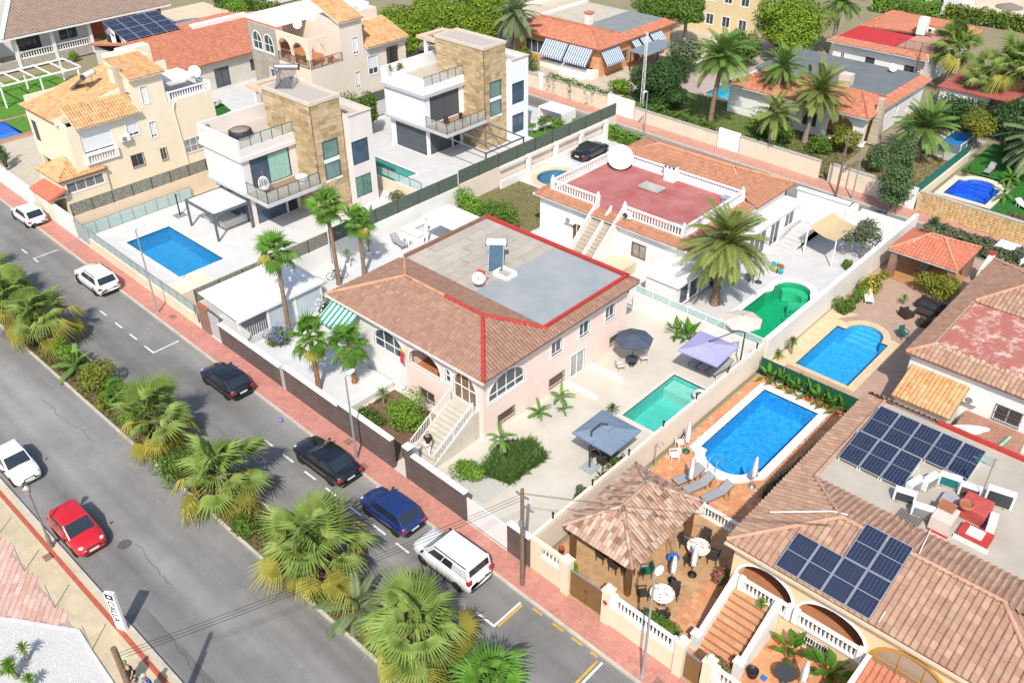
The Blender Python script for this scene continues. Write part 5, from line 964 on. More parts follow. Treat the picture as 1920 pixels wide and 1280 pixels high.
gf = thing('glass_fence', 'low glass panel fence with dark rail on the cream street wall of the pool deck', 'fence', (-25, 2, 0)); CRS = pm('cream_street_wall', (.76, .64, .47), .85, .05, .7, streak=.15)
MB().bar((-31.0, yw(-31) + .12, .45), (-14.1, yw(-14.1) + .12, .45), .2, .9).build('wall', CRS, gf); railing(gf, (-31.0, yw(-31) + .12), (-14.1, yw(-14.1) + .12), .9, .9, .85, GREYM, glass=FROST, npost=15, name='railing'); railing(gf, (-33.5, yw(-33.5) + .1), (-31.05, yw(-31) + .1), 0.05, .05, 1.8, GREYM, glass=FROST, npost=4, name='gate'); railing(gf, (-33.3, 2.2), (-33.3, 12.5), .02, .02, 1.15, GREYM, glass=FROST, npost=10, name='railing')
MB().box(-17.9, -15.9, yw(-17) + .25, 4.2, 0, 1.75).build('corner_block', CRS, gf)
gg = thing('glass_fence', 'glass panel fence round the dark turquoise pool', 'fence', (-22, 26, 0)); railing(gg, (-30, 25.9), (-16.5, 25.9), 1.3, 1.3, .8, DARKM, glass=FROST, npost=10); MB().box(-33.5, -14.0, 25.55, 25.65, 0, 1.3).build('wall', CRS, gg)
# --- the two modern houses
STONE = pmv('ochre_stone_slab', [(.40, .29, .16), (.52, .39, .225), (.34, .245, .13), (.57, .44, .275), (.46, .34, .19)], .9, 2.2, .22, .6); SJ = pm('stone_joint', (.22, .16, .095), .95, .2, 3)
slabs = {}
def clad(Tn, p0, p1, z0, z1, ops, parent):
 W, L = wall_frame(p0, p1); q = random.Random(int(L * 100 + z1)); z = z0; hs = .36; row = 0
 while z < z1 - .05:
  h = min(hs, z1 - z); u = 0
  while u < L - .03:
   l = min(q.choice((.65, .85, 1.05)), L - u)
   if L - u - l < .25: l = L - u
   for A_, B_ in [(u, u + l)] if not any(c < z + h / 2 < d and a < u + l and b > u for a, b, c, d in ops) else [(u, min(u + l, ops[0][0])), (max(u, ops[0][1]), u + l)]:
    if B_ - A_ < .04: continue
    k = (round(B_ - A_, 3), round(h, 3))
    if k not in slabs:
     me = MB().box(0, k[0] - .012, -.04, .0, 0, h - .012).mesh('stone_slab'); me.materials.append(STONE); slabs[k] = me
    dv = W(1, 0, 0) - W(0, 0, 0); inst('stone_slab', slabs[k], parent, Matrix.Translation(W(A_, .05 + q.uniform(-.03, .03), z)) @ Matrix.Rotation(math.atan2(dv.y, dv.x), 4, 'Z'))
   u += l
  z += hs; row += 1
DECKW = pm('brown_deck', (.30, .20, .13), .8, .15, 2); GRVR = pm('roof_gravel', (.45, .40, .34), .95, .12, 14, bump=.8, bsc=24); TRV = pm('terrace_beige', (.46, .41, .34), .85, .08, 1.2)
def modern(oy, ox, label, wm, curtain, closed, perg):
 X = lambda x: x + ox; Y = lambda y: y + oy
 t = thing('modern_house', label, 'house', (X(-25), Y(17), 0)); LG = pm('pale_grey_band', (.50, .52, .54), .7, .06, 1); gc = pm('mint_curtain_glass', (.10, .22, .18), .06, .35, 3, spec=.8)
 grd = [('shut', .7, 5.3, .02, 2.6, dict(frame=ANTH, sm=ANTH, n=2, gap=0))] if closed else [('win', .7, 5.3, .02, 2.5, dict(frame=ANTH, n=3, glass=GLASSB))]
 wall(t, (X(-29.6), Y(13.2)), (X(-24.2), Y(13.2)), 0, 3.0, wm, grd); wall(t, (X(-24.2), Y(13.42)), (X(-24.2), Y(18.3)), 0, 3.0, wm, [('win', .2, 3.2, .02, 2.6, dict(frame=ANTH, n=2, glass=GLASSB if not closed else ANTH)), ('door', 3.4, 4.4, .02, 2.3, dict(dm=DARKM, frame=DARKM))]); wall(t, (X(-29.6), Y(18.3)), (X(-29.6), Y(13.42)), 0, 3.0, wm)
 MB().box(X(-30.0), X(-20.7), Y(12.7), Y(18.25), 3.0, 3.3).build('slab', LG, t); MB().box(X(-24.0), X(-20.8), Y(12.8), Y(18.2), 3.3, 3.34).build('balcony_deck', DECKW, t)
 wall(t, (X(-29.8), Y(12.85)), (X(-23.9), Y(12.85)), 3.3, 6.2, wm); fr2 = ('win', .5, 4.5, 3.4, 6.05, dict(frame=ANTH, n=2, glass=GLASSB if not closed else ANTH)); wall(t, (X(-23.9), Y(13.07)), (X(-23.9), Y(18.25)), 3.3, 6.2, wm, [fr2]); wall(t, (X(-29.8), Y(18.25)), (X(-29.8), Y(13.07)), 3.3, 6.2, wm)
 if curtain: MB().box(X(-23.965), X(-23.94), Y(15.4), Y(17.4), 3.5, 5.95).build('curtain', pm('mint_curtain', (.30, .52, .43), .8, .25, 9), t)
 m = MB(); m.box(X(-30.05), X(-23.65), Y(12.6), Y(18.2), 6.2, 6.55); m.build('cornice', LG if closed else wm, t); wall(t, (X(-29.95), Y(12.7)), (X(-23.75), Y(12.7)), 6.55, 8.05, wm, th=.2); wall(t, (X(-29.95), Y(23.0)), (X(-29.95), Y(12.9)), 6.55, 8.05, wm, th=.2); wall(t, (X(-23.75), Y(12.9)), (X(-23.75), Y(18.2)), 6.55, 7.25, wm, th=.2)
 MB().box(X(-29.75), X(-23.95), Y(12.9), Y(23), 6.55, 6.75).build('terrace_floor', TRV, t); railing(t, (X(-23.8), Y(12.9)), (X(-23.8), Y(18.2)), 7.25, 7.25, .95, DARKM, glass=CLEAR, npost=6, name='terrace_rail')
 railing(t, (X(-23.8), Y(12.85)), (X(-20.85), Y(12.85)), 3.34, 3.34, 1.05, DARKM, glass=CLEAR, npost=3, name='balcony_rail'); railing(t, (X(-20.85), Y(12.85)), (X(-20.85), Y(18.2)), 3.34, 3.34, 1.05, DARKM, glass=CLEAR, npost=6, name='balcony_rail')
 tw = MB(); tw.box(X(-27.7), X(-21.0), Y(18.3), Y(21.3), 0, 10.15); two = tw.build('tower', SJ, t)
 clad(t, (X(-27.7), Y(18.3)), (X(-21.0), Y(18.3)), 0, 10.15, [], two); eops = [(.65, 2.35, 3.24, 6.84)]; clad(t, (X(-21.0), Y(18.3)), (X(-21.0), Y(21.3)), 0, 10.15, eops, two)
 W, L = wall_frame((X(-21.0), Y(18.3)), (X(-21.0), Y(21.3))); gw = pm('aqua_window', (.16, .26, .24), .06, .25, 1, spec=.8)
 for z0, z1 in ((3.3, 4.82), (5.22, 6.78)):
  m = MB(); panel(m, W, rect(.7, z0, 2.3, z1), [rect(.76, z0 + .06, 2.24, z1 - .06)], .06, .1); wo = m.build('window', ANTH, t); panel(MB(), W, rect(.76, z0 + .06, 2.24, z1 - .06), (), .015, .02).build('pane', gw, wo)
 panel(MB(), W, rect(.66, 4.82, 2.34, 5.22), (), .04, .05).build('spandrel', WHITEP, t); panel(MB(), W, rect(.6, 3.12, 2.4, 3.29), (), .1, .15).build('sill', WHITEP, t)
 m = MB()
 for a in ((-27.8, -20.9, 18.15, 18.4), (-27.8, -20.9, 21.2, 21.45), (-27.8, -27.55, 18.4, 21.2), (-21.15, -20.9, 18.4, 21.2)): m.box(X(a[0]), X(a[1]), Y(a[2]), Y(a[3]), 10.15, 10.42)
 m.build('parapet', pm('beige_parapet', (.60, .52, .44), .8, .06, 2), t); MB().box(X(-27.55), X(-21.15), Y(18.4), Y(21.2), 10.15, 10.25).build('gravel_roof', GRVR, t)
 wall(t, (X(-20.3), Y(21.46)), (X(-20.3), Y(24.0)), 0, 8.55, wm, [('win', .1, 1.95, 4.0, 6.2, dict(frame=ANTH, n=1, glass=GLASSB)), ('win', .1, 1.9, .9, 2.9, dict(frame=ANTH, n=2, glass=gc if curtain else GLASSB))]); wall(t, (X(-26.5), Y(21.46)), (X(-20.5), Y(21.46)), 0, 8.55, wm); wall(t, (X(-20.5), Y(24.0)), (X(-29.9), Y(24.0)), 0, 8.55, wm); wall(t, (X(-29.9), Y(23.78)), (X(-29.9), Y(18.3)), 0, 6.6, wm)
 MB().box(X(-29.6), X(-20.5), Y(21.7), Y(23.8), 8.05, 8.15).build('rear_roof', TRV, t)
 for a in ((X(-26.4), X(-20.2), Y(21.46), Y(21.68)), (X(-26.4), X(-20.2), Y(23.8), Y(24.05)), (X(-20.52), X(-20.2), Y(21.68), Y(23.8))): MB().box(a[0], a[1], a[2], a[3], 8.55, 8.63).build('coping', pm('beige_parapet', (.60, .52, .44)), t)
 m = MB()
 for a in ((-31.2, -27.9, 18.8, 19.4), (-31.2, -27.9, 21.8, 22.6), (-31.2, -30.4, 19.4, 21.8), (-28.5, -27.9, 19.4, 21.8)): m.box(X(a[0]), X(a[1]), Y(a[2]), Y(a[3]), 9.3, 9.6)
 m.build('roof_frame', pm('sand_frame', (.60, .47, .33), .8, .06, 2) if not perg else pm('sand_frame', (.60, .47, .33)), t); MB().box(X(-30.15), X(-29.85), Y(18.85), Y(19.15), 6.75, 9.3).build('column', wm, t)
 return t
WM1 = pm('blush_white_render', (.74, .68, .64), .85, .04, .7, streak=.06); WM2 = pm('cool_white_render', (.80, .81, .82), .85, .03, .7, streak=.05)
modern(0, 0, 'off-white modern house with stone tower and hot tub terrace, near the street', WM1, True, False, False); modern(20.5, .1, 'bright white modern house with stone tower and dark shutters, further back', WM2, False, True, True)
# --- house with solar panels (lower right)
APR = pm('apricot_render', (.78, .56, .34), .85, .05, .8, streak=.08, bump=.1, bsc=50)
hb = thing('solar_house', 'apricot house with rose tiled roof and solar panels at the lower right', 'house', (33, 12, 0))
GD = dict(trim=.14, spring=.35)
wall(hb, (27.75, 5.5), (44, 5.5), 0, 4.4, APR, [('arch', .35, 3.2, 1.75, 3.55, GD), ('arch', 3.5, 6.7, 1.75, 3.5, GD), ('archdoor', 7.1, 10.3, 1.4, 3.45, dict(trim=.16, spring=.4, n=3, frame=pm('ochre_shutter', (.50, .26, .05), .6, .12, 3), glass=pm('taupe_blind', (.38, .28, .20), .7, .06, 2), rec=.12)), ('grille', 3.9, 5.4, .35, 1.15, dict(frame=WHITEP, gm=WHITEP, rec=.08)), ('arch', 10.8, 13.6, 1.75, 3.5, GD)])
wall(hb, (27.75, 20.2), (27.75, 5.7), 0, 4.4, APR, [('win', 3, 4.2, 1.8, 3.0, dict(trim=.1)), ('win', 9, 10.2, 1.8, 3.0, dict(trim=.1))]); wall(hb, (44, 20.2), (27.97, 20.2), 0, 4.4, WHITE)
MB().box(27.97, 44, 5.73, 8.7, 1.55, 1.7).build('veranda_floor', TERF, hb); MB().box(27.97, 44, 8.7, 8.85, 1.7, 4.4).build('veranda_wall', pm('ochre_plaster', (.62, .40, .20), .85, .1, 2), hb); MB().box(31.0, 31.1, 5.73, 8.7, 1.7, 4.4).build('veranda_wall', APR, hb)
balustrade(hb, (28.45, 5.38), (30.95, 5.38), 1.62, .8, sp=.19); balustrade(hb, (31.3, 5.38), (34.4, 5.38), 1.62, .8, sp=.19)
RAILB = railing(hb, (34.85, 5.3), (38.1, 5.3), 1.45, 1.45, .75, BLACK, .12, npost=3, name='iron_balcony')
HF, HFR = (27.4, 5.15, 4.45), (42.0, 5.15, 4.45); H1, H2 = (31.05, 8.9, 5.56), (38.3, 8.9, 5.56)
tile_roof(hb, [HF, HFR, H2, H1], RT2, .3, .4, .085, n_ind=280, under=RTU); tile_roof(hb, [(27.4, 20.0, 4.45), HF, H1, (28.6, 11.4, 4.82), (28.6, 19.6, 4.82)], RT2, .3, .4, .085, under=RTU); tile_roof(hb, [(44, 11.4, 4.82), (28.6, 11.4, 4.82), H1, H2, (41, 8.9, 5.56)], RT2, .3, .4, .085, under=RTU); tile_roof(hb, [HFR, (46, 9, 4.45), H2], RT2, .3, .4, .085, under=RTU)
ridge(hb, [up(HF), up(H1), up(H2), up(HFR)], pmv('rose_ridge_tile', [(.44, .25, .17), (.50, .31, .22)], .85, 3, .12), .12); ridge(hb, [up(H1), (28.6, 11.4, 4.9), (28.6, 19.6, 4.9)], pmv('rose_ridge_tile', [(.44, .25, .17)]), .09)
MB().box(28.6, 44, 11.4, 19.6, 4.5, 4.8).build('flat_roof', pm('gravel_felt_roof', (.42, .375, .31), .95, .08, .5, col2=(.48, .43, .36), dirt=.2, bump=.5, bsc=45), hb); MB().bar((31.5, 19.7, 4.9), (44, 19.7, 4.9), .22, .22).build('parapet', REDC, hb); tile_roof(hb, [(44, 20.4, 4.45), (27.4, 20.4, 4.45), (28.4, 19.8, 4.86), (44, 19.8, 4.86)], RT2, .3, .4, .085, under=RTU)
m = MB(); m.tube([(28.2, 7.6, 4.95), (30.6, 9.0, 5.6), (31.2, 9.3, 5.55)], .035, 6); m.tube([(34.3, 11.6, 4.95), (34.6, 9.2, 5.62), (34.7, 5.3, 4.6)], .025, 6); m.build('conduit', WHITEP, hb)
MB().bar((27.4, 5.02, 4.36), (44, 5.02, 4.36), .12, .12).build('gutter', pm('cream_gutter', (.62, .5, .36), .6, .05, 2), hb)
bs = thing('porch_stairs', 'terracotta porch stairs between sloping white side walls', 'stairs', (29.2, 4, 0)); stm = ttm
for i in range(9):
 y0 = 2.5 + i * .31; MB().box(28.25, 30.25, y0, y0 + .33, -.05, .185 * (i + 1) - .022).build('step', pm('terracotta_riser', (.34, .20, .13), .85, .12, 3), bs)
 so = MB(); so.box(28.25, 30.25, y0 - .03, y0 + .31, .185 * (i + 1) - .02, .185 * (i + 1) - .004); sob = so.build('tread', pm('terracotta_grout', (.40, .24, .14)), bs)
 for j in range(6): inst('tread_tile', tme, sob, Matrix.Translation((28.42 + j * .333, y0 + .14, .185 * (i + 1) - .012)) @ Matrix.Scale(.86, 4, (0, 1, 0)))
for X in (28.12, 30.38):
 MB().add([(X - .13, 2.3, 0), (X + .13, 2.3, 0), (X + .13, 5.45, 0), (X - .13, 5.45, 0), (X - .13, 2.3, .75), (X + .13, 2.3, .75), (X + .13, 5.45, 2.45), (X - .13, 5.45, 2.45)], [(0, 1, 5, 4), (1, 2, 6, 5), (2, 3, 7, 6), (3, 0, 4, 7), (4, 5, 6, 7)]).build('side_wall', WHITE, bs); MB().box(X - .2, X + .2, 2.05, 2.4, 0, 1.0).build('newel', WHITE, bs); MB().box(X - .25, X + .25, 2.0, 2.45, 1.0, 1.08).build('newel_cap', WHITEP, bs)
def array(label, M0, n, w_=1.09, h=2.3, gap=.03, off=0, rows=None, lift=0, par=None):
 t = thing('solar_array', label, 'solar array', M0.translation); m = MB()
 for i, j in rows or [(k, 0) for k in range(n)]:
  M = M0 @ Matrix.Translation((w_ / 2 + i * (w_ + gap), j * (h + gap), 0)); f = MB(); e = .04
  for bx in ((-w_ / 2, w_ / 2, 0, .03), (-w_ / 2, w_ / 2, h - .03, h), (-w_ / 2, -w_ / 2 + .03, .03, h - .03), (w_ / 2 - .03, w_ / 2, .03, h - .03), (-w_ / 2 + .03, w_ / 2 - .03, h / 2 - .012, h / 2 + .012)): f.box(*bx, 0, e)
  if 'panel' not in PVM: PVM['panel'] = {}
  k = (w_, h)
  if k not in PVM['panel']:
   a = f.mesh('solar_panel'); a.materials.append(ALU); c = MB().box(-w_ / 2 + .03, w_ / 2 - .03, .03, h - .03, .006, .026).mesh('cells'); c.materials.append(pv_mat()); PVM['panel'][k] = (a, c)
  a, c = PVM['panel'][k]; o = inst('solar_panel', a, t, M); cc = bpy.data.objects.new('cells', c); COL.objects.link(cc); link_child(cc, o)
  if lift:
   for s in (-1, 1):
    X = s * (w_ / 2 - .05); P = [M @ Vector((X, 0, -.01)), M @ Vector((X, h, -.01))]; m.add([P[0] + Vector((-.02, 0, 0)), P[0] + Vector((.02, 0, 0)), P[1] + Vector((.02, 0, 0)), P[1] + Vector((-.02, 0, 0))] + [Vector((p.x + d, p.y, lift)) for p, d in ((P[0], -.02), (P[0], .02), (P[1], .02), (P[1], -.02))], [(0, 1, 5, 4), (1, 2, 6, 5), (2, 3, 7, 6), (3, 0, 4, 7)])
  else: m.bar(M @ Vector((-w_ / 2 - .15, h * .3, -.03)), M @ Vector((w_ / 2 + .15, h * .3, -.03)), .04); m.bar(M @ Vector((-w_ / 2 - .15, h * .75, -.03)), M @ Vector((w_ / 2 + .15, h * .75, -.03)), .04)
 m.build('mount', WHITEP if lift else ALU, t); return t
PVM = {}
def slope_M(x, y, z, tilt): return Matrix.Translation((x, y, z)) @ Matrix.Rotation(tilt, 4, 'X')
array('long rear row of five solar panels on the flat gravel roof', slope_M(28.8, 16.1, 5.0, R(9)), 5, lift=4.8); array('short front row of three solar panels on the flat gravel roof', slope_M(28.85, 13.35, 5.0, R(9)), 3, lift=4.8)
array('six solar panels on the sloping tiled front roof', slope_M(29.9, 5.12, 4.62, math.atan2(1.11, 3.75)), 6, h=2.05, rows=[(0, 0), (1, 0), (2, 0), (3, 0), (2, 1), (3, 1)])
for i, (x, y, rz, lb, gm) in enumerate(((32.55, 12.75, 15, 'lowest of the white roof air conditioners, by the rusty grate', DARKM), (32.6, 13.75, 75, 'white roof air conditioner standing edge-on, second from the rusty grate', GREYM), (33.05, 14.5, 75, 'white roof air conditioner edge-on, third from the rusty grate', GREYM), (33.75, 15.25, 12, 'white roof air conditioner with teal coil below the rear solar row', pm('teal_coil', (.02, .16, .17), .5, .2, 6)), (34.75, 15.2, 12, 'white roof air conditioner with brown coil beside the red tank', BROWNM), (36.0, 15.5, 12, 'large white roof air conditioner right of the red tank', DARKM), (36.3, 13.6, 100, 'small white roof unit with louvred side right of the red tank', TERRA), (33.6, 12.3, 15, 'small grey roof box beside the cream chimney', GREYM))): ac_unit(x, y, 4.8, R(rz + 180), lb, gm, 1.0 if i != 5 else 1.25, .72 if i != 5 else 1.0, .36, 'roof air conditioners of the lower right house')
bc_ = thing('roof_chimney', 'cream block chimney with terracotta slabs on top on the flat roof', 'chimney', (34.6, 12.3, 4.8)); MB().box(34.1, 35.0, 11.75, 13.0, 4.8, 5.6).build('stack', SAND, bc_); MB().box(34.05, 34.8, 12.5, 13.15, 5.62, 5.72).build('slab', TERRA, bc_); m = MB(); m.box(34.1, 35.05, 11.7, 11.8, 4.78, 4.9); m.build('flashing', REDC, bc_)
rt = thing('red_water_tank', 'faded red box tank with round orange lid on the flat roof', 'tank', (35.3, 14.1, 4.8)); MB().box(34.75, 36.0, 13.5, 14.75, 4.8, 5.55).build('body', pm('faded_red', (.45, .08, .07), .7, .2, 3), rt, bevel=.05); MB().lathe([(.34, 0), (.34, .16), (.28, .16), (.28, .05)], (35.05, 13.6, 5.55), 16).build('lid', TERRA, rt)
gt = thing('tarpaulin_cover', 'grey tarpaulin cover beside the red tank', 'cover', (34.2, 14.2, 4.8)); MB().box(33.85, 34.65, 13.5, 14.5, 4.8, 5.15).build('cover', pm('silver_tarp', (.36, .35, .35), .5, .15, 6, bump=.5, bsc=8), gt, bevel=.06)
rs_ = thing('red_skylight', 'red-framed skylight with white glazing on the flat roof', 'skylight', (36, 12.6, 4.8)); MB().box(35.3, 36.65, 12.15, 13.1, 4.8, 5.1).build('frame', REDC, rs_); MB().box(35.6, 36.3, 12.3, 12.95, 5.1, 5.14).build('pane', SHUT, rs_); MB().box(35.2, 36.75, 12.0, 12.14, 4.8, 4.95).build('kerb', WHITEP, rs_)
gr_ = thing('iron_grate', 'rusty iron grate lying at the edge of the flat roof', 'grate', (33.2, 11.8, 4.85)); m = MB()
for i in range(9): m.bar((32.7 + i * .13, 11.45, 4.86), (32.75 + i * .13, 12.2, 4.9), .035)
for k in range(5): m.bar((32.7, 11.5 + k * .16, 4.9), (33.8, 11.5 + k * .16, 4.9), .03)
m.build('bars', pm('grey_iron', (.16, .14, .14), .7, .2, 4), gr_)
ms = thing('antenna_mast', 'thin rusty antenna mast with teal line above the red tank', 'antenna', (35.3, 14.9, 4.8)); MB().tube([(0, 0, 0), (0, 0, 3.0)], .03, 6).build('mast', GREYM, ms, local=True); m = MB(); [m.bar((-.7, -.1 + k * .12, 2.5 + .05 * k), (.1, -.1 + k * .12, 2.6 + .05 * k), .02) for k in range(4)]; m.tube([(-.9, 0, 2.6), (-.4, .2, 2.35), (0, 0, 2.5)], .02, 5); m.build('aerial', pm('teal_aerial', (.04, .32, .27), .6, .1, 3), ms, local=True)
def ball_pillar(x, h, label, w_=.46):
 y = yw(x) + .15; t = thing('gate_pillar', label, 'pillar', (x, y, 0)); MB().box(x - w_ / 2, x + w_ / 2, y - w_ / 2, y + w_ / 2, 0, h).build('shaft', CRS, t); MB().box(x - w_ * .6, x + w_ * .6, y - w_ * .6, y + w_ * .6, h, h + .1).build('cap', CRS, t); MB().ball((x, y, h + .27), .17, 14, 9).build('globe_lamp', WHITEP, t); return t
def low_wall(x0, x1, h0, label, h1):
 t = thing('boundary_wall', label, 'wall', ((x0 + x1) / 2, yw((x0 + x1) / 2), 0)); MB().bar((x0, yw(x0) + .15, h0 / 2), (x1, yw(x1) + .15, h0 / 2), .24, h0).build('wall', CRS, t); balustrade(t, (x0 + .1, yw(x0) + .15), (x1 - .1, yw(x1) + .15), h0, h1, sp=.2); return t
t = thing('boundary_wall', 'cream wall with a small baluster window beside the utility pole', 'wall', (20.2, .6, 0)); wall(t, (19.12, yw(19.1) + .05), (21.4, yw(21.4) + .05), 0, 2.2, CRS, [('hole', .7, 1.9, 1.3, 2.0)], .24); balustrade(t, (19.85, yw(19.9) + .17), (21.0, yw(21) + .17), 1.28, .75, sp=.18, post=(False, False))
ball_pillar(21.5, 2.25, 'cream pillar with globe lamp left of the wide brown gate'); ball_pillar(24.1, 2.2, 'cream pillar with globe lamp right of the wide brown gate, with a round sign'); ball_pillar(28.3, 2.2, 'cream pillar with globe lamp left of the narrow brown gate'); ball_pillar(29.75, 2.2, 'cream pillar with globe lamp right of the narrow brown gate')
BRG = pm('brown_gate_metal', (.20, .115, .045), .5, .1, 2)
def metal_gate(x0, x1, h, label, n):
 t = thing('metal_gate', label, 'gate', ((x0 + x1) / 2, yw(x0), 0)); y = yw(x0) + .1
 for i in range(n): a = x0 + (x1 - x0) * i / n + .02; b = x0 + (x1 - x0) * (i + 1) / n - .02; MB().box(a, b, y, y + .05, .08, h - .06).build('leaf', BRG, t); MB().box(b - .1, b - .06, y - .05, y, h * .5, h * .5 + .2).build('handle', DARKM, t)
 MB().box(x0, x1, y - .01, y + .07, h - .05, h).build('top_rail', GREYM, t)
metal_gate(21.75, 23.85, 1.85, 'wide two-leaf brown metal gate by the gazebo', 2); metal_gate(28.6, 29.5, 1.8, 'narrow brown metal gate before the terracotta stairs', 1)
low_wall(24.35, 28.05, 1.25, 'cream street wall with white balusters before the leafy shrubs', .85); low_wall(30.0, 38, 1.25, 'cream street wall with white balusters at the lower right corner', .85)
sg = thing('round_sign', 'small round no-parking sign on the gate pillar', 'sign', (24.1, .2, 1.5)); MB().tube([(24.1, yw(24.1) - .09, 1.55), (24.1, yw(24.1) - .12, 1.55)], .13, 16).build('rim', RED, sg); MB().tube([(24.1, yw(24.1) - .10, 1.55), (24.1, yw(24.1) - .125, 1.55)], .095, 16).build('face', pm('sign_blue', (.04, .07, .35), .5, .1, 3), sg); m = MB(); m.bar((24.03, yw(24.1) - .13, 1.62), (24.17, yw(24.1) - .13, 1.48), .03); m.build('stroke', RED, sg); MB().box(23.99, 24.21, yw(24.1) - .1, yw(24.1) - .09, 1.3, 1.36).build('plate', F_YEL, sg)
gz = thing('gazebo', 'gazebo with mixed old clay tiles on brown wooden posts', 'gazebo', (22.1, 5.3, 0)); ge = 2.4; A_, B_, C_, D_ = (19.95, 2.2, ge), (24.3, 2.2, ge), (24.3, 8.45, ge), (19.95, 8.45, ge); g1, g2 = (22.12, 4.2, 3.75), (22.12, 6.35, 3.75)
WB2 = pm('gazebo_wood', (.17, .08, .035), .7, .25, 5)
for i, (P4, k) in enumerate((([A_, B_, g1], 70), ([B_, C_, g2, g1], 110), ([C_, D_, g2], 20), ([D_, A_, g1, g2], 95))): tile_roof(gz, P4, RTG, .21, .36, .07, n_ind=k, under=WB2, th=.1)
ridge(gz, [up(A_, .08), up(g1, .08), up(g2, .08), up(C_, .08)], RTG, .1, .3); ridge(gz, [up(B_, .08), up(g1, .08)], RTG, .1, .3); ridge(gz, [up(D_, .08), up(g2, .08)], RTG, .1, .3)
for x, y in ((20.35, 2.6), (23.9, 2.6), (23.9, 8.05), (20.35, 8.05)): MB().box(x - .13, x + .13, y - .13, y + .13, 0, 2.4).build('post', WB2, gz)
m = MB(); m.bar((20.2, 2.6, 2.3), (24.05, 2.6, 2.3), .14, .18); m.bar((20.2, 8.05, 2.3), (24.05, 8.05, 2.3), .14, .18); m.bar((20.35, 2.6, 2.3), (20.35, 8.05, 2.3), .14, .18); m.bar((23.9, 2.6, 2.3), (23.9, 8.05, 2.3), .14, .18); m.build('beam', WB2, gz)
wf = thing('picket_balustrade', 'low white balustrade between the gazebo and the blue pool', 'balustrade', (23, 9.8, 0)); balustrade(wf, (20.0, 9.85), (23.6, 9.8), 0, .85, sp=.2); balustrade(wf, (23.6, 9.8), (27.3, 9.75), 0, .85, sp=.2, post=(False, True))
gs = thing('green_screen', 'dark green mesh screen behind the potted banana plants', 'fence', (22.5, 23.6, 0))
for i in range(4): MB().box(19.3 + i * 1.7, 20.95 + i * 1.7, 23.56, 23.6, .1, 1.3).build('screen_panel', pm('emerald_mesh', (.012, .09, .045), .9, .15, 8, bump=.4, bsc=40), gs); MB().bar((19.3 + i * 1.7, 23.62, 0), (19.3 + i * 1.7, 23.62, 1.35), .04).build('post', DARKM, gs)
# --- house with the faded red roof (right edge)
hc = thing('faded_red_roof_house', 'white house with tiled edges round a faded red flat roof, at the right edge', 'house', (34, 34, 0))
wall(hc, (27.4, 26.95), (44, 26.95), 0, 3.8, WHITE, [('grille', 5.4, 6.9, 1.5, 2.6, dict(gm=BROWNM, rec=.05)), ('grille', 9, 10.4, 1.5, 2.6, dict(gm=BROWNM))]); wall(hc, (27.4, 41.8), (27.4, 27.2), 0, 3.8, WHITE); wall(hc, (44, 41.8), (27.6, 41.8), 0, 3.8, WHITE)
c1 = (27.1, 26.6, 3.85); tile_roof(hc, [c1, (46, 26.6, 3.85), (46, 27.8, 4.31), (28.3, 27.8, 4.31)], RT2, .28, .36, .06, under=RTU); tile_roof(hc, [(27.1, 42.2, 3.85), c1, (28.3, 27.8, 4.31), (28.3, 34.6, 4.31), (31, 38.2, 5.35)], RT, .28, .36, .06, under=RTU); tile_roof(hc, [(28.3, 34.6, 4.31), (46, 34.6, 4.31), (46, 38.2, 5.35), (31, 38.2, 5.35)], RT2, .28, .36, .06, under=RTU); tile_roof(hc, [(46, 42.2, 3.85), (27.1, 42.2, 3.85), (31, 38.2, 5.35), (46, 38.2, 5.35)], RT2, .28, .36, .06, under=RTU)
ridge(hc, [up(c1), (28.3, 27.8, 4.37)], PEACH); ridge(hc, [(28.3, 34.6, 4.37), (31, 38.2, 5.4), (46, 38.2, 5.4)], PEACH); ridge(hc, [(27.1, 42.2, 3.9), (31, 38.2, 5.4)], PEACH)
b_ = NB('worn_red_paint'); P_ = b_.pos(); MATS['worn_red_paint'] = b_.fin(b_.mix(b_.ramp(b_.noise(P_, .9, 8, .75), [(.50, 0.), (.60, 1.)]), b_.mix(b_.noise(P_, .4, 4), (.44, .12, .11), (.36, .17, .12)), (.62, .44, .38)), .9, 0, .2)
MB().box(28.3, 46, 27.8, 34.6, 4.0, 4.22).build('flat_roof', MATS['worn_red_paint'], hc); m = MB()
for i in range(16): m.box(28.3 + i * .7, 28.5 + i * .7, 27.72, 27.86, 4.2, 4.5)
m.bar((28.25, 27.79, 4.28), (46, 27.79, 4.28), .12, .14); m.bar((28.3, 27.8, 4.28), (28.3, 34.6, 4.28), .14, .14); m.build('parapet', pm('cream_parapet', (.60, .48, .36), .85, .08, 2), hc)
tile_roof(hc, [(27.6, 24.35, 2.05), (31.15, 24.35, 2.05), (31.15, 26.93, 2.95), (27.6, 26.93, 2.95)], RTY, .25, .34, .085, n_ind=100, name='lean_to_roof', under=pm('lean_to_board', (.35, .2, .1), .9, .15, 3)); MB().box(27.8, 30.95, 24.6, 26.9, 0, 1.95).build('lean_to', WHITE, hc)
dk = thing('raised_deck', 'raised reddish brick terrace against the white house wall', 'terrace', (33, 25.4, 0)); MB().box(31.4, 34.9, 24.0, 26.9, 0, 1.35).build('platform', pbrick('reddish_brick', (.34, .17, .12), (.40, .22, .15), (.28, .17, .13), .25, .12, .008), dk)
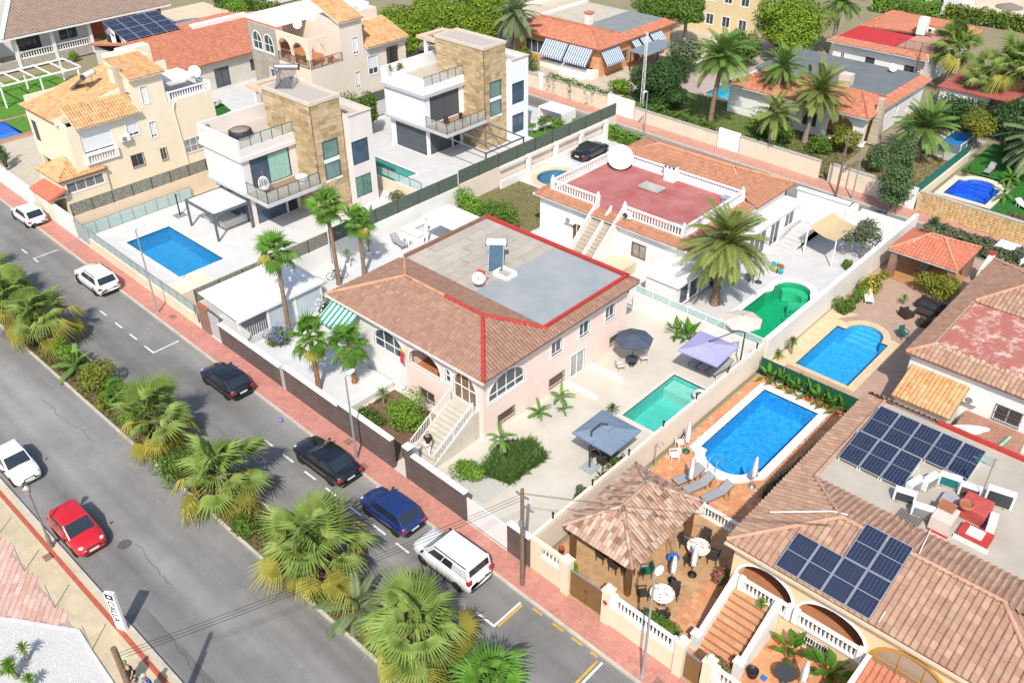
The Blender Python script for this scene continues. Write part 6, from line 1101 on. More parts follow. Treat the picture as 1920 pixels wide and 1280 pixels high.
for i, (y, r_) in enumerate(((24.6, R(40)), (25.0, R(40)))):
 bd = thing('paddle_board', 'white paddle board on the brick terrace, the %s one' % ('front', 'rear')[i], 'paddle board', (31.9 + .25 * i, y, 1.38 + .06 * i), None, r_); m = MB(); pts = [(1.25 * math.cos(a), .36 * math.sin(a) * (1 - .15 * math.cos(a))) for a in [6.283 * k / 22 for k in range(22)]]; m.prism(pts, 0, .07); m.build('board', WHITEP, bd, local=True, bevel=.02); MB().box(-.6, -.1, -.2, .2, .071, .078).build('deck_pad', pm('pale_aqua', (.45, .65, .66), .8, .1, 4), bd, local=True); MB().box(-1.15, -1.0, -.02, .02, -.12, 0).build('fin', BLACK, bd, local=True)
ac_unit(31.5, 26.72, 2.0, 0, 'white air conditioner on the white wall above the lean-to', GREYM, .9, .6, .34)
ro_ = thing('rolled_mat', 'rolled pale green mat on the brick terrace', 'mat', (34.1, 25.2, 1.45)); MB().tube([(-.1, -.7, 0), (.1, .7, 0)], .1, 12).build('roll', pm('mint_foam', (.25, .48, .38), .9, .1, 5), ro_, local=True)
g2_ = thing('tiled_pavilion', 'small pavilion with hipped orange tiled roof and brick piers', 'pavilion', (22.6, 43.5, 0)); e2 = 2.45; a_, b2, c2, d2 = (19.95, 41.3, e2), (25.15, 41.3, e2), (25.15, 46.2, e2), (20.0, 46.2, e2); q1, q2 = (22.0, 43.7, 3.5), (23.1, 43.7, 3.5)
PINKT = pmv('salmon_roof_tile', [(.46, .14, .085), (.52, .18, .11), (.48, .155, .095)], .85, 3, .1)
for P4 in ([a_, b2, q2, q1], [b2, c2, q2], [c2, d2, q1, q2], [d2, a_, q1]): tile_roof(g2_, P4, PINKT, .27, .36, .06, under=WHITEP, th=.12)
ridge(g2_, [up(a_), up(q1), up(q2), up(b2)], PEACH, .09); ridge(g2_, [up(q2), up(c2)], PEACH, .09)
for x, y in ((20.4, 41.7), (24.75, 41.7), (24.75, 45.8)): MB().box(x - .25, x + .25, y - .25, y + .25, 0, 2.4).build('pier', pbrick('brown_brick', (.28, .15, .11), (.33, .19, .14), (.2, .13, .1), .25, .08), g2_)
MB().box(20.1, 25, 45.95, 46.1, 0, 2.4).build('rear_wall', WHITE, g2_); MB().box(20.1, 24.9, 41.4, 45.95, 0, .06).build('floor', pm('ochre_floor', (.42, .22, .09), .6, .12, 2), g2_)
bb = thing('barbecue', 'white masonry barbecue chimney behind the pavilion', 'barbecue', (26.2, 45.5, 0)); MB().box(25.7, 26.7, 45, 46, 0, 1.0).build('hearth', WHITE, bb); MB().add([(25.75, 45.05, 1.3), (26.65, 45.05, 1.3), (26.65, 45.95, 1.3), (25.75, 45.95, 1.3), (26.05, 45.3, 2.6), (26.35, 45.3, 2.6), (26.35, 45.7, 2.6), (26.05, 45.7, 2.6)], [(0, 1, 5, 4), (1, 2, 6, 5), (2, 3, 7, 6), (3, 0, 4, 7), (4, 5, 6, 7)]).build('hood', WHITE, bb); m = MB(); m.box(25.75, 25.9, 45.05, 45.95, 1.0, 1.3); m.box(26.5, 26.65, 45.05, 45.95, 1.0, 1.3); m.build('jamb', WHITE, bb); MB().box(26.0, 26.4, 45.25, 45.75, 2.6, 2.75).build('cap', REDC, bb)
# --- white house with the red roof terrace
hd_ = thing('roof_terrace_house', 'white house with red roof terrace ringed by white balusters', 'house', (2.5, 36, 0)); RW = pm('brown_frame', (.20, .075, .035), .6, .15, 4)
wall(hd_, (-5.0, 29.0), (9.5, 29.0), 0, 3.7, WHITE, [('door', 3.5, 4.4, .02, 2.1, dict(dm=WOODB)), ('win', 9.6, 10.9, 1.3, 2.5, dict(frame=RW, n=2, trim=.03, tm=RW, glass=pm('curtain_glass', (.30, .29, .27), .1, .2, 2)))]); wall(hd_, (9.5, 29.2), (9.5, 44.4), 0, 3.7, WHITE, [('win', 1.5, 3.0, 1.2, 2.4, dict(n=2)), ('win', 5.5, 7, .9, 2.4, dict(n=2))]); wall(hd_, (9.5, 44.4), (-5.0, 44.4), 0, 3.7, WHITE); wall(hd_, (-5.0, 44.2), (-5.0, 29.2), 0, 3.7, WHITE)
ORT = pmv('rust_orange_tile', [(.36, .165, .095), (.43, .21, .125), (.40, .19, .11)], .85, 2, .15); zt_ = 4.0; ze = 3.72
tile_roof(hd_, [(-5.4, 28.5, ze), (9.9, 28.5, ze), (8.85, 29.5, zt_ + .02), (-4.35, 29.5, zt_ + .02)], ORT, .27, .36, .05, under=WHITEP); tile_roof(hd_, [(9.9, 28.5, ze), (9.9, 38.3, ze), (8.85, 38.3, zt_ + .02), (8.85, 29.5, zt_ + .02)], ORT, .27, .36, .05, under=WHITEP); tile_roof(hd_, [(-5.4, 38.3, ze), (-5.4, 28.5, ze), (-4.35, 29.5, zt_ + .02), (-4.35, 38.3, zt_ + .02)], ORT, .27, .36, .05, under=WHITEP)
k1, k2 = (-1.2, 40.5, 5.5), (6.2, 40.5, 5.5); e1_, e2_, e3_, e4_ = (-5.4, 44.8, ze), (10.0, 44.8, ze), (10.0, 36.2, ze), (-5.4, 36.2, ze)
tile_roof(hd_, [(-4.4, 38.35, 4.61), (9.0, 38.35, 4.61), k2, k1], ORT, .27, .36, .05, under=RTU); tile_roof(hd_, [e2_, e1_, k1, k2], ORT, .27, .36, .05, under=RTU); tile_roof(hd_, [e1_, (-5.4, 38.35, ze), (-4.4, 38.35, 4.12), k1], ORT, .27, .36, .05, under=RTU); tile_roof(hd_, [(10, 38.35, ze), e2_, k2, (9.0, 38.35, 4.18)], ORT, .27, .36, .05, under=RTU); ridge(hd_, [up(e1_), up(k1), up(k2), up(e2_)], PEACH); ridge(hd_, [up(k1), (-4.4, 38.35, 4.3)], PEACH); ridge(hd_, [up(k2), (9.0, 38.35, 4.3)], PEACH)
MB().box(-4.35, 8.85, 29.5, 38.33, 3.7, zt_).build('roof_terrace', pm('red_terrace_paint', (.40, .10, .09), .7, .12, .5, col2=(.45, .19, .17), dirt=.25), hd_); MB().box(-4.35, 8.85, 38.1, 38.34, zt_, 4.6).build('parapet', WHITE, hd_)
for a, b in (((-4.2, 29.65), (.55, 29.65)), ((3.2, 29.65), (8.7, 29.65)), ((8.7, 29.65), (8.7, 38.1)), ((8.7, 38.1), (-4.2, 38.1)), ((-4.2, 38.1), (-4.2, 29.65))): balustrade(hd_, a, b, zt_, .9, sp=.25, r=.085, finial=True, post=(a != (8.7, 29.65) and a != (8.7, 38.1), a != (-4.2, 38.1)))
chd = thing('roof_chimney', 'square white chimney standing in the balustrade of the red terrace', 'chimney', (2.1, 37.8, 4)); MB().box(1.6, 2.6, 37.3, 38.0, 4.0, 5.5).build('stack', WHITE, chd); m = MB(); [m.box(1.65 + .4 * i, 1.8 + .4 * i, 37.28, 37.34, 5.2, 5.35) for i in range(3)]; m.build('vent', BLACK, chd); MB().box(1.5, 2.7, 37.2, 38.1, 5.5, 5.6).build('cap', ORT, chd)
dish(-2.7, 36.9, 4.0, 1.12, R(-50), R(42), 'big white satellite dish on the red roof terrace', .9)
ht_ = thing('roof_hatch', 'grey board hatch lying on the red roof terrace', 'hatch', (1.9, 35.2, 4)); MB().box(.9, 2.9, 34.6, 35.8, 4.08, 4.22).build('lid', CONC, ht_); m = MB(); [m.box(1.0 + 1.6 * i, 1.2 + 1.6 * i, 34.8, 35.6, 4.0, 4.08) for i in range(2)]; m.build('batten', WOODB, ht_)
ds = thing('terrace_stairs', 'white-walled outside stairs up to the red roof terrace', 'stairs', (1.9, 27.5, 0)); steps(ds, .85, 3.0, 25.9, 29.6, .9, 4.0, 14, pm('speckled_step', (.44, .39, .30), .85, .2, 12)); MB().box(.7, 3.2, 24.75, 25.9, 0, .9).build('landing', WHITE, ds)
for X, d in ((.72, 1), (1.95, .55), (3.15, 1)): MB().add([(X - .07, 25.85, .0), (X + .07, 25.85, .0), (X + .07, 29.6, .0), (X - .07, 29.6, .0), (X - .07, 25.85, .95 + .75 * d), (X + .07, 25.85, .95 + .75 * d), (X + .07, 29.6, 4.1 + .75 * d), (X - .07, 29.6, 4.1 + .75 * d)], [(0, 1, 5, 4), (1, 2, 6, 5), (2, 3, 7, 6), (3, 0, 4, 7), (4, 5, 6, 7)]).build('side_wall', WHITE, ds)
MB().box(3.3, 5.2, 26.6, 28.8, 0, .95).build('platform', pm('sand_platform', (.58, .49, .36), .85, .08, 2), ds)
ac_unit(3.75, 29.35, 4.05, 0, 'white air conditioner beside the terrace stairs', DARKM, .7, .6); ac_unit(-1.6, 28.85, 2.0, 0, 'white air conditioner on the long white wall below the red terrace', GREYM, .95, .62)
for i, (x, y) in enumerate(((7.7, 30.4), (8.0, 37.2))): b_x = thing('covered_box', 'low blue-grey covered box on the red terrace, %s corner' % ('near', 'far')[i], 'box', (x, y, 4)); MB().box(x - .5, x + .4, y - .3, y + .3, 4.0, 4.35).build('body', pm('blue_grey_cover', (.30, .34, .40), .7, .1, 3), b_x, bevel=.06); MB().box(x - .56, x + .46, y - .36, y + .36, 4.36, 4.42).build('lid', pm('blue_grey_cover', (.30, .34, .40)), b_x)
cn = thing('conservatory', 'white lean-to conservatory with tall windows behind the date palm', 'conservatory', (10.2, 30.5, 0)); wall(cn, (10.75, 26.2), (10.75, 34.6), 0, 2.0, WHITE, [('win', .5 + 1.35 * i, 1.75 + 1.35 * i, .1, 1.7, dict(n=1)) for i in range(6)]); wall(cn, (8.0, 26.2), (10.53, 26.2), 0, 2.0, WHITE); MB().add([(7.9, 26.05, 2.0), (10.95, 26.05, 2.0), (10.95, 34.8, 2.0), (7.9, 34.8, 2.0), (7.9, 26.05, 2.55), (10.95, 26.05, 2.12), (10.95, 34.8, 2.12), (7.9, 34.8, 2.55)], [(0, 3, 2, 1), (4, 5, 6, 7), (0, 1, 5, 4), (1, 2, 6, 5), (2, 3, 7, 6), (3, 0, 4, 7)]).build('roof', WHITEP, cn)
wg = thing('white_wing', 'white flat-roofed wing with sliding glass doors beside the garden steps', 'annex', (10.3, 40, 0)); wall(wg, (11.1, 35.5), (11.1, 44.3), 0, 2.45, WHITE, [('win', .4, 3.2, .05, 2.2, dict(n=3)), ('win', 3.8, 5.4, .05, 2.2, dict(n=2)), ('win', 6.2, 7.8, .9, 2.2, dict(n=2))]); wall(wg, (9.55, 35.5), (10.88, 35.5), 0, 2.45, WHITE); wall(wg, (10.88, 44.3), (9.55, 44.3), 0, 2.45, WHITE); MB().box(9.52, 11.2, 35.4, 44.4, 2.45, 2.58).build('roof', WHITEP, wg)
gs_ = thing('garden_steps', 'wide pale grey garden steps beside the white wing', 'stairs', (12.1, 42, 0)); [MB().box(11.35, 12.95, 40.3 + .55 * i, 44.5, 0, .14 * (i + 1)).build('step', PALED, gs_) for i in range(5)]; MB().box(9.6, 14.2, 44.55, 46.3, 0, .7).build('landing', PALED, gs_)
bw = thing('boundary_wall', 'tall plain white wall at the end of the white garden', 'wall', (11.8, 46.7, 0)); MB().box(9.6, 14.2, 46.4, 46.65, 0, 2.5).build('wall', WHITE, bw); MB().box(9.5, 14.35, 46.3, 46.75, 2.5, 2.62).build('coping', WHITEP, bw); MB().box(14.2, 14.6, 46.3, 47.9, 0, 2.1).build('pillar', WHITE, bw); MB().box(14.6, 18.9, 47.9, 48.1, 0, 1.4).build('low_wall', WHITE, bw); MB().box(14.5, 18.9, 48.1, 49.2, 0, 1.2).build('planter', WHITE, bw)
ps = thing('shade_sail_pergola', 'white posts carrying a sand-coloured shade cloth', 'pergola', (15, 41.5, 0)); [MB().bar((x, y, 0), (x, y, 2.5), .1).build('post', WHITEP, ps) for x, y in ((13.6, 40.7), (13.9, 44.1))]; m = MB(); m.bar((13.55, 40.5, 2.5), (13.9, 44.4, 2.5), .1); m.build('beam', WHITEP, ps); m = MB(); n_ = 6; g_ = lambda u, v: Vector((13.7, 40.6, 2.5)).lerp(Vector((13.95, 44.2, 2.5)), v).lerp(Vector((16.3, 39.9, 2.35)).lerp(Vector((16.4, 43.6, 2.35)), v), u) + Vector((0, 0, -.18 * math.sin(math.pi * u))); m.add([g_(i / n_, j / n_) for i in range(n_ + 1) for j in range(n_ + 1)], [(i * (n_ + 1) + j, (i + 1) * (n_ + 1) + j, (i + 1) * (n_ + 1) + j + 1, i * (n_ + 1) + j + 1) for i in range(n_) for j in range(n_)], True); m.build('cloth', pm('sand_cloth', (.56, .42, .24), .85, .06, 2), ps); [MB().bar((16.35, y, 0), (16.35, y, 2.35), .08).build('post', WHITEP, ps) for y in (39.95, 43.6)]
# --- side yard: carport and white pergola
cp = thing('carport', 'long white corrugated carport roof beside the heather screen', 'carport', (-10.9, 5.3, 0)); m = MB(); nx = 46
for i in range(nx):
 y0 = 1.7 + 7.3 * i / nx; y1 = 1.7 + 7.3 * (i + 1) / nx; a = .012 if i % 2 else 0
 m.add([(-13.6, y0, 2.75 + a), (-8.7, y0, 2.45 + a), (-8.7, y1, 2.45 + (.012 - a)), (-13.6, y1, 2.75 + (.012 - a))], [(0, 1, 2, 3)])
m.build('roof_sheet', pm('white_metal_sheet', (.74, .73, .71), .5, .06, .8, dirt=.12), cp); MB().bar((-8.65, 1.65, 2.4), (-8.65, 9.05, 2.4), .1, .2).build('gutter', WHITEP, cp); PB = pm('pale_blue_panel', (.50, .57, .62), .6, .06, 2)
for y in (1.9, 4.2, 6.5, 8.8): MB().box(-8.95, -8.8, y - .08, y + .08, 0, 2.35).build('post', WHITEP, cp)
for a, b in ((4.3, 6.4), (6.6, 8.7)): MB().box(-8.9, -8.84, a, b, 0, 2.3).build('side_panel', PB, cp)
m = MB(); [m.bar((-8.87, 2.1 + .18 * i, .2), (-8.87, 2.1 + .18 * i, 1.5), .03) for i in range(12)]; m.build('grille', WHITEP, cp)
wp = thing('white_pergola', 'white slatted pergola over the outdoor bar in the side yard', 'pergola', (-9, 22.4, 0)); [MB().bar((x, y, 0), (x, y, 2.45), .14).build('post', WHITEP, wp) for x, y in ((-10.7, 21.1), (-10.7, 23.8), (-7.1, 21.1), (-7.1, 23.8))]
for i in range(14): MB().box(-10.9 + .27 * i, -10.66 + .27 * i, 20.9, 24.0, 2.46, 2.52).build('slat', WHITEP, wp)
obr = thing('outdoor_bar', 'white L-shaped outdoor bar counter beside the pergola', 'bar counter', (-12, 21.6, 0)); MB().box(-12.9, -12.2, 20.2, 22.6, 0, .95).build('counter', WHITE, obr); MB().box(-12.2, -10.8, 20.2, 20.85, 0, .95).build('counter', WHITE, obr); MB().box(-13.0, -12.1, 20.1, 22.7, .951, 1.0).build('worktop', WHITEP, obr); MB().box(-12.1, -10.7, 20.1, 20.95, .951, 1.0).build('worktop', WHITEP, obr)
for i in range(2): s_ = thing('bar_stool', 'white bar stool at the outdoor bar, the %s one' % ('left', 'right')[i], 'stool', (-12.1 + .7 * i, 19.7, 0)); MB().box(-.18, .18, -.18, .18, .65, .7).build('seat', WHITEP, s_, local=True); [MB().bar((x, y, 0), (x * .8, y * .8, .65), .04).build('leg', WHITEP, s_, local=True) for x in (-.17, .17) for y in (-.17, .17)]
# --- yellow house (left)
YEL = pm('pale_yellow_render', (.80, .70, .53), .85, .04, .7, streak=.08); hy = thing('yellow_house', 'pale yellow three-level house with sand-coloured tile roofs at the left', 'house', (-42, 11, 0)); SG = dict(frame=WHITEP, trim=.05, gap=.12)
wall(hy, (-38.2, 5.0), (-38.2, 11.4), 0, 7.6, YEL, [('shut', 1.0, 3.8, 4.9, 7.0, dict(n=2, gap=.06)), ('shut', 5.2, 6.3, 5.3, 7.0, SG), ('grille', 4.9, 6.1, 2.4, 3.6, dict(gm=DARKM, frame=WHITEP))]); wall(hy, (-38.2, 11.4), (-38.2, 14.6), 0, 10.4, YEL, [('shut', .95, 1.55, 4.6, 6.1, SG), ('shut', .9, 1.5, 7.8, 9.4, dict(gap=0, trim=.05)), ('grille', 1.4, 2.0, 2.2, 3.4, dict(gm=DARKM))]); wall(hy, (-38.2, 14.6), (-38.2, 19.2), 0, 7.4, YEL, [('grille', .7, 2.7, 2.1, 3.5, dict(gm=WHITEP, frame=WHITEP, n=3))])
wall(hy, (-46.4, 5.0), (-38.42, 5.0), 3.2, 7.8, YEL, [('shut', .5, 1.6, 4.6, 6.6, dict(frame=DARKM, sm=ANTH, gap=0)), ('win', 3.2, 3.8, 5.2, 6.6, dict(frame=YEL, glass=YEL)), ('win', 4.4, 5.0, 5.2, 6.6, dict(frame=YEL, glass=YEL))]); wall(hy, (-46.4, 7.5), (-38.42, 7.5), 0, 3.2, YEL, [('door', 1, 2, .02, 2.2, dict(dm=DARKM)), ('win', 3, 5, .9, 2.2)]); wall(hy, (-46.4, 19.2), (-46.4, 5.2), 0, 8.6, YEL); wall(hy, (-38.42, 19.2), (-46.2, 19.2), 0, 7.4, YEL)
for i in range(4): MB().box(-46.2 + 2.1 * i, -45.8 + 2.1 * i, 5.05, 5.35, 0, 3.2).build('column', YEL, hy)
balustrade(hy, (-38.1, 6.0), (-38.1, 8.8), 4.0, .85, sp=.22); balustrade(hy, (-38.3, 14.8), (-38.3, 19.1), 7.4, .85, sp=.24); balustrade(hy, (-38.3, 19.1), (-43, 19.1), 7.4, .85, sp=.24, post=(False, True)); MB().box(-46.2, -38.4, 14.6, 19.0, 7.2, 7.3).build('terrace_floor', PALED, hy)
tile_roof(hy, [(-46.6, 4.7, 7.85), (-39.6, 4.7, 7.85), (-39.6, 13.0, 9.5), (-46.6, 13.0, 9.5)], RTY, .24, .36, .06, under=RTU); tile_roof(hy, [(-37.75, 5.6, 7.45), (-37.75, 11.7, 7.45), (-39.6, 11.7, 9.0), (-39.6, 5.6, 9.0)], RTY, .26, .4, .09, under=YEL); tile_roof(hy, [(-37.8, 11.3, 10.35), (-37.8, 14.8, 10.35), (-42, 14.8, 11.3), (-42, 11.3, 11.3)], RTY, .27, .4, .09, under=YEL)
MB().add([(-39.65, 4.7, 7.6), (-39.45, 4.7, 7.6), (-39.45, 13, 7.6), (-39.65, 13, 7.6), (-39.65, 4.7, 8.1), (-39.45, 4.7, 8.1), (-39.45, 13.0, 9.75), (-39.65, 13.0, 9.75)], [(0, 1, 5, 4), (1, 2, 6, 5), (2, 3, 7, 6), (3, 0, 4, 7), (4, 5, 6, 7)]).build('gable_parapet', YEL, hy); MB().box(-42, -38.4, 11.45, 14.55, 9, 10.4).build('stair_head', YEL, hy); MB().box(-39.9, -39.2, 11.0, 11.45, 7.5, 11.2).build('chimney', pm('taupe_render', (.50, .40, .30), .85, .08, 2), hy); MB().box(-46.2, -42.6, 13.1, 16.0, 7.2, 10.6).build('roof_room', YEL, hy); MB().box(-43.2, -42.55, 13.6, 14.6, 7.3, 9.2).build('door', pm('taupe_door', (.42, .38, .31), .7, .08, 2), hy); MB().box(-41.5, -38.4, 15.0, 18.0, 9.0, 9.12).build('canopy', WHITEP, hy); MB().box(-47.6, -46.3, 15, 18, 6, 10.4).build('chimney', YEL, hy)
wall(hy, (-38.0, 3.2), (-38.0, 7.3), 0, 3.3, YEL, [('win', .4, 3.8, 2.05, 3.0, dict(n=4, trim=.08, glass=pm('grey_curtain_glass', (.20, .20, .21), .1, .3, 4)))]); wall(hy, (-42.4, 3.2), (-38.22, 3.2), 0, 3.3, YEL); g3 = (-40.2, 5.2, 4.6); ea = [(-42.6, 3.0, 3.4), (-37.8, 3.0, 3.4), (-37.8, 7.4, 3.4), (-42.6, 7.4, 3.4)]
for i in range(4): tile_roof(hy, [ea[i], ea[(i + 1) % 4], g3], RTY, .25, .36, .09, under=RTU, name='porch_roof')
ac_unit(-37.95, 9.75, 5.1, R(90), 'white air conditioner on the yellow house wall', GREYM, .9, .6); solar_heater(-43.5, 9.5, 8.75, R(-60), 'solar heater with grey tank lying on the sand-tiled roof', 1.1, 2.2, False); dish(-39.4, 18.5, 7.4, .6, R(-40), R(35), 'white dish at the corner of the yellow house terrace', 1.6)
m = MB(); m.tube([(-38.1, 15.2, 7.3), (-38.1, 14.95, 6.6), (-38.1, 15.3, .2)], .05, 6); m.build('downpipe', YEL, hy)
street_wall(-37.5, -33.8, 1.75, 'white street wall right of the tiled gatehouse', WHITE, WHITEP); street_wall(-60, -41.6, 1.7, 'long white street wall at the far left', WHITE, WHITEP)
gh = thing('gatehouse', 'small cream gatehouse with orange tile top by the far left pavement', 'gatehouse', (-39.6, 2.6, 0)); wall(gh, (-41.4, yw(-41) + .1), (-37.7, yw(-38) + .1), 0, 2.2, YEL, [('door', 1.3, 2.5, .02, 1.9, dict(dm=WHITEP))]); MB().box(-41.4, -37.7, yw(-40) + .35, 3.3, 2.0, 2.15).build('ceiling', YEL, gh); tile_roof(gh, [(-41.6, 1.7, 2.2), (-37.5, 1.65, 2.2), (-37.5, 3.2, 2.65), (-41.6, 3.2, 2.65)], PINKT, .27, .36, .06)
# --- houses further back
def slab(Tn, nm, x0, x1, y0, y1, z0, z1, mat): return MB().box(x0, x1, y0, y1, z0, z1).build(nm, mat, Tn)
hi = thing('orange_roof_house', 'low house with orange tiled roof and a tilted bank of solar panels', 'house', (-66, 33, 0)); walls(hi, -75, 24.5, -58, 43, 0, 3.3, pm('pale_stone_render', (.58, .54, .47), .85, .08, .8), E_=[('win', 2, 3.6, 1, 2.4, dict(frame=DARKM)), ('win', 6, 8, .1, 2.4, dict(frame=DARKM)), ('win', 11, 12.6, 1, 2.4, dict(frame=DARKM)), ('win', 15, 16.6, 1, 2.4, dict(frame=DARKM))])
tile_roof(hi, [(-57.4, 24, 3.4), (-57.4, 43.6, 3.4), (-66, 43.6, 5.2), (-66, 24, 5.2)], RTO, .3, .45, .06, under=RTO); tile_roof(hi, [(-75.6, 43.6, 3.4), (-75.6, 24, 3.4), (-66, 24, 5.2), (-66, 43.6, 5.2)], RTO, .3, .45, .06, under=RTO); ridge(hi, [(-66, 24, 5.25), (-66, 43.6, 5.25)], RTO, .12); slab(hi, 'white_parapet', -66.4, -65.6, 33.2, 41, 5.0, 5.6, WHITE)
array('bank of eight dark blue solar panels on a tilted frame over the orange roof', Matrix.Translation((-66.4, 24.8, 5.4)) @ Matrix.Rotation(R(90), 4, 'Z') @ Matrix.Rotation(R(14), 4, 'X'), 8, 1.75, 2.6, .05, rows=[(i, j) for i in range(4) for j in range(2)], lift=4.4)
hj = thing('brown_roof_house', 'large white house with broad brown tiled roof at the top left corner', 'house', (-92, 27, 0)); wall(hj, (-86.2, 10), (-86.2, 39), 0, 4.2, WHITE, [('win', 9.5, 12.5, 1.4, 3.2, dict(frame=DARKM, n=3)), ('win', 15, 17.5, 1.6, 3.2, dict(n=2)), ('door', 21, 22.2, 1.2, 3.4, dict(dm=TERRA)), ('win', 24, 26, 1.6, 3.2)]); slab(hj, 'porch_floor', -86.2, -83.4, 10, 28, 0, 1.2, pm('rubble_base', (.40, .36, .31), .9, .2, 3, bump=.8, bsc=5)); slab(hj, 'rear_wall', -104, -103.8, 6, 40, 0, 4.2, WHITE); wall(hj, (-103.8, 10), (-86.4, 10), 0, 4.2, WHITE); slab(hj, 'red_wall', -86.1, -85.9, 29, 36, 1.0, 4.0, pm('brick_red', (.40, .09, .05), .8, .12, 3))
for y in (13.5, 18.2, 23, 28, 38.2): slab(hj, 'column', -83.7, -83.3, y - .2, y + .2, 0, 4.1, WHITE if y < 30 else TERRA)
for a, b in ((18.4, 22.8), (23.2, 27.8), (13.7, 16)): balustrade(hj, (-83.5, a), (-83.5, b), 1.2, .9, sp=.3, post=(False, False))
BRT = pmv('grey_brown_tile', [(.27, .19, .145), (.32, .23, .175), (.30, .21, .16)], .85, 1, .14); tile_roof(hj, [(-82.4, 16.6, 4.3), (-82.4, 39.6, 4.3), (-95, 39.6, 7.2), (-95, 24, 7.2)], BRT, .45, .55, .06, under=WHITEP, th=.3); tile_roof(hj, [(-104, 6, 2.6), (-82.4, 6, 2.6), (-82.4, 16.6, 4.3), (-104, 16.6, 4.3)], BRT, .45, .55, .06, under=WHITEP, th=.3)
slab(hj, 'roof_wall', -96, -89.5, 30.3, 30.9, 5.4, 7.4, WHITE); slab(hj, 'chimney', -89.6, -88.9, 30.9, 31.5, 5.4, 6.4, REDC); MB().bar((-82.4, 16.6, 4.4), (-95, 24, 7.3), .5, .2).build('hip_cap', WHITEP, hj)
pj = thing('white_frame_pergola', 'white open-frame pergola in front of the brown-roofed house', 'pergola', (-73, 15, 0)); m = MB()
for x in (-75.3, -70.5): m.bar((x, 6, 2.5), (x, 20.4, 2.5), .16)
for i in range(9): m.bar((-75.3, 6 + 1.8 * i, 2.6), (-70.5, 6 + 1.8 * i, 2.6), .14)
m.build('beam', WHITEP, pj); [MB().bar((x, y, 0), (x, y, 2.5), .16).build('post', WHITEP, pj) for x in (-75.3, -70.5) for y in (6.5, 11, 15.5, 20)]
hk = thing('beige_arched_house', 'tall beige house with arched terrace and sand tile roofs at the top centre', 'house', (-43, 36, 0)); BG = pm('beige_render', (.74, .64, .53), .85, .05, .5, streak=.15); KA = pm('peach_render', (.78, .63, .49), .85, .05, .8)
wall(hk, (-37, 29.9), (-37, 34.0), 0, 7.0, BG); wall(hk, (-37, 34.0), (-37, 37.0), 0, 11.0, BG, [('shut', 1.6, 2.3, 7.2, 9.0, SG), ('shut', 1.5, 2.1, 3.6, 5.4, SG)]); wall(hk, (-37, 37.0), (-37, 42.6), 0, 7.6, BG, [('shut', .4, 1.7, 4.6, 6.6, dict(gap=.3, trim=.06)), ('hole', 3.0, 4.8, 4.4, 7.0)]); KS = pbrick('grey_stone_facing', (.36, .32, .26), (.46, .42, .35), (.28, .25, .21), .35, .18, .02, 'xz'); wall(hk, (-47.5, 29.9), (-42.4, 29.9), 0, 7.0, KS, [('win', 3, 4.4, 3.2, 5.6, dict(n=2, trim=.1))]); wall(hk, (-42.4, 29.9), (-37.22, 29.9), 0, 7.0, KA, [('shut', 2.3, 3.7, 3.4, 5.6, SG)]); slab(hk, 'side_wall', -47.5, -47.3, 30, 42.6, 0, 7.0, BG); slab(hk, 'rear_wall', -47.3, -37, 42.6, 42.8, 0, 7.4, BG)
slab(hk, 'terrace_floor', -47.3, -37.2, 30.1, 34.0, 6.9, 7.02, TERF); wall(hk, (-42.4, 29.92), (-37.22, 29.92), 7.03, 10.0, KA, [('arch', .15, 2.35, 7.1, 9.4, dict(spring=.5)), ('arch', 2.6, 4.9, 7.1, 9.4, dict(spring=.5))]); wall(hk, (-47.5, 29.92), (-42.4, 29.92), 7.03, 10.0, KS, [('archwin', .5, 2.2, 7.3, 9.2, dict(trim=.1)), ('archwin', 2.6, 4.3, 7.3, 9.2, dict(trim=.1))]); wall(hk, (-37.0, 29.95), (-37.0, 32.2), 7.02, 10.0, KA, [('arch', .3, 2.0, 7.1, 9.4, dict(spring=.5))]); railing(hk, (-42.3, 29.85), (-37.1, 29.85), 7.0, 7.0, .9, BROWNM, .16, npost=4); railing(hk, (-36.95, 30), (-36.95, 34), 7.0, 7.0, .9, BROWNM, .16, npost=4)
slab(hk, 'upper_block', -47.3, -41, 34, 42.4, 7.0, 10.2, BG); slab(hk, 'white_roof', -48.5, -42.5, 30.2, 42.6, 10.2, 10.45, WHITEP); slab(hk, 'stair_tower', -41, -37.25, 34.05, 36.95, 7.0, 11, BG); tile_roof(hk, [(-36.7, 33.8, 10.9), (-36.7, 37.2, 10.9), (-41.2, 37.2, 12.5), (-41.2, 33.8, 12.5)], RTY, .3, .42, .08, under=BG); tile_roof(hk, [(-36.5, 37.1, 7.7), (-36.5, 43.1, 7.7), (-41, 43.1, 9.2), (-41, 37.1, 9.2)], RTY, .3, .42, .08, under=BG); slab(hk, 'chimney', -39, -38.4, 37.2, 37.8, 8, 11.6, BG); slab(hk, 'loggia_wall', -39.5, -39.3, 37.2, 42.4, 4, 7.2, BG)
solar_heater(-26.4, 19.9, 10.25, R(40), 'vacuum-tube solar heater with steel tank on the near stone tower', 1.5, 2.2, True); dish(-40.5, 31.5, 10.0, .5, R(-60), R(30), 'white dish on the beige arched house', .6)
hm = thing('orange_house', 'orange house with striped awnings and orange tiled roof behind the back street', 'house', (-34, 72, 0)); ORG = pm('orange_render', (.68, .34, .16), .85, .06, .8); walls(hm, -40.6, 64.6, -26.4, 79.6, 0, 3.5, ORG, S=[('win', 2, 5, .9, 2.6, dict(n=3)), ('win', 7, 9.5, .9, 2.6, dict(n=3)), ('door', 11, 12.2, .02, 2.2)], E_=[('win', 1.2, 2.6, 1, 2.4), ('grille', 4.2, 5.4, 1, 2.2), ('door', 7.2, 8.2, .02, 2.2), ('win', 10, 11.4, 1.2, 2.4)])
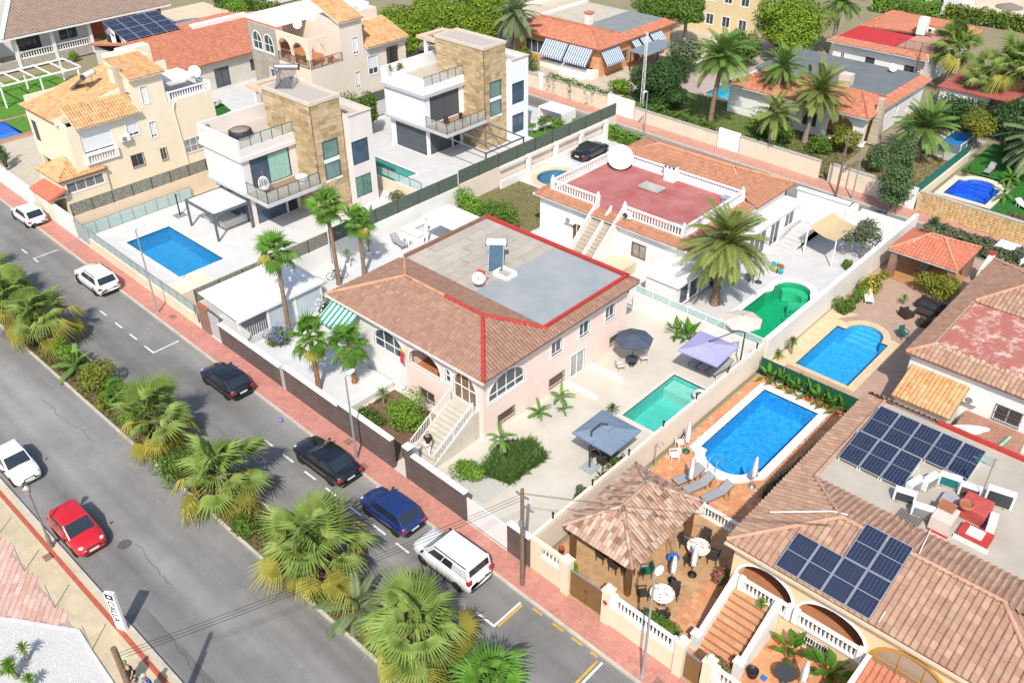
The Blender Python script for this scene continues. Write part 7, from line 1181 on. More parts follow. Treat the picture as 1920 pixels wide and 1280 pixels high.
f1, f2 = (-41.4, 63.9, 3.55), (-25.9, 63.9, 3.55); r1, r2 = (-38.5, 67.4, 4.75), (-30.0, 67.4, 4.75); tile_roof(hm, [f1, f2, r2, r1], RTO, .28, .4, .06, under=RTO); tile_roof(hm, [f2, (-25.9, 80.2, 3.55), (-27.2, 79.5, 3.95), (-27.2, 70.2, 3.95), r2], RTO, .28, .4, .06, under=RTO); tile_roof(hm, [(-27.2, 70.2, 3.95), (-40.4, 70.2, 3.95), r1, r2], RTO, .28, .4, .06, under=RTO); tile_roof(hm, [(-41.4, 71, 3.55), f1, r1, (-40.4, 70.2, 3.9)], RTO, .28, .4, .06, under=RTO); ridge(hm, [up(f2), up(r2), up(r1), up(f1)], RTO, .12)
slab(hm, 'flat_roof', -40.6, -33.2, 70.2, 79.6, 3.7, 3.9, pm('beige_felt', (.48, .43, .34), .9, .1, .8)); slab(hm, 'flat_roof', -33.2, -27.1, 70.2, 79.6, 3.72, 3.93, pm('grey_felt', (.22, .24, .235), .9, .1, .8)); slab(hm, 'chimney', -33.6, -32.8, 70.4, 71.2, 3.9, 5.3, WHITE); slab(hm, 'chimney_cap', -33.7, -32.7, 70.3, 71.3, 5.3, 5.5, RTO); slab(hm, 'parapet', -40.8, -40.5, 70, 80, 3.9, 4.2, WHITE)
STB = pstripe('blue_stripes', (.62, .65, .68), (.12, .20, .32), .36, 'x'); STB2 = pstripe('blue_stripes_side', (.62, .65, .68), (.12, .20, .32), .36, 'y')
for a, b in ((-34.6, -30.9), (-30.7, -27.0)): MB().add([(a, 64.0, 3.4), (b, 64.0, 3.4), (b, 62.7, 1.75), (a, 62.7, 1.75), (a, 62.7, 1.5), (b, 62.7, 1.5)], [(0, 1, 2, 3), (3, 2, 5, 4)]).build('awning', STB, hm)
for a, b in ((64.4, 68), (70.4, 71.8), (72.2, 74), (74.4, 77)): MB().add([(-26.3, a, 3.4), (-26.3, b, 3.4), (-25.1, b, 2.3 - (.5 if a < 65 else 0)), (-25.1, a, 2.3 - (.5 if a < 65 else 0)), (-25.1, b, 2.05 - (.5 if a < 65 else 0)), (-25.1, a, 2.05 - (.5 if a < 65 else 0))], [(0, 1, 2, 3), (3, 2, 4, 5)]).build('awning', STB2, hm)
slab(hm, 'car_canopy', -25.3, -22.3, 68.8, 75.2, 2.45, 2.55, pm('blue_grey_canopy', (.20, .24, .28), .6, .08, 2)); [slab(hm, 'canopy_post', x - .06, x + .06, y - .06, y + .06, 0, 2.45, DARKM) for x in (-25, -22.5) for y in (69, 75)]; steps(hm, -31, -27.2, 62.3, 64.5, 0, .9, 5, WHITE); MB().box(-35, -26.4, 63.3, 64.5, 0, .9).build('porch', WHITE, hm)
ho = thing('white_arched_house', 'white house with orange tiled edges and grey flat roof at the upper right', 'house', (0, 72, 0)); walls(ho, -8.5, 64.9, 7.2, 79.8, 0, 3.3, WHITE, S=[('arch', 5.0, 7.5, .1, 2.7, dict(spring=.55)), ('win', 9, 10.6, .8, 2.3, dict(frame=WOODB, n=2)), ('arch', 11.8, 14.6, .1, 2.7, dict(spring=.55))], E_=[('arch', .5, 2.4, .1, 2.6, dict(spring=.55)), ('win', 4.5, 5.1, .8, 2.4), ('win', 7.5, 8.1, .8, 2.4), ('win', 10.5, 11.1, .8, 2.4)]); slab(ho, 'porch_wall', -8, 7, 67.3, 67.4, 0, 3.3, pm('ochre_plaster', (.46, .26, .12)))
o1, o2, o3, o4 = (-9.2, 64.1, 3.3), (7.7, 64.1, 3.3), (6.6, 70.0, 4.15), (-7, 70.2, 4.15); tile_roof(ho, [o1, o2, (5.0, 68.2, 4.4), (-6, 68.2, 4.4)], RTO, .28, .4, .06, under=WHITEP); tile_roof(ho, [o2, (7.7, 80.3, 3.3), (6.7, 79.8, 3.67), (6.7, 70.4, 3.67), (5.0, 68.2, 4.4)], RTO, .28, .4, .06, under=WHITEP); tile_roof(ho, [(6.7, 70.4, 3.75), (-7, 70.4, 3.75), (-6, 68.2, 4.4), (5.0, 68.2, 4.4)], RTO, .28, .4, .06, under=RTO); ridge(ho, [up(o2), (5, 68.2, 4.45), (-6, 68.2, 4.45)], RTO, .12); slab(ho, 'flat_roof', -8.6, 6.8, 70.4, 79.9, 3.4, 3.72, pm('dark_grey_felt', (.15, .165, .17), .9, .12, .6, dirt=.2)); slab(ho, 'chimney', 1.2, 2.4, 70.6, 71.8, 3.7, 4.9, SAND); slab(ho, 'flue', -2.6, -2.3, 71, 71.3, 3.7, 5.0, DARKM)
MB().add([(7.25, 66.3, 0), (8.3, 66.3, 0), (8.3, 67.5, 0), (7.25, 67.5, 0), (7.45, 66.5, 4.7), (8.0, 66.5, 4.7), (8.0, 67.1, 4.7), (7.45, 67.1, 4.7)], [(0, 1, 5, 4), (1, 2, 6, 5), (2, 3, 7, 6), (3, 0, 4, 7), (4, 5, 6, 7)]).build('stone_chimney', pbrick('pale_stone', (.46, .39, .30), (.53, .46, .37), (.38, .32, .25), .4, .2, .02, 'yz'), ho); dish(3.8, 78.5, 3.8, .45, R(-50), R(35), 'dish on the dark grey flat roof of the arched white house', .4)
hpp = thing('red_terrace_house', 'white house with orange roof, bright red terrace and iron railings at the top right', 'house', (0, 93, 0)); walls(hpp, -6.6, 86, 4.6, 101, 0, 3.7, WHITE, S=[('win', 4.2, 5.4, 1.1, 2.5, dict(frame=WOODB)), ('win', 9, 10.2, 1.1, 2.5, dict(frame=WOODB)), ('win', 1, 1.5, 1.2, 2.4)], E_=[('win', 6, 7.4, 1.1, 2.5), ('win', 10, 12, .5, 2.5)])
tile_roof(hpp, [(-7.4, 85.2, 3.7), (5.3, 85.2, 3.7), (4.6, 86.4, 4.1), (-6.7, 86.4, 4.1)], RTO, .3, .42, .06, under=WHITEP); slab(hpp, 'red_terrace', -6.6, .6, 86.4, 92.6, 3.6, 4.05, pm('bright_red_roof', (.48, .035, .035), .7, .08, 1)); slab(hpp, 'brown_terrace', .6, 4.8, 86.4, 95, 3.6, 4.06, pm('rose_brown_terrace', (.45, .25, .18), .85, .08, 1)); tile_roof(hpp, [(-6.6, 92.6, 4.05), (5.4, 95.2, 4.05), (3, 98, 5.2), (-5, 98, 5.2)], RTO, .3, .42, .06, under=RTO); tile_roof(hpp, [(5.6, 95, 3.7), (5.6, 102, 3.7), (3, 98, 5.2)], RTO, .3, .42, .06, under=RTO); tile_roof(hpp, [(5.6, 102, 3.7), (-7.6, 102, 3.7), (-5, 98, 5.2), (3, 98, 5.2)], RTO, .3, .42, .06, under=RTO)
for a, b in (((.8, 86.6), (4.6, 86.6)), ((4.7, 86.7), (4.7, 94)), ((.7, 94.2), (4.6, 94.6))): railing(hpp, a, b, 4.06, 4.06, 1.1, IRON, .2, npost=5)
slab(hpp, 'chimney', .4, 1.4, 93, 94, 4.2, 6.2, WHITE); ac_unit(2.1, 93.2, 4.6, 0, 'air conditioner by the chimney of the red terrace house', DARKM)
sp_ = thing('spiral_stair', 'brown iron spiral stair at the corner of the red terrace house', 'stairs', (4.2, 84.9, 0)); MB().tube([(0, 0, 0), (0, 0, 5)], .06, 6).build('pole', IRON, sp_, local=True); [MB().box(.05, .85, -.14, .14, .22 * i, .22 * i + .04, Matrix.Rotation(R(27 * i), 4, 'Z')).build('step', IRON, sp_, local=True) for i in range(18)]
rsd = thing('red_roof_shed', 'shed with flat rust-red roof among the palms', 'shed', (10.4, 86, 0)); slab(rsd, 'wall', 8.3, 12.4, 82, 91, 0, 2.2, WHITE); slab(rsd, 'roof', 8.0, 16, 81.7, 91.4, 2.2, 2.32, pm('rust_red_roof', (.38, .10, .08), .8, .1, 1));
for i, (x, y, w_, d_, h, c, rf, lb) in enumerate(((-27, 95, 14, 9, 6.5, (.66, .53, .30), RTO, 'pale yellow two-storey house behind the trees at the top'), (-9, 125, 9, 9, 5.5, (.72, .72, .70), None, 'white house with glazed ground floor at the top right'), (-62, 90, 14, 8, 6, (.74, .73, .71), None, 'white house half hidden by the pines at the top centre'), (-95, 60, 18, 8, 4.5, (.70, .64, .56), BRT, 'low pale house at the top left edge'), (20, 125, 14, 9, 5, (.72, .70, .66), None, 'plain white house beyond the far hedge'), (-22, 132, 12, 8, 6.5, (.62, .55, .45), RTO, 'cream house beyond the far trees'))):
 t = thing('far_house', lb, 'house', (x, y, 0)); walls(t, x - w_ / 2, y - d_ / 2, x + w_ / 2, y + d_ / 2, 0, h, pm('far_render_%d' % i, c, .85, .05, .7), S=[('win', 1 + 2.6 * k, 2.2 + 2.6 * k, z, z + 1.4, dict(n=2, trim=.1)) for k in range(int((w_ - 1) / 2.6)) for z in ((1,) if h < 5.2 else (1, h - 2.3))], E_=[('win', 2 + 3 * k, 3.2 + 3 * k, h - 2.3, h - .9, dict(n=2, trim=.1)) for k in range(2)])
 if rf: c0 = (x, y, h + 1.6); P4 = [(x - w_ / 2 - .5, y - d_ / 2 - .5, h), (x + w_ / 2 + .5, y - d_ / 2 - .5, h), (x + w_ / 2 + .5, y + d_ / 2 + .5, h), (x - w_ / 2 - .5, y + d_ / 2 + .5, h)]; [tile_roof(t, [P4[k], P4[(k + 1) % 4], c0], rf, .35, .5, .06, under=RTU) for k in range(4)]
 else: slab(t, 'roof', x - w_ / 2 - .2, x + w_ / 2 + .2, y - d_ / 2 - .2, y + d_ / 2 + .2, h, h + .3, WHITEP)
# --- walls along the back street
def back_wall(x0, x1, h, label, mat, cap=None, name='boundary_wall', cat='wall'):
 t = thing(name, label, cat, ((x0 + x1) / 2, y2((x0 + x1) / 2), 0)); MB().bar((x0, y2(x0) + .1, h / 2), (x1, y2(x1) + .1, h / 2), .25, h).build('wall', mat, t)
 if cap: MB().bar((x0, y2(x0) + .1, h + .04), (x1, y2(x1) + .1, h + .04), .35, .08).build('coping', cap, t)
 return t
CB = pbrick('cream_block_wall', (.72, .62, .48), (.76, .66, .52), (.54, .45, .34), .8, .2, .01, 'xz', bump=.2, var=.08)
back_wall(-45, -29.2, 1.6, 'cream wall along the back street before the orange house', CB, CONC); back_wall(-28.3, -18.6, 1.7, 'cream wall with overhanging greenery along the back street', CB, CONC); back_wall(-14.6, -3.9, 1.35, 'low cream wall along the back street below the dark tree', CB, CONC); back_wall(-1.2, 7.6, 1.75, 'cream wall along the back street right of the white gate', CB, CONC); back_wall(8.6, 15.6, 1.8, 'cream wall with ledger lines behind the cypress', CB, CONC)
for a, b, lb in ((-29.1, -28.4, 'narrow white gate in the back street wall'), (-18.5, -14.8, 'wide white gate beside the lattice mast'), (-3.8, -1.3, 'wide white gate at the foot of the tall palm'), (15.7, 17.0, 'narrow white door at the end of the stone wall')): back_wall(a, b, 2.0, lb, WHITEP, None, 'white_gate', 'gate')
sw = thing('stone_wall', 'honey-coloured rubble stone wall before the royal blue pool', 'wall', (26, 54.4, 0)); MB().bar((17.2, y2(17.2) + .1, .9), (44, y2(44) + .1, .9), .3, 1.8).build('core', pm('pale_mortar', (.60, .47, .28), .9, .1, 3), sw); SM = pmv('honey_stone', [(.52, .34, .14), (.62, .45, .22), (.56, .38, .17), (.46, .29, .12)], .9, 4, .2); q = random.Random(2); rest = MB(); sts = []
for i in range(5):
 me = MB(); pts = [(q.uniform(.7, 1.15) * .17 * math.cos(6.283 * k / 7), q.uniform(.7, 1.15) * .12 * math.sin(6.283 * k / 7)) for k in range(7)]; n = 7; me.add([(a, -.05, b) for a, b in pts] + [(a * 1.1, .0, b * 1.1) for a, b in pts], [tuple(range(n))] + [(k, (k + 1) % n, n + (k + 1) % n, n + k) for k in range(n)]); me_ = me.mesh('stone'); me_.materials.append(SM); sts.append((me_, me.v, me.f))
kk = 0
for j in range(7):
 x = 17.3
 while x < 34:
  x += q.uniform(.34, .42); z = .14 + j * .25; M = Matrix.Translation((x + (.18 if j % 2 else 0), y2(x) - .055, z)) @ Matrix.Rotation(q.uniform(-.3, .3), 4, 'Y'); s_ = sts[kk % 5]; kk += 1
  if kk < 290: inst('stone', s_[0], sw, M)
  else: rest.cur = q.random(); rest.add([M @ Vector(v) for v in s_[1]], s_[2])
rest.build('stone', SM, sw, kind='stuff'); MB().bar((17.2, y2(17.2) + .1, 1.84), (44, y2(44) + .1, 1.84), .4, .08).build('coping', CONC, sw)
sc_ = thing('green_screen', 'teal green mesh screen on a stone wall beside the royal blue pool', 'fence', (16.6, 63, 0)); MB().box(16.5, 16.75, 55, 68.5, 0, .9).build('wall', CB, sc_); MB().box(16.55, 16.6, 55, 68.5, .9, 1.9).build('screen', pm('teal_mesh', (.015, .15, .11), .85, .1, 5, bump=.3, bsc=40), sc_)
fpn = thing('frame_pool', 'blue above-ground frame pool among the shrubs', 'frame pool', (14.4, 71.5, 0)); m = MB(); [m.box(*b_) for b_ in ((13.4, 13.5, 69.6, 73.4, 0, .9), (15.3, 15.4, 69.6, 73.4, 0, .9), (13.5, 15.3, 69.6, 69.7, 0, .9), (13.5, 15.3, 73.3, 73.4, 0, .9))]; m.build('liner', pm('slate_liner', (.14, .19, .24), .6, .1, 2), fpn); MB().box(13.5, 15.3, 69.7, 73.3, .6, .7).build('water', pm('blue_cover', (.02, .20, .55), .3, .15, 2), fpn); m = MB(); [m.bar((x, y, 0), (x, y, .95), .06) for x in (13.35, 15.45) for y in (69.7, 71.5, 73.3)]; m.bar((13.4, 69.6, .93), (13.4, 73.4, .93), .07); m.bar((15.4, 69.6, .93), (15.4, 73.4, .93), .07); m.build('frame', WHITEP, fpn)
pb_ = thing('pillar_fence', 'white columned wall and railing beside the dark convertible', 'fence', (-13.2, 42, 0)); [MB().box(-13.6, -13.2, y - .2, y + .2, 0, 2.2).build('column', WHITE, pb_) for y in (37, 41, 45, 49)]; MB().box(-13.5, -13.3, 33, 49, 0, .8).build('wall', WHITE, pb_); MB().bar((-13.4, 33, 2.1), (-13.4, 49, 2.1), .12).build('rail', WHITEP, pb_)
# --- cars
WP = paint('white_car_paint', (.78, .78, .77)); BP = paint('black_car_paint', (.010, .011, .014), .15); DB = paint('dark_blue_car_paint', (.012, .028, .13)); RP = paint('red_car_paint', (.55, .012, .018)); PI = math.pi
car('white hatchback parked at the far left below the gatehouse', -40.4, .55, PI, WP, L=4.2, H=1.5, xr0=-.47, xr1=-.33); car('white estate car with black roof rails parked beside the glass fence', -25.1, -.75, PI, WP, L=4.55, W=1.86, H=1.62, belt=.98, hood=1.0, xr0=-.475, xr1=-.40, rails=True, wr=.35)
car('small black hatchback with big red tail lights parked by the brick wall', -6.2, -1.2, PI, BP, L=4.2, H=1.44, xr0=-.46, xr1=-.30, boot=.96); car('glossy black saloon parked by the middle lamp post', 5.0, -1.6, PI, BP, L=4.75, W=1.82, H=1.42, belt=.9, xw0=.21, xw1=.06, xr1=-.22, xr0=-.40, wr=.34, boot=.93); car('dark blue hatchback half hidden by the median palm', 11.0, -1.75, PI, DB, L=3.95, W=1.72, H=1.5, xr0=-.47, xr1=-.34, xw0=.26, xw1=.10)
car('white van-like car with black roof rails parked before the sliding gate', 16.0, -2.0, PI, WP, L=4.35, W=1.86, H=1.84, belt=1.12, hood=1.08, xw0=.29, xw1=.13, xr1=-.455, xr0=-.485, rails=True, van=True, wn=3, tilt=.86, name='parked_van', cat='van'); car('small white city car on the near road', -8.1, -14.1, 0, WP, L=3.55, W=1.63, H=1.5, belt=.9, hood=.88, xw0=.20, xw1=.04, xr0=-.48, xr1=-.33); car('red compact hatchback on the near road by the lamp', -.35, -14.1, 0, RP, L=3.7, W=1.72, H=1.58, belt=.98, hood=.95, xw0=.24, xw1=.06, xr0=-.48, xr1=-.38)
car('black convertible with soft top parked behind the white house', -12.1, 44.9, R(90), BP, L=4.4, H=1.38, roofm=pm('soft_top', (.022, .022, .026), .9, .2, 6), xr0=-.36, xr1=-.22, z=0, boot=.92, group=None); car('white car on the back street at the right edge', 26.6, 50.6, 0, WP, L=4.3, z=-.11)
# --- street furniture
lamp_post(-17.7, .25, 6.9, 'tall grey street lamp on the pavement by the glass fence', R(100), .3); lamp_post(5.95, -.1, 6.1, 'tall grey street lamp on the pavement by the pink house wall', R(100), .3); lamp_post(27.2, -.7, 6.6, 'tall grey street lamp at the lower right before the balustrade', R(100), .3); lamp_post(-52, 1.2, 6.5, 'grey street lamp at the far left pavement', R(100), .3); lamp_post(-11.4, 53.2, 4.6, 'slim grey street lamp on the back street', R(-90), .3, z=0); lamp_post(12.0, 52.9, 5.2, 'slim grey street lamp behind the white garden wall', R(-90), .3)
nl = thing('lantern_post', 'dark post lantern on the near pavement beside the red car', 'street lamp', (-.7, -15.5, 0)); MB().tube([(0, 0, 0), (0, 0, .9), (0, 0, 1.0), (0, 0, 3.9)], [.13, .1, .06, .045], 8).build('pole', pm('weathered_post', (.19, .165, .13), .8, .2, 4), nl, local=True); MB().lathe([(.1, 3.9), (.2, 4.25), (.24, 4.3), (.05, 4.45)], n=4).build('lantern', pm('lantern_glass', (.45, .43, .40), .2, .1, 4), nl, local=True)
WDP = pm('pole_wood', (.20, .135, .085), .9, .25, 5, bump=.5, bsc=20); up1 = thing('utility_pole', 'brown wooden utility pole before the short brick wall', 'utility pole', (19.55, -.45, 0)); MB().tube([(0, 0, -.1), (0, 0, 6.6)], [.13, .09], 9).build('pole', WDP, up1, local=True); MB().bar((-.4, 0, 6.2), (.4, 0, 6.2), .08).build('crossarm', GREYM, up1, local=True); MB().box(-.08, .08, -.18, -.08, 4.2, 4.6).build('junction_box', GREYM, up1, local=True)
up2 = thing('utility_pole', 'weathered wooden pole beside the two walkers at the bottom edge', 'utility pole', (14.35, -17.75, 0)); MB().tube([(.0, 0, -.1), (0, 0, 7.35)], [.15, .115], 9).build('pole', WDP, up2, local=True); MB().tube([(.2, -.05, -.1), (.17, -.02, 6.2)], [.10, .085], 8).build('brace', WDP, up2, local=True); up3 = thing('utility_pole', 'slim brown pole on the back street above the white garden', 'utility pole', (10.6, 52.6, 0)); MB().tube([(0, 0, 0), (0, 0, 6.0)], [.12, .09], 8).build('pole', WDP, up3, local=True); MB().bar((-.4, 0, 5.7), (.4, 0, 5.7), .07).build('crossarm', GREYM, up3, local=True)
def cable(p0, p1, sag, lb, k=3):
 t = thing('overhead_cable', lb, 'cable', p0)
 for j in range(k):
  o_ = Vector((.12 * j - .1, .12 * j, -.1 * j)); m = MB(); m.tube([Vector(p0).lerp(Vector(p1), i / 16) + o_ + Vector((0, 0, -sag * 4 * (i / 16) * (1 - i / 16))) for i in range(17)], .013, 4, False); m.build('strand', BLACK, t)
cable((14.35, -17.75, 6.9), (19.55, -.45, 6.2), .25, 'dark overhead cables crossing the road to the wooden pole'); cable((19.55, -.45, 6.3), (31, 8, 5.7), .15, 'thin cables from the wooden pole to the house with solar panels', 2); cable((-30, 53.6, 7), (10.6, 52.6, 5.8), .6, 'long thin cable above the back street', 1)
lm = thing('lattice_mast', 'tall white lattice mast behind the back street wall', 'mast', (-15, 57.6, 0)); m = MB()
for a in (0, 2.094, 4.189): m.bar((.22 * math.cos(a), .22 * math.sin(a), 0), (.12 * math.cos(a), .12 * math.sin(a), 9), .04)
m.build('leg', WHITEP, lm, local=True); m = MB()
for i in range(26): z = .35 * i; a = 2.094 * (i % 3); r_ = .22 - .1 * z / 9; m.bar((r_ * math.cos(a), r_ * math.sin(a), z), (r_ * math.cos(a + 2.094), r_ * math.sin(a + 2.094), z + .35), .025)
m.build('bracing', WHITEP, lm, local=True)
tot = thing('totem_sign', 'tall white totem sign with black lettering at the kerb', 'sign', (7.0, -15.5, 0), None, R(0)); Wt_, Lt = wall_frame((6.86, -15.72), (7.36, -15.5)); panel(MB(), Wt_, [(0, 0), (Lt, 0), (Lt + .04, 2.75), (.0, 2.62)], (), 0, .16).build('slab', WHITEP, tot); panel(MB(), Wt_, rect(.06, 2.25, Lt - .04, 2.6), [rect(.18, 2.34, Lt - .18, 2.5)], .008, .01).build('emblem', BLACK, tot)
tc_ = bpy.data.curves.new('lettering', 'FONT'); tc_.body = 'CALLA'; tc_.size = .5; tc_.extrude = .004; tc_.materials.append(BLACK); to_ = bpy.data.objects.new('lettering', tc_); COL.objects.link(to_); dg = bpy.context.evaluated_depsgraph_get(); me_ = bpy.data.meshes.new_from_object(to_.evaluated_get(dg)); bpy.data.objects.remove(to_); e_u = (Wt_(1, 0, 0) - Wt_(0, 0, 0)); nn_ = (Wt_(0, 1, 0) - Wt_(0, 0, 0))
lo = bpy.data.objects.new('lettering', me_); COL.objects.link(lo); link_child(lo, tot); ax = Vector((0, 0, -1)); M_ = Matrix(((ax.x, e_u.x, nn_.x, 0), (ax.y, e_u.y, nn_.y, 0), (ax.z, e_u.z, nn_.z, 0), (0, 0, 0, 1))); M_.translation = Wt_(.08, .012, 2.15) - tot.location; lo.matrix_basis = M_
for i, (x, y, k) in enumerate(((-3.6, -17.2, 'left of the lantern post'), (-.1, -17.2, 'below the lantern post'), (3.4, -17.2, 'in the middle of the pink paving edge'), (7.1, -17.1, 'at the gravel corner'))):
 b_o = thing('bollard', 'thin grey steel bollard post ' + k, 'bollard', (x, y, 0), 'thin bollards along the plaza'); MB().tube([(0, 0, 0), (0, 0, 1.7)], .028, 6).build('post', GREYM, b_o, local=True); MB().box(-.05, .05, -.05, .05, 0, .03).build('base', GREYM, b_o, local=True); MB().ball((0, 0, 1.7), .035, 6, 4).build('cap', GREYM, b_o, local=True)
bag_ = thing('plastic_bag', 'crumpled purple plastic bag in the gutter', 'bag', (-.5, -1.0, -.12)); m = MB(); m.ball((0, 0, .1), .2, 9, 6, (1, .8, .55)); m.v = [(x + rng.uniform(-.04, .04), y + rng.uniform(-.04, .04), z + rng.uniform(-.03, .04)) for x, y, z in m.v]; m.build('bag', pm('violet_plastic', (.28, .16, .6), .4, .15, 6), bag_, local=True)
struct('wet_stain', MB().sheet([(-4.2, -2.3), (-.8, -2.4), (2.4, -1.6), (2.4, -.55), (-1.2, -.5), (-4.2, -.5)], (), -.117), stain('damp_asphalt', (.045, .042, .04), .9))
# --- people
grey_h = pm('grey_hair', (.33, .29, .25), .8, .2, 8); dk_h = pm('dark_hair', (.07, .045, .03), .8, .2, 8); blk = pm('black_cotton', (.02, .02, .022), .9, .15, 6); blu = pm('blue_shirt', (.02, .13, .42), .85, .12, 5); slate = pm('slate_blue_shirt', (.08, .13, .25), .85, .1, 5); capg = pm('green_cap', (.12, .27, .16), .85, .12, 5); wht = pm('white_trousers', (.74, .75, .74), .85, .06, 5)
person('person in black top and white trousers with dark backpack coming down the stairs', 9.0, 2.95, .17, R(-60), blk, wht, grey_h, dict(knL=(.22, .1, .52), anL=(.28, .1, .1), toL=(.42, .11, .03), haL=(.34, .12, 1.0), wrL=(.27, .16, 1.02), elL=(.06, .24, 1.12), anR=(-.02, -.1, .1), toR=(.12, -.11, .04)), bag=pm('charcoal_bag', (.045, .05, .05), .8, .15, 5), shoes=pm('coral_sandals', (.55, .16, .12), .7, .1, 5)); person('person in slate blue shirt standing behind the gate pillar', 8.6, 1.55, 0, R(60), slate, pm('dark_trousers', (.05, .05, .06), .85, .1, 5), pm('brown_hair', (.20, .12, .07), .8, .2, 8), {})
person('person in black shirt and shorts with green cap walking behind the wooden pole', 10.35, -16.7, 0, R(-70), blk, blk, dk_h, dict(knL=(.18, .1, .5), anL=(.1, .1, .12), toL=(.24, .11, .05), knR=(-.05, -.1, .47), anR=(-.25, -.1, .12), toR=(-.1, -.11, .03), haL=(.22, .25, .85), wrL=(.16, .26, .93)), cap=capg, short=True); person('person in blue shirt and pale cap with raised arm at the bottom edge', 11.6, -16.45, 0, R(-80), blu, pm('navy_shorts', (.03, .04, .08), .85, .1, 5), grey_h, dict(elL=(.12, .34, 1.36), wrL=(.16, .2, 1.58), haL=(.17, .13, 1.66), knL=(.1, .1, .49)), cap=pm('pale_green_cap', (.40, .46, .34), .85, .1, 5), short=True)
# --- garden furniture
lg = P_lounger(); LGD = 'bronze loungers under the lilac parasol'
for i, (x, k) in enumerate(((15.7, 'left'), (16.45, 'middle'), (17.3, 'right'))): lg.put((x, 21.9, 0), R(-4 - 2 * i), 'grey sling lounger under the lilac parasol, the %s one' % k, LGD)
for x, y, r_, lb in ((-12.2, 19.3, 80, 'grey lounger in the white side yard near the bar'), (21.55, 11.6, -18, 'grey sling lounger by the white balustrade, left of the closed parasol'), (22.35, 11.4, -18, 'grey sling lounger by the white balustrade, between two closed parasols'), (23.5, 11.5, -18, 'grey sling lounger by the white balustrade, nearest the far white parasol'), (19.2, 67.2, 0, 'grey lounger under the big palm behind the royal blue pool'), (-54.5, 26.2, 40, 'blue-grey deck chair on the small artificial lawn'), (-52.6, 26.9, 0, 'pale deck chair on the small artificial lawn'), (22.0, 44.6, 0, 'white lounger inside the tiled pavilion')): lg.put((x, y, .0), R(r_), lb, 'loungers in the gardens')
lw = P_lounger(CUSH, WHITEP, .3); lw.put((24.3, 61.2, 0), R(60), 'white padded sunbed on the artificial lawn'); lw.put((25.4, 63.2, 0), R(60), 'white padded sunbed further back on the artificial lawn'); lw.put((20.6, 37.4, 0), R(30), 'low lounger with a yellow towel by the flowering bush')
cantilever(16.7, 8.6, 'slate blue square cantilever parasol over the dining set', 17.05, 9.6, 1.42, 2.75, TEAL_F); cantilever(18.0, 23.2, 'lilac square cantilever parasol over three loungers', 16.85, 20.7, 1.45, 2.75, LILAC, rz=R(3)); parasol(12.35, 18.7, 'navy octagonal parasol beside the pink wall', 1.3, 2.45, NAVY); parasol(16.5, 25.6, 'sand-coloured octagonal parasol beside the green pool', 1.4, 2.4, SAND, pole=BROWNM)
chr_ = P_chair(cush=None); CG = 'dark garden chairs'
for x, y, r_, lb in ((16.4, 9.4, 150, 'dark chair under the slate parasol, nearest the parasol foot'), (17.2, 9.2, 175, 'dark chair under the slate parasol, near its right corner'), (17.9, 10.0, 250, 'dark chair under the slate parasol, on the wall side'), (16.3, 10.5, 30, 'dark chair under the slate parasol, on the pool side'), (24.3, 7.2, 100, 'brown chair at the far mosaic table, left side'), (24.9, 8.05, 10, 'brown chair at the far mosaic table, behind it'), (25.9, 7.3, -70, 'brown chair at the far mosaic table, right side'), (25.2, 6.3, 190, 'brown chair at the far mosaic table, in front of it'), (25.7, 4.0, 20, 'brown chair at the near mosaic table, behind it'), (24.6, 2.9, 140, 'brown chair at the near mosaic table, left side'), (26.1, 2.5, 230, 'brown chair at the near mosaic table, street side'), (21.6, 3.5, 180, 'wicker chair under the gazebo, left one'), (22.5, 3.4, 180, 'wicker chair under the gazebo, middle one'), (23.2, 3.6, 180, 'wicker chair under the gazebo, right one'), (-21.9, 36.6, 90, 'dark chair on the balcony of the white modern house'), (-22.4, 34.9, 60, 'dark wicker chair on the balcony corner of the white modern house')): chr_.put((x, y, 3.34 if x < -20 else .02), R(r_), lb, CG)
cw = P_chair(CUSH, pm('taupe_rattan', (.38, .33, .27), .7, .1, 6), cush=CUSH); cw.put((12.15, 17.6, 0), R(150), 'pale rattan chair under the navy parasol, near one'); cw.put((12.75, 19.4, 0), R(-30), 'pale rattan chair under the navy parasol, far one'); wc_ = P_chair(WHITEP, WHITEP); wc_.put((19.95, 12.5, 0), R(-40), 'white plastic chair by the party wall, near one'); wc_.put((19.6, 13.7, 0), R(-120), 'white plastic chair by the party wall, far one'); gc_ = P_chair(GREENP, GREENP); gc_.put((23.9, 4.2, 0), R(-40), 'green plastic chair beside the gazebo post'); gc_.put((24.7, 34.0, 0), R(60), 'green folding chair at the corner of the far blue pool')
b_ = NB('mosaic_tabletop'); tcx = b_.N('TexCoord'); gm_ = b_.N('TexVoronoi'); gm_.inputs['Scale'].default_value = 5; b_.L(tcx.outputs['Object'], gm_.inputs['Vector']); MATS['mosaic_tabletop'] = b_.fin(b_.mix(b_.ramp(gm_.outputs['Distance'], [(.22, 1.), (.3, 0.)]), (.74, .70, .65), (.45, .22, .17)), .4)
rtb = P_roundtable(MATS['mosaic_tabletop'], .62); rtb.put((25.1, 7.1, 0), 0, 'round mosaic table with closed white parasol, the far one'); rtb.put((25.45, 3.3, 0), 0, 'round mosaic table near the leafy balustrade'); rt2 = P_roundtable(DARKM, .55); rt2.put((17.1, 9.9, 0), 0, 'dark round table under the slate parasol'); rt2.put((12.45, 18.5, 0), 0, 'small dark table under the navy parasol', sc=.8); rt2.put((12.6, 33.7, 0), 0, 'small black bistro table beside the date palm', sc=.7); rt2.put((32.1, 3.4, 0), 0, 'black bistro table in the corner patio', sc=.9); rt2.put((22.4, 4.6, 0), 0, 'dark round table under the gazebo', sc=1.1)
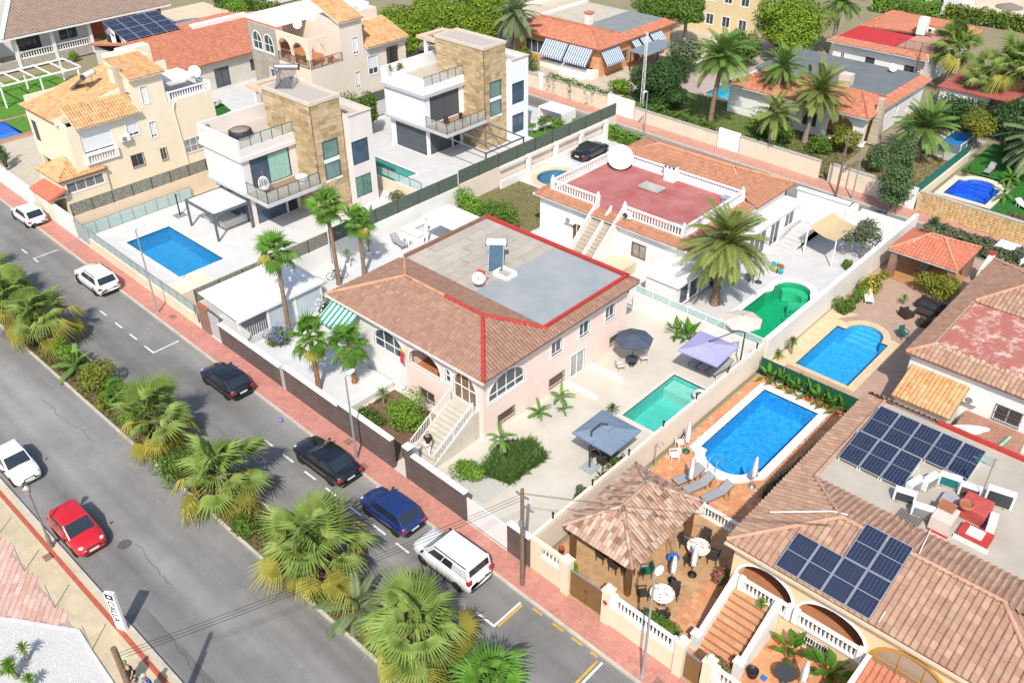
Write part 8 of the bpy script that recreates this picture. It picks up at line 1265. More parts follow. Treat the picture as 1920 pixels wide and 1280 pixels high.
for x, y, h, lb, bm_ in ((20.1, 13.6, 2.4, 'closed white parasol on a green base by the party wall', GREENP), (24.55, 13.6, 2.35, 'closed white parasol at the corner of the blue pool', GREYM), (22.0, 11.05, 2.5, 'large closed white parasol between the loungers', WHITEP), (25.6, 5.85, 2.3, 'closed white parasol leaning over the far mosaic table', BLACK), (25.05, 4.85, 1.9, 'closed white parasol between the two mosaic tables', BLACK), (32.9, 3.5, 2.2, 'closed white parasol by the bistro table in the corner patio', BLACK)): closed_parasol(x, y, h, lb, 0, CANVW, bm_)
pr_ = thing('parasol_stand', 'bare dark parasol stand on the pale paving beside the green pool', 'parasol stand', (13.25, 34.0, 0)); MB().lathe([(.28, 0), (.28, .07), (.06, .12)], n=14).build('base', DARKM, pr_, local=True); MB().tube([(0, 0, .1), (0, 0, 1.3)], .03, 6).build('pole', DARKM, pr_, local=True)
sof = P_armchair(w_=2.2, d_=.9, nm='garden_sofa'); sof.put((24.8, 38.9, 0), R(-8), 'black rattan sofa on the brown patio'); ar = P_armchair(); ar.put((23.75, 36.9, 0), R(155), 'black rattan armchair facing the sofa, left one'); ar.put((25.2, 36.6, 0), R(190), 'black rattan armchair facing the sofa, right one'); lt_ = thing('low_table', 'low black rattan table before the sofa', 'table', (24.7, 37.9, 0)); MB().box(-.65, .65, -.35, .35, .32, .38).build('tabletop', WICK, lt_, local=True); [MB().bar((x, y, 0), (x, y, .32), .06).build('leg', WICK, lt_, local=True) for x in (-.6, .6) for y in (-.3, .3)]
WS = pm('pale_frame', (.66, .65, .63), .5, .05, 3); so2 = P_armchair(WS, 2.3, .85, CUSH, 'garden_sofa'); so2.put((-25.9, 12.2, 0), R(-90), 'white cushioned sofa under the bioclimatic pergola'); a2 = P_armchair(WS, .85, .8, CUSH); a2.put((-28.0, 11.2, 0), R(90), 'white cushioned armchair under the bioclimatic pergola');
pg = thing('louvred_pergola', 'grey steel pergola with white louvred roof by the blue deck pool', 'pergola', (-26.3, 11.3, 0)); [MB().bar((x, y, 0), (x, y, 2.4), .16).build('post', pm('graphite_steel', (.11, .13, .14), .5, .08, 2), pg) for x in (-28.4, -24.1) for y in (9.5, 12.9)]; m = MB(); m.bar((-28.5, 9.5, 2.42), (-24.0, 9.5, 2.42), .18, .2); m.bar((-28.5, 12.9, 2.42), (-24.0, 12.9, 2.42), .18, .2); m.bar((-28.4, 9.5, 2.42), (-28.4, 12.9, 2.42), .18, .2); m.bar((-24.1, 9.5, 2.42), (-24.1, 12.9, 2.42), .18, .2); m.build('frame', MATS['graphite_steel'], pg)
for i in range(22): MB().box(-28.3, -24.2, 9.6 + .149 * i, 9.735 + .149 * i, 2.45, 2.49).build('louvre', WHITEP, pg)
pgt = thing('steel_pergola', 'open grey steel pergola frame beside the white modern house', 'pergola', (-18.5, 36, 0)); m = MB()
for y in (33.6, 35.4, 37.2, 38.9): m.bar((-21.3, y, 2.9), (-15.8, y, 2.7), .1)
m.bar((-15.8, 33.5, 2.7), (-15.8, 39, 2.7), .12); m.build('frame', MATS['graphite_steel'], pgt); [MB().bar((-15.8, y, 0), (-15.8, y, 2.7), .12).build('post', MATS['graphite_steel'], pgt) for y in (33.6, 38.9)]
tub = thing('hot_tub', 'round dark inflatable hot tub on the near roof terrace', 'hot tub', (-27.3, 15.2, 6.76)); MB().lathe([(.9, 0), (1.0, .08), (1.02, .35), (.98, .62), (.86, .68)], n=24).build('wall', pm('black_pvc', (.03, .033, .038), .6, .2, 5), tub, local=True); MB().lathe([(.8, .66), (.82, .72), (.3, .76), (.02, .76)], n=24).build('cover', pm('taupe_cover', (.27, .22, .18), .8, .1, 4), tub, local=True)
sh = thing('deck_shower', 'dark outdoor shower column on a grey mat by the beige wall', 'shower', (-31.0, 9.9, 0)); MB().box(-.5, .5, -.5, .5, .0, .03).build('tray', pm('grey_mat', (.25, .25, .25), .8, .1, 3), sh, local=True); MB().bar((0, 0, 0), (0, 0, 2.1), .12, .06).build('column', DARKM, sh, local=True); MB().bar((0, 0, 2.05), (.3, 0, 2.05), .05).build('head', DARKM, sh, local=True)
sh2 = thing('pool_shower', 'curved steel shower pipe by the scalloped wall', 'shower', (19.4, 11.3, 0)); MB().tube([(0, 0, 0), (0, 0, 1.7), (.1, .1, 1.85), (.3, .2, 1.8), (.33, .22, 1.65)], .03, 6).build('pipe', GREYM, sh2, local=True); MB().lathe([(.12, 0), (.1, .04)], n=10).build('base', GREYM, sh2, local=True)
hdr = thing('pool_handrail', 'curved steel handrail at the steps of the blue mosaic pool', 'handrail', (22.2, 13.6, 0)); [MB().tube([(x, 13.1, .06), (x, 13.2, .8), (x, 13.5, .9), (x, 14.2, .3), (x, 14.4, -.3)], .022, 6).build('rail', GREYM, hdr) for x in (21.9, 22.4)]
eg = thing('egg_chair', 'white wicker egg chair on the near balcony', 'chair', (-22.6, 13.8, 3.34)); m = MB(); m.tube([(-.5, .3, 0), (-.55, .35, 1.5), (-.3, .2, 1.95), (0, 0, 1.9)], .04, 6); m.build('stand', GREYM, eg, local=True); m = MB(); [m.tube([(.45 * math.sin(3.1416 * i / 10) * math.cos(a), .45 * math.sin(3.1416 * i / 10) * math.sin(a), .95 - .65 * math.cos(3.1416 * i / 10)) for i in range(11)], .022, 4, False) for a in [6.283 * k / 14 for k in range(14)]]; m.build('shell', WHITEP, eg, local=True); MB().ball((0, 0, .55), .32, 10, 6, (1, 1, .5)).build('cushion', CUSH, eg, local=True)
wch = thing('round_chair', 'white round lounge chair by the stone tower on the near balcony', 'chair', (-22.2, 17.3, 3.34)); m = MB(); m.lathe([(.2, .1), (.48, .35), (.55, .6), (.5, .62), (.4, .4), (.02, .35)], n=16); m.build('shell', CUSH, wch, local=True); MB().lathe([(.25, 0), (.2, .12)], n=10).build('base', WHITEP, wch, local=True)
oc = thing('orange_chair', 'orange-red deck chair inside the pink arched porch', 'chair', (6.0, 7.0, 2.1)); MB().box(-.3, .3, -.1, .5, .35, .42).build('seat', pm('orange_canvas', (.65, .10, .03), .8, .08, 3), oc, local=True); MB().box(-.3, .3, .42, .5, .43, 1.25).build('backrest', MATS['orange_canvas'], oc, local=True); [MB().bar((x, y, 0), (x, y, .36), .04).build('leg', GREENP, oc, local=True) for x in (-.28, .28) for y in (-.05, .45)]
flg = thing('flag', 'red and yellow flag hanging at the corner of the pink house', 'flag', (3.45, 6.0, 3.2)); m = MB(); n_ = 6; m.add([(.05 * math.sin(i * 1.3) - .12 * 0 + (.3 * j), -.12 - .05 * math.cos(i * 1.1), .7 - .2 * i) for i in range(n_ + 1) for j in (0, 1)], [(2 * i, 2 * i + 1, 2 * i + 3, 2 * i + 2) for i in range(2)]); m.build('yellow_band', F_YEL, flg, local=True); m = MB(); m.add([(.05 * math.sin(i * 1.3) + (.3 * j), -.12 - .05 * math.cos(i * 1.1), .7 - .2 * i) for i in range(n_ + 1) for j in (0, 1)], [(2 * i, 2 * i + 1, 2 * i + 3, 2 * i + 2) for i in range(2, n_)]); m.build('red_band', RED, flg, local=True)
flo = thing('pool_float', 'silver inflatable ring float on the teal pool', 'pool float', (17.7, 18.9, -.1)); m = MB(); m.tube([(.42 * math.cos(a), .42 * math.sin(a), .12) for a in [6.283 * k / 20 for k in range(21)]], .13, 8, False); m.build('ring', pm('silver_vinyl', (.55, .56, .58), .25, .1, 4), flo, local=True); MB().tube([(.4, 0, .15), (.5, 0, .5), (.42, 0, .62), (.3, 0, .58)], [.09, .07, .08, .05], 8).build('neck', MATS['silver_vinyl'], flo, local=True)
sw_ = thing('swing_seat', 'round blue swing seat hanging at the gazebo edge', 'swing', (24.5, 5.7, .5)); MB().lathe([(.02, 0), (.3, .05), (.33, .12), (.27, .14), (.02, .1)], n=14).build('seat', BLUEP, sw_, local=True); m = MB(); [m.bar((.3 * math.cos(a), .3 * math.sin(a), .1), (-.2, 0, 1.85), .02) for a in (0, 2.1, 4.2)]; m.build('rope', GREYM, sw_, local=True)
bk = thing('blue_bucket', 'blue dustpan and black bucket-like planter by the white newel', 'planter', (30.9, 2.7, 0)); MB().lathe([(.22, 0), (.28, .4), (.25, .4), (.23, .33), (.02, .33)], n=14).build('tub', BLACK, bk, local=True); MB().box(.35, .6, .1, .35, .01, .08).build('dustpan', BLUEP, bk, local=True)
bmw = thing('white_cover', 'white covered box below the white house wall', 'covered box', (5.2, 25.6, 0)); MB().box(4.0, 6.6, 25.0, 26.3, 0, 1.0).build('cover', WHITEP, bmw, bevel=.1); MB().box(6.3, 6.7, 25.0, 26.0, 0, .6).build('box', BLACK, bmw)
btf = thing('butterfly_ornament', 'colourful butterfly ornament beside the green pool', 'ornament', (13.6, 36.2, 0)); [MB().ball((sx * .3, 0, .55 + .2 * k), 1, 10, 6, (.28, .04, .24)).build('wing', mt, btf, local=True) for sx, k, mt in ((1, 1, TERRA), (-1, 1, pm('turquoise_paint', (.05, .4, .4), .5, .1, 4)), (1, -1, MATS['turquoise_paint']), (-1, -1, F_YEL))]; MB().tube([(0, 0, 0), (0, 0, 1)], .03, 6).build('body', BLACK, btf, local=True)
bic = thing('bicycle', 'dark bicycle leaning by the side-yard palm', 'bicycle', (-11.6, 12.3, 0), None, R(60)); m = MB(); [m.tube([(x + .33 * math.cos(a), 0, .34 + .33 * math.sin(a)) for a in [6.283 * k / 18 for k in range(19)]], .02, 5, False) for x in (-.5, .5)]; m.build('wheel', TYRE, bic, local=True); m = MB(); [m.bar(a, b, .035) for a, b in (((-.5, 0, .34), (-.1, 0, .34)), ((-.1, 0, .34), (-.2, 0, .8)), ((-.2, 0, .75), (.35, 0, .8)), ((.35, 0, .8), (-.1, 0, .34)), ((.5, 0, .34), (.33, 0, .95)), ((-.5, 0, .34), (-.2, 0, .7)))]; m.build('frame', BLACK, bic, local=True); MB().box(-.32, -.08, -.06, .06, .8, .86).build('saddle', BLACK, bic, local=True); MB().bar((.33, -.28, .98), (.33, .28, .98), .03).build('handlebar', BLACK, bic, local=True)
# --- plants of the street median
MG = 'fan palms of the street median'
for i, (x, y, h, n, sc, lb) in enumerate(((-36.5, -7.0, 1.6, 26, 1.2, 'fan palm on the median at the very left edge of the street'), (-32.5, -7.2, 1.5, 26, 1.2, 'bushy fan palm on the median near the left edge'), (-28.3, -7.1, 1.7, 32, 1.25, 'broad fan palm on the median opposite the white hatchback'), (-23.6, -7.2, 1.7, 32, 1.25, 'broad fan palm on the median in front of the white estate car'), (-19.6, -7.0, 2.0, 34, 1.3, 'large fan palm on the median with brown skirt, right of the white estate car'), (-3.9, -7.1, 1.6, 32, 1.25, 'fan palm on the median behind the black hatchback'), (3.2, -7.2, 1.75, 36, 1.35, 'fan palm on the median opposite the black saloon'), (11.6, -7.15, 1.9, 46, 1.5, 'largest fan palm on the median, before the dark blue car'), (18.9, -7.0, 1.9, 40, 1.45, 'fan palm with yellow lower leaves before the white van'))): fan_palm(x, y, h + .25, lb, 'median', n, sc * 1.12, i, .5, .14, group=MG, r=.3)
fan_palm(23.4, -6.7, 2.2, 'bright green young fan palm at the bottom centre', 'young', 34, 1.55, 31, .05, .04, r=.24); fan_palm(-9.6, -6.9, .6, 'small bright fan palm beside the olive bush on the median', 'young', 18, 1.05, 32, .1, 0, r=.15)
feather_palm(15.0, -7.4, .5, 'low grey-green feather palm between two median fan palms', 2.3, 24, 'grey', 3, r=.2); feather_palm(-15.0, -7.2, .35, 'small feather palm near the left median bush', 1.7, 18, 'green', 4, r=.15)
for i, (x, y, r_, lb, mt, n, sz) in enumerate(((-12.3, -7.0, (1.6, 1.2, 1.15), 'rounded olive-green bush on the median', G_YEL, 2600, .09), (-.4, -8.1, (1.5, 1.4, 1.15), 'dark green shrub spilling over the median kerb', G_BUSH, 2200, .08), (6.2, -7.8, (1.4, .7, .6), 'low green shrub below the median palms', G_BUSH, 1100, .08), (13.2, -7.9, (1.2, .7, .5), 'low leafy shrub at the median kerb below the largest palm', G_BUSH, 1000, .08), (21.2, -7.6, (1.4, .9, .6), 'leafy shrub at the bottom edge of the median', G_BUSH, 1300, .08), (-34.5, -6.9, (1.2, 1.0, 1.0), 'dark bush on the median at the left edge', G_BUSH, 1300, .09), (-30.2, -6.6, (1.0, .8, .9), 'dark green bush between the leftmost median palms', G_DARK, 1200, .09), (-7.2, -7.6, (1.2, .8, .5), 'low bright weeds on the median left of a fan palm', G_LIME, 900, .07), (.8, -6.8, (1.7, .9, 1.15), 'dark green shrub between the two left-centre median palms', G_BUSH, 1800, .08), (8.0, -6.9, (1.7, .9, 1.0), 'green shrub left of the largest median palm', G_BUSH, 1600, .08), (-16.8, -6.9, (1.7, 1.0, 1.1), 'green shrub right of the skirted median palm', G_LIME, 1500, .08), (-21.6, -7.0, (1.2, .9, 1.0), 'leafy shrub between two left median palms', G_BUSH, 1500, .08), (-26.0, -7.0, (1.2, .9, 1.0), 'leafy shrub left of the palm before the white estate car', G_BUSH, 1500, .08), (16.6, -7.7, (1.0, .6, .5), 'grassy clump below the grey feather palm', G_YEL, 900, .07), (-9.9, -7.9, (1.0, .5, .5), 'yellow-green clump under the small bright fan palm', G_YEL, 900, .07))): bush(x, y, r_, lb, mt, n, sz, 40 + i)
ground_cover('weeds', 'weeds and low growth on the street median', rect(-60, -8.25, 40, -6.2), 12000, .06, pleaf('weed_green', (.07, .13, .02), (.14, .18, .04)), 0, 5, .14, 'weeds')
# --- pink house garden
YG = 'young fan palms of the pink house plot'
for i, (x, y, z, h, n, sc, ln, lb) in enumerate(((-.75, 2.3, .4, 3.9, 22, 1.25, (-.3, .1), 'young fan palm with orange trunk by the street wall, left one'), (.45, 4.3, .4, 3.0, 22, 1.3, (-.15, .05), 'young fan palm with orange trunk by the white porch'), (-8.1, 5.2, 0, 6.2, 26, 1.3, (-.9, .6), 'tall fan palm leaning beside the white carport'), (-10.9, 11.9, 0, 6.3, 26, 1.25, (-.8, .3), 'tallest fan palm of the side yard'), (-10.6, 14.2, 0, 4.4, 22, 1.15, (-.2, .2), 'shorter fan palm of the side yard next to the pink roof'))): fan_palm(x, y, h, lb, 'young', n, sc, 60 + i, .06, .04, ln, BARKO if i < 2 else BARK, YG, z, .17)
for i, (x, y, r_, lb, mt, n, sz, fl, nf) in enumerate(((5.9, 4.1, (1.65, 1.5, 1.35), 'dense bright green shrub beside the entrance stairs', G_LIME, 3400, .08, None, 0), (4.0, 2.9, (1.1, .9, .6), 'low green shrub in the front bed', G_BUSH, 900, .08, None, 0), (12.0, 3.2, (1.1, .95, .7), 'rounded bright green shrub behind the street wall', G_LIME, 2400, .07, None, 0), (-7.0, 8.4, (1.3, 1.5, 1.3), 'tall shrub with white flowers beside the carport', G_DARK, 2600, .09, F_WHITE, 420), (-7.7, 3.9, (.95, .9, .8), 'shrub with blue flowers behind the brick street wall', G_BUSH, 1200, .08, F_BLUE, 520), (18.1, 6.0, (.55, .55, .75), 'grey-green shrub by the scalloped wall', G_OLIVE, 800, .09, None, 0), (-11.5, 27.2, (1.9, 1.3, 1.4), 'bright green leafy shrub behind the white pergola', G_LIME, 2600, .12, None, 0), (-8.6, 27.6, (1.9, 1.4, 1.3), 'dense feathery shrub behind the flat roof of the pink house', G_BUSH, 3000, .1, None, 0))): bush(x, y, r_, lb, mt, n, sz, 70 + i, fl, nf=nf)
struct('planting_bed', MB().sheet([(2.5, 1.3), (7.9, 1.2), (7.9, 5.9), (2.5, 5.9)], (), .02), SOIL); struct('planting_bed', MB().sheet([(11.2, 2.2), (14.2, 2.3), (14.3, 7.6), (12.6, 8.2), (11.3, 6.4)], (), .02), pm('pale_gravel_bed', (.48, .46, .42), .95, .12, 12, bump=.8, bsc=24)); struct('planting_bed', MB().sheet([(12.2, 9.5), (12.6, 12.3), (10.7, 12.7), (10.7, 9.9)], (), .02), pm('pale_gravel_bed', (.48, .46, .42)))
ground_cover('ground_cover', 'low feathery green carpet in the garden bed', [(12.3, 3.9), (14.2, 4.4), (14.3, 7.5), (12.7, 8.0), (11.6, 6.5)], 9000, .035, pleaf('fern_green', (.075, .15, .03), (.12, .2, .05)), .02, 6, .4, 'ground cover')
feather_palm(12.3, 5.7, 1.6, 'small slender palm in the garden bed by the pink wall', 1.15, 9, 'lime', 8, r=.06, top_el=60, name='areca_palm')
for i, (x, y, L, n, h, lb) in enumerate(((11.5, 12.2, 1.0, 9, .5, 'small feathery palm in the gravel bed, by the iron grille'), (11.3, 10.3, 1.0, 14, .2, 'low feathery palm in the gravel bed, nearest the street'), (12.2, 11.6, .7, 8, .2, 'smallest feathery palm in the gravel bed, at its right corner'))): feather_palm(x, y, h, lb, L, n, 'lime', 20 + i, r=.06, name='areca_palm', top_el=65)
spiky(14.7, 13.4, 'spiky yucca at the corner of the teal pool', 1, .5, .55, G_DARK, 1); spiky(17.9, 9.4, 'dark spiky cycad by the scalloped wall, further one', 1, .2, .85, G_BUSH, 2, nl=44, name='cycad'); spiky(18.1, 8.2, 'dark spiky cycad by the scalloped wall, nearer one', 1, .2, .85, G_DARK, 3, nl=44, name='cycad'); spiky(3.3, 4.3, 'small spiky palm in the front bed', 1, .9, .6, G_BUSH, 4, nl=40); spiky(3.0, 2.7, 'low spiky cycad by the brick street wall', 2, .2, .6, G_BUSH, 5, nl=34, name='cycad')
banana(12.6, 23.6, 'broad-leaved banana clump by the white back wall, left one', 12, 1.0, 1); banana(13.6, 23.7, 'broad-leaved banana clump by the white back wall, right one', 14, 1.05, 2)
for i, (x, y, lb) in enumerate(((-12.5, 14.1, 'potted yucca against the white side-yard wall, left one'), (-12.7, 16.5, 'potted yucca against the white side-yard wall, right one'))): r_ = spiky(x, y, lb, 1, 1.0, .55, G_LIME, 30 + i, name='potted_yucca', thick=.06); MB().lathe([(.2, 0), (.28, .42), (.24, .42), (.22, .36), (.02, .36)], n=4).build('pot', WHITEP, r_, local=True)
# --- lower right plot
for i, x in enumerate((20.3, 21.0, 21.7, 22.4, 23.15, 23.85, 24.5, 25.2)): banana(x, 23.15, 'potted banana plant before the green screen, %s' % ('first from the left', 'second from the left', 'third from the left', 'fourth from the left', 'fourth from the right', 'third from the right', 'second from the right', 'first from the right')[i], 8, .85, 40 + i, TERRA if i not in (1, 3) else CONC, 'potted banana plants before the green screen', 'potted_banana')
hedge(25.6, 13.0, 26.2, 20.5, .8, .5, 'wispy olive hedge between the blue pool and the tiled eave', G_OLIVE, 160, .08, 3)
for i, (x, y, r_, lb, mt, n, fl, nf) in enumerate(((26.4, 1.5, (1.6, .75, .8), 'leafy shrubs behind the white balusters', G_BUSH, 2200, None, 0), (25.0, 1.3, (.6, .5, .5), 'small leafy shrub by the wide brown gate', G_LIME, 500, None, 0), (21.2, 1.6, (.35, .35, .6), 'upright green shrub inside the wide gate', G_LIME, 500, None, 0), (26.9, 6.4, (.45, .6, .6), 'shrub with pink flowers beside the apricot wall', G_BUSH, 600, F_PINK, 160), (29.6, 2.0, (.7, .5, .2), 'dry weeds in the bed inside the narrow gate', DRYG, 500, None, 0))): bush(x, y, r_, lb, mt, n, .08, 100 + i, fl, nf=nf)
banana(31.7, 4.7, 'tall strelitzia in a brown pot before the apricot veranda', 12, 1.0, 61, TERRA); banana(33.6, 4.8, 'strelitzia clump beside the red-tiled porch', 13, 1.05, 62, TERRA); spiky(29.75, 5.0, 'potted plant at the top of the terracotta stairs', 1, .3, .4, G_LIME, 9, z=1.72); banana(19.6, 9.4, 'banana leaf plant between the gazebo and the party wall', 6, .7, 63)
po = thing('potted_flowers', 'pot of red flowers on the cream wall by the gate pillar', 'potted plant', (20.9, .95, 2.2)); MB().lathe([(.12, 0), (.17, .22), (.14, .22), (.02, .2)], n=10).build('pot', BLACK, po, local=True); m = MB(); leafmass(m, (0, 0, .35), (.2, .2, .16), 120, .06, random.Random(3)); m.build('flowers', F_RED, po, local=True)
rp_ = thing('red_tile_porch', 'small red-tiled porch roof at the bottom right corner', 'porch', (36, 4, 0)); tile_roof(rp_, [(34.9, 2.6, 2.0), (40, 2.6, 2.0), (40, 4.9, 2.5), (34.9, 4.9, 2.5)], RTO, .27, .36, .07, under=WHITEP); MB().box(34.7, 34.9, 2.5, 5.2, 0, 2.6).build('wall', WHITE, rp_)
# --- far pool plot and white garden
for i, (x, y, r_, lb, mt, n, fl, nf, sz) in enumerate(((20.3, 38.3, (.9, 1.4, .8), 'yellow-flowering bush along the white wall', G_BUSH, 1500, F_YEL, 420, .09), (20.1, 34.4, (.9, .8, .8), 'rounded dark shrub at the end of the far blue pool', G_BUSH, 1400, None, 0, .09), (20.2, 36.2, (.5, .6, .75), 'small leafy shrub against the white wall', G_BUSH, 700, None, 0, .1), (24.3, 41.0, (1.9, 1.2, 1.1), 'big lemon-green bush in front of the pavilion', G_YEL, 3600, None, 0, .11), (17.4, 40.6, (.5, .5, .5), 'small climbing plant inside the white garden wall', G_BUSH, 500, None, 0, .09), (20.2, 41.0, (.35, .4, .5), 'thin yellow plant by the pavilion pier', G_YEL, 350, None, 0, .08))): bush(x, y, r_, lb, mt, n, sz, 120 + i, fl, nf=nf)
hedge(19.6, 50.2, 27.5, 50.0, 1.3, 1.0, 'oleander hedge behind the pavilion along the back street', G_OLIVE, 170, .13, 4); spiky(21.9, 44.2, 'round tufted dragon tree rising through the pavilion eave', 1, 4.3, .75, G_CYP, 11, nl=150, name='dragon_tree', thick=.12, w_=.03)
spiky(22.9, 38.4, 'slim potted plant on the brown patio', 1, .5, .45, G_LIME, 12); spiky(19.9, 27.0, 'tall potted yucca by the white wall corner', 2, .9, .5, G_BUSH, 13, sp=.15); spiky(19.3, 26.0, 'bushy yucca in the white wall corner', 2, .3, .5, G_LIME, 14, sp=.2)
feather_palm(12.4, 29.0, 5.3, 'date palm with arching olive fronds beside the green pool', 3.7, 76, 'olive', 12, r=.3, bark=BARK, lean=(.5, -.3), drop=.9); tree(17.5, 42.9, 'silvery olive tree inside the white garden wall', [(0, 0, 2.4, 1.5, 1.5, 1.25, 2600), (-.7, -.6, 1.9, 1.0, 1.0, .9, 1100)], 1.4, .12, G_OLIVE, .09, 21)
bush(10.3, 43.6, (.45, .45, .7), 'potted leafy plant by the tall white wall', G_LIME, 420, .11, 140, cz=1.0); spiky(11.0, 30.9, 'agave in a red pot beside the date palm', 1, .35, .4, G_DARK, 15)
tree(15.8, 52.2, 'tall bushy cypress on the back street corner', [(0, 0, 1.9, 1.45, 1.45, 1.0, 3200), (0, 0, 3.0, 1.65, 1.65, 1.1, 4200), (.05, .1, 4.2, 1.4, 1.4, 1.1, 3600), (.1, .1, 5.4, 1.0, 1.0, 1.1, 2400), (.1, .2, 6.5, .7, .7, 1.0, 1500), (.1, .2, 7.4, .4, .4, .8, 600)], 1.4, .2, G_CYP, .12, 22, asp=.4, lobes=22, name='cypress')
# --- beyond the back street
for i, (x, y, h, L, n, mt, lb, ln, dr) in enumerate(((-7.2, 59.3, 7.3, 3.2, 48, 'green', 'tall date palm rising from the back street wall', (.4, .5), .6), (1.6, 55.9, 4.6, 2.3, 30, 'olive', 'slender palm standing at the back street pavement', (.1, .2), .8), (2.4, 62.2, 5.2, 3.0, 50, 'olive', 'date palm with orange fruit before the arched white house', (.5, .4), .8), (-3.4, 66.0, 5.6, 2.6, 38, 'green', 'date palm left of the arched white house', (.2, .3), .7), (12.6, 66.3, 2.8, 3.0, 50, 'green', 'squat date palm with broad crown by the gravel path', (.1, 0), .5), (22.5, 69.0, 3.4, 3.6, 60, 'grey', 'big grey-green date palm at the right edge', (.2, 0), .9), (-38.2, 61.8, 6.2, 3.2, 44, 'grey', 'drooping grey date palm left of the orange house', (.3, 0), 1.2), (-9.4, 92, 6.5, 2.8, 40, 'green', 'date palm at the top edge above the red terrace house', (.2, 0), .7), (26.5, 74, 5, 3.2, 44, 'green', 'date palm beyond the right edge garden', (0, 0), .7))): feather_palm(x, y, h, lb, L * 1.22, int(n * 1.15), mt, 50 + i, ln, None, .28, dr, BARKG if i else BARK)
for i, (x, y, h, sc, n, lb) in enumerate(((6.6, 89.2, 4.6, 1.9, 34, 'fan palm with skirted crown beside the red terrace house'), (14.6, 86.5, 4.6, 2.1, 40, 'fan palm with thick brown skirt at the right edge'), (11.9, 84.3, 3.6, 1.6, 26, 'smaller fan palm beside the narrow cypress'))): fan_palm(x, y, h, lb, 'median', n, sc, 80 + i, .25, .25, r=.35)
for i, (x, y, lb, cr, th, mt, sz) in enumerate(((-15.8, 62.5, 'large dark spreading tree behind the back street wall', [(0, 0, 2.6, 3.1, 3.2, 2.0, 5200), (-1.5, 2.5, 2.2, 2.2, 2.2, 1.7, 2200), (2.0, -1.6, 1.5, 2.2, 2.0, 1.3, 2200)], 1.5, G_DARK, .16), (-19.5, 72.5, 'bluish shrubby tree right of the orange house', [(0, 0, 2.4, 2.0, 2.0, 1.8, 2200)], 1.2, G_OLIVE, .17), (-15.5, 80, 'bright leafy tree by the back garden pool', [(0, 0, 2.8, 2.2, 2.2, 1.8, 2200)], 1.4, G_BUSH, .18), (6.8, 62.0, 'young fig tree behind the cream wall', [(0, 0, 1.9, 1.4, 1.2, 1.0, 1100), (-.8, .3, 1.5, .9, .9, .7, 500)], .9, G_YEL, .14), (10.9, 60.0, 'rounded grey-green conifer left of the big cypress', [(0, 0, 1.4, 1.1, 1.1, 1.3, 1600)], .6, G_CYP, .11), (12.3, 62.8, 'darker rounded conifer beside the squat palm', [(0, 0, 1.6, 1.2, 1.2, 1.4, 1500)], .5, G_CYP, .11), (16.0, 71.6, 'candelabra euphorbia with yellow-green arms', [(0, 0, 3.0, 1.6, 1.6, 1.2, 1500), (.6, -.4, 2.4, .9, .9, .8, 600)], 1.8, G_YEL, .13), (13.2, 76.5, 'dense dark shrubs behind the frame pool', [(0, 0, 1.6, 3.0, 2.6, 1.6, 3000)], .6, G_DARK, .16), (18.2, 77.5, 'dark tree mass behind the royal blue pool', [(0, 0, 2.2, 3.2, 2.4, 2.0, 3000)], 1, G_DARK, .17), (-.5, 60.2, 'leafy bush below the palms at the back street wall', [(0, 0, 1.3, 2.2, 1.5, 1.2, 2200)], .4, G_BUSH, .14), (-30.3, 47.4, 'pointed dark shrub tree between the two tower houses', [(0, 0, 2.3, 1.4, 1.4, 2.2, 2000)], .8, G_BUSH, .15), (-33.6, 31.8, 'dense green tree behind the near tower house', [(0, 0, 2.4, 2.1, 2.1, 2.2, 3600), (.6, 1.5, 3.0, 1.3, 1.3, 1.8, 1500)], 1.0, G_BUSH, .14))): tree(x, y, lb, [(a, b, c, d * 1.12, e * 1.12, f * 1.15, int(g * 2.1)) for a, b, c, d, e, f, g in cr], th, .16, mt, sz, 30 + i, lobes=14)
for i, (x, y, z, r_, lb) in enumerate(((-47.5, 52.0, 4.8, 4.0, 'bright green umbrella pine left at the top centre'), (-43.0, 58.0, 5.0, 4.2, 'bright green umbrella pine in the middle at the top centre'), (-46.0, 66.5, 5.2, 4.6, 'bright green umbrella pine furthest back at the top centre'), (-52.5, 61.0, 4.6, 3.0, 'smaller umbrella pine behind the top centre pines'), (-14.0, 87.0, 5.0, 5.2, 'huge bright pine above the turquoise pool garden'), (-11.2, 83.5, 3.2, 2.6, 'lower pine beside the huge bright pine'), (-26.0, 82.5, 5.2, 2.6, 'sparse tall conifer right of the orange house'), (-33, 86, 3.5, 3.2, 'dark tree behind the orange house'), (-60, 75, 3.5, 3.0, 'pine behind the white house at the top'))): tree(x, y, lb, [(0, 0, z, r_, r_, r_ * .62, int(3000 * r_)), (r_ * .4, -r_ * .3, z - .8, r_ * .75, r_ * .75, r_ * .5, int(1200 * r_))], z - 1.5, .25, G_PINE if i < 6 else G_BUSH, .17, 60 + i, lobes=14, asp=.6, name='pine_tree')
tree(12.6, 87.4, 'narrow dark cypress at the upper right', [(0, 0, 2.5, .9, .9, 2.0, 1500), (0, 0, 5.0, .6, .6, 1.8, 800)], 1, .15, G_CYP, .14, 90, name='cypress')
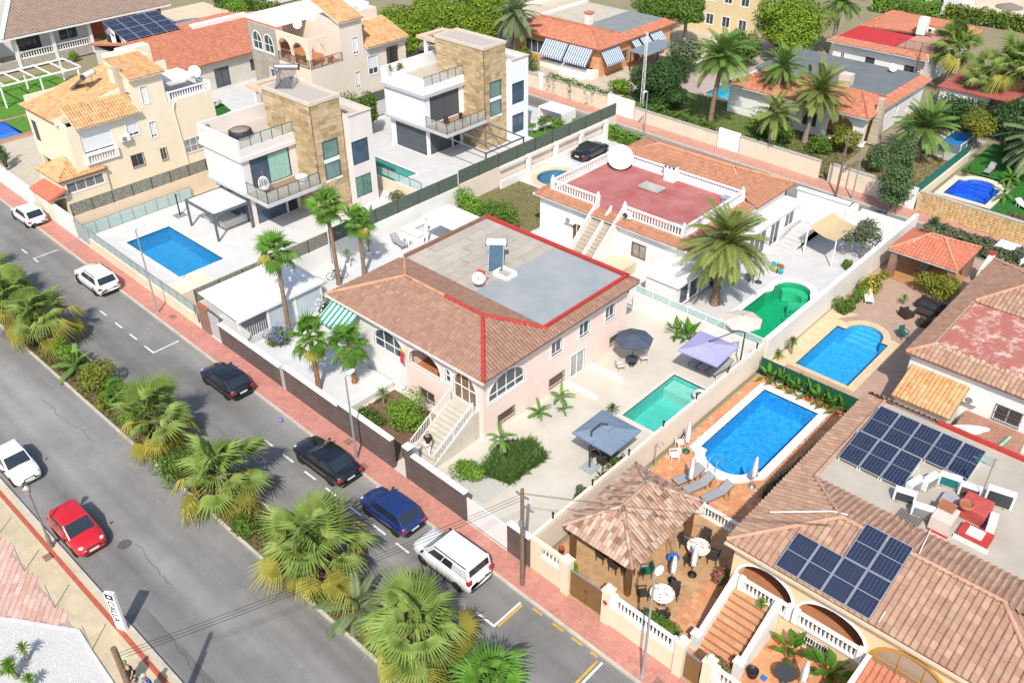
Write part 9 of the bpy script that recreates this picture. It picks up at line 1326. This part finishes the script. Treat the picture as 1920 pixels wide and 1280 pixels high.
hedge(-15, 116.5, -5.5, 118.5, 2.2, 1.2, 'tall clipped hedge at the top right, left part', G_LIME, 60, .2, 21); hedge(-5, 119, 22, 121, 2.0, 1.4, 'long flowering hedge at the top right', G_BUSH, 50, .2, 22, flowers=F_YEL); hedge(-92, 52, -78, 54, 2.2, 1.2, 'clipped hedge behind the round-ended pool', G_BUSH, 60, .2, 23); hedge(-14.2, 49.9, -9.5, 49.6, 1.3, 1.0, 'clipped bright hedge between the convertible and the back street', G_LIME, 120, .12, 24); hedge(-28.0, y2(-28) + .5, -19, y2(-19) + .5, 1.9, .9, 'creeper spilling over the cream wall of the orange house', G_BUSH, 120, .12, 25); hedge(-44, y2(-40) + .6, -34, y2(-34) + .6, 2.0, 1.0, 'orange-flowering hedge left of the orange house', G_BUSH, 130, .12, 26, flowers=F_RED); hedge(-.8, y2(0) + .8, 7, y2(7) + .8, 1.8, .8, 'low creeper on the cream wall right of the white gate', G_BUSH, 70, .12, 27); hedge(-14.4, y2(-14) + .9, -5, y2(-5) + .9, 1.6, 1.2, 'shrubs spilling over the low cream wall below the dark tree', G_BUSH, 150, .12, 28)
for i, (x, y, r_, lb) in enumerate(((-19.7, 46.6, (1.0, 1.0, .5), 'cloud-pruned round tree on the bright lawn strip'), (-18.6, 47.6, (1.0, 1.0, 1.0), 'clipped dome shrub on the bright lawn strip'), (-17.6, 49.4, (.8, .8, .7), 'small clipped dome near the white box roof'), (-20.2, 45.0, (.5, .5, .35), 'smallest clipped ball on the bright lawn strip'))): bush(x, y, r_, lb, G_LIME if i else G_BUSH, 900, .1, 150 + i, cz=r_[2] + (.7 if i in (0, 3) else 0))
wb_ = thing('white_box_roof', 'white flat box roof beside the back street lawn', 'shelter', (-20.6, 49.5, 0)); MB().box(-22.4, -18.9, 48.6, 50.8, 1.5, 1.62).build('roof', WHITEP, wb_); MB().box(-19.1, -18.9, 48.6, 50.8, 0, 1.5).build('wall', WHITE, wb_); MB().box(-22.4, -22.2, 48.6, 50.8, 0, 1.5).build('wall', WHITE, wb_)
for i in range(7): tree(-59.0 + 1.05 * i, 3.6 + .5 * (i % 2), 'narrow young cypress by the left pool, %s of seven from the left' % ('first', 'second', 'third', 'fourth', 'fifth', 'sixth', 'last')[i], [(0, 0, 1.5, .42, .42, 1.5, 420)], .4, .06, G_CYP, .11, 200 + i, name='young_cypress', group='young cypresses by the left pool')
spiky(-28.2, 33.7, 'golden grasses in the terrace planter of the white modern house', 4, .2, .55, G_YEL, 17, sp=.8, z=8.0, nl=26); spiky(-29.4, 13.2, 'small green tufts in the terrace planter of the near modern house', 3, .1, .35, G_BUSH, 18, sp=.4, z=7.6, nl=20); banana(-19.5, 19.8, 'yellow-green banana leaves below the near stone tower', 10, 1.0, 71); banana(-17.9, 21.0, 'second banana clump below the near stone tower', 8, .9, 72); bush(-18.5, 24.8, (1.6, .7, .6), 'brown-green mound of shrubs by the glass fence', G_OLIVE, 900, .1, 160)
for i, (x, y, n, lb) in enumerate(((5.4, -19.4, 1, 'tallest yucca on the white gravel'), (6.1, -20.1, 2, 'double yucca on the white gravel'), (5.3, -20.6, 1, 'yucca at the lower left edge of the gravel'), (7.1, -19.9, 1, 'leaning yucca near the gravel edge'))): spiky(x, y, lb, n, .9, .42, G_LIME, 210 + i, sp=.35, thick=.09, nl=44)
for i, (x, y, lb) in enumerate(((22.3, 61.5, 'young yellow palm at the corner of the royal blue pool'), (21.6, 65.4, 'young palm behind the royal blue pool'))): feather_palm(x, y, .7, lb, 1.3, 14, 'lime', 90 + i, r=.1, top_el=75)
spiky(17.9, 65.2, 'potted aloe by the royal blue pool', 1, .5, .5, G_DARK, 19); bush(25.0, 57.0, (1.2, .8, .8), 'reddish bush above the stone wall', pleaf('bronze_leaf', (.16, .10, .05), (.24, .16, .08)), 900, .1, 170)
bush(-39.5, 31, (.5, .5, .4), 'small shrub on the orange terrace', G_BUSH, 200, .1, 171, z=7); bush(-84.6, 30.5, (1.2, 1.2, 1.0), 'leafy shrub before the brick-red wall at the top left', G_LIME, 700, .15, 172); bush(-82, 24.5, (.8, .8, .8), 'round light shrub before the brown-roofed house', G_LIME, 500, .13, 173)
tu = thing('thatched_parasol', 'grey thatched parasol on the far sandy court', 'parasol', (2.2, 123.3, 0)); MB().tube([(0, 0, 0), (0, 0, 2.4)], .07, 6).build('pole', WDP, tu, local=True); canopy_mesh(10, 1.9, 2.6, .6, .02).build('canopy', pm('grey_thatch', (.22, .19, .16), .95, .25, 6), tu, local=True)
struct('sandy_court', MB().sheet([(-6, 122), (40, 122), (40, 150), (-6, 150)], (), .0), pm('sandy_paving', (.60, .49, .38), .9, .1, .4))
for i, (x, y, r_, lb, mt, n) in enumerate(((-1.6, 61.5, (2.2, 1.6, 1.6), 'leafy garden shrub left of the arched white house', G_LIME, 2600), (4.6, 60.6, (1.6, 1.2, 1.2), 'broad-leaved shrub below the orange-fruited palm', G_BUSH, 1800), (-21.5, 66.5, (1.6, 1.6, 1.3), 'shrub at the corner of the orange house', G_BUSH, 1800), (-21, 61.5, (1.5, 1.5, 1.0), 'low flowering shrub in the court of the orange house', G_LIME, 1500), (-35.5, 60.5, (2.4, 1.6, 1.6), 'big leafy shrub below the drooping grey palm', G_BUSH, 2600), (-18.5, 69.5, (2.0, 2.0, 2.2), 'tall dark shrub beside the back garden pool', G_DARK, 2600), (-17, 76, (2.4, 2.4, 2.4), 'dense shrub behind the blue canopy', G_BUSH, 2600), (10.6, 78, (2.2, 2.2, 1.8), 'grey-green shrub by the rust-red shed', G_OLIVE, 2200), (9.6, 73.5, (1.6, 1.6, 1.2), 'yellowish shrub beside the arched white house', G_YEL, 1500), (20.5, 73, (2.6, 2.0, 2.2), 'dark shrub below the big grey palm', G_DARK, 2600), (26, 68, (2.2, 2.2, 1.8), 'shrub at the right edge of the artificial lawn', G_BUSH, 2000), (-2.5, 84, (2.4, 1.2, 1.4), 'shrubs below the red terrace', G_BUSH, 1800), (-7.5, 81.5, (2.0, 1.6, 1.6), 'bright shrub between the pine and the grey roof', G_LIME, 2000), (-56, 55, (3, 2, 2.2), 'leafy mass behind the beige arched house', G_BUSH, 2600), (-20, 96, (3.5, 2.5, 2.6), 'bushy tree before the pale yellow house', G_BUSH, 3000), (-36, 92, (3.5, 2.5, 3), 'dark bushy tree behind the beige felt roof', G_DARK, 3000), (-6, 108, (4, 3, 3), 'bushy tree behind the red terrace house', G_BUSH, 3000), (-84, 50.5, (3, 1.5, 1.8), 'shrubs behind the round-ended pool', G_LIME, 2000), (-72, 46, (3, 2, 2), 'garden shrubs behind the orange roof', G_BUSH, 2200))): bush(x, y, r_, lb, mt, n, .15, 300 + i, lobes=13)
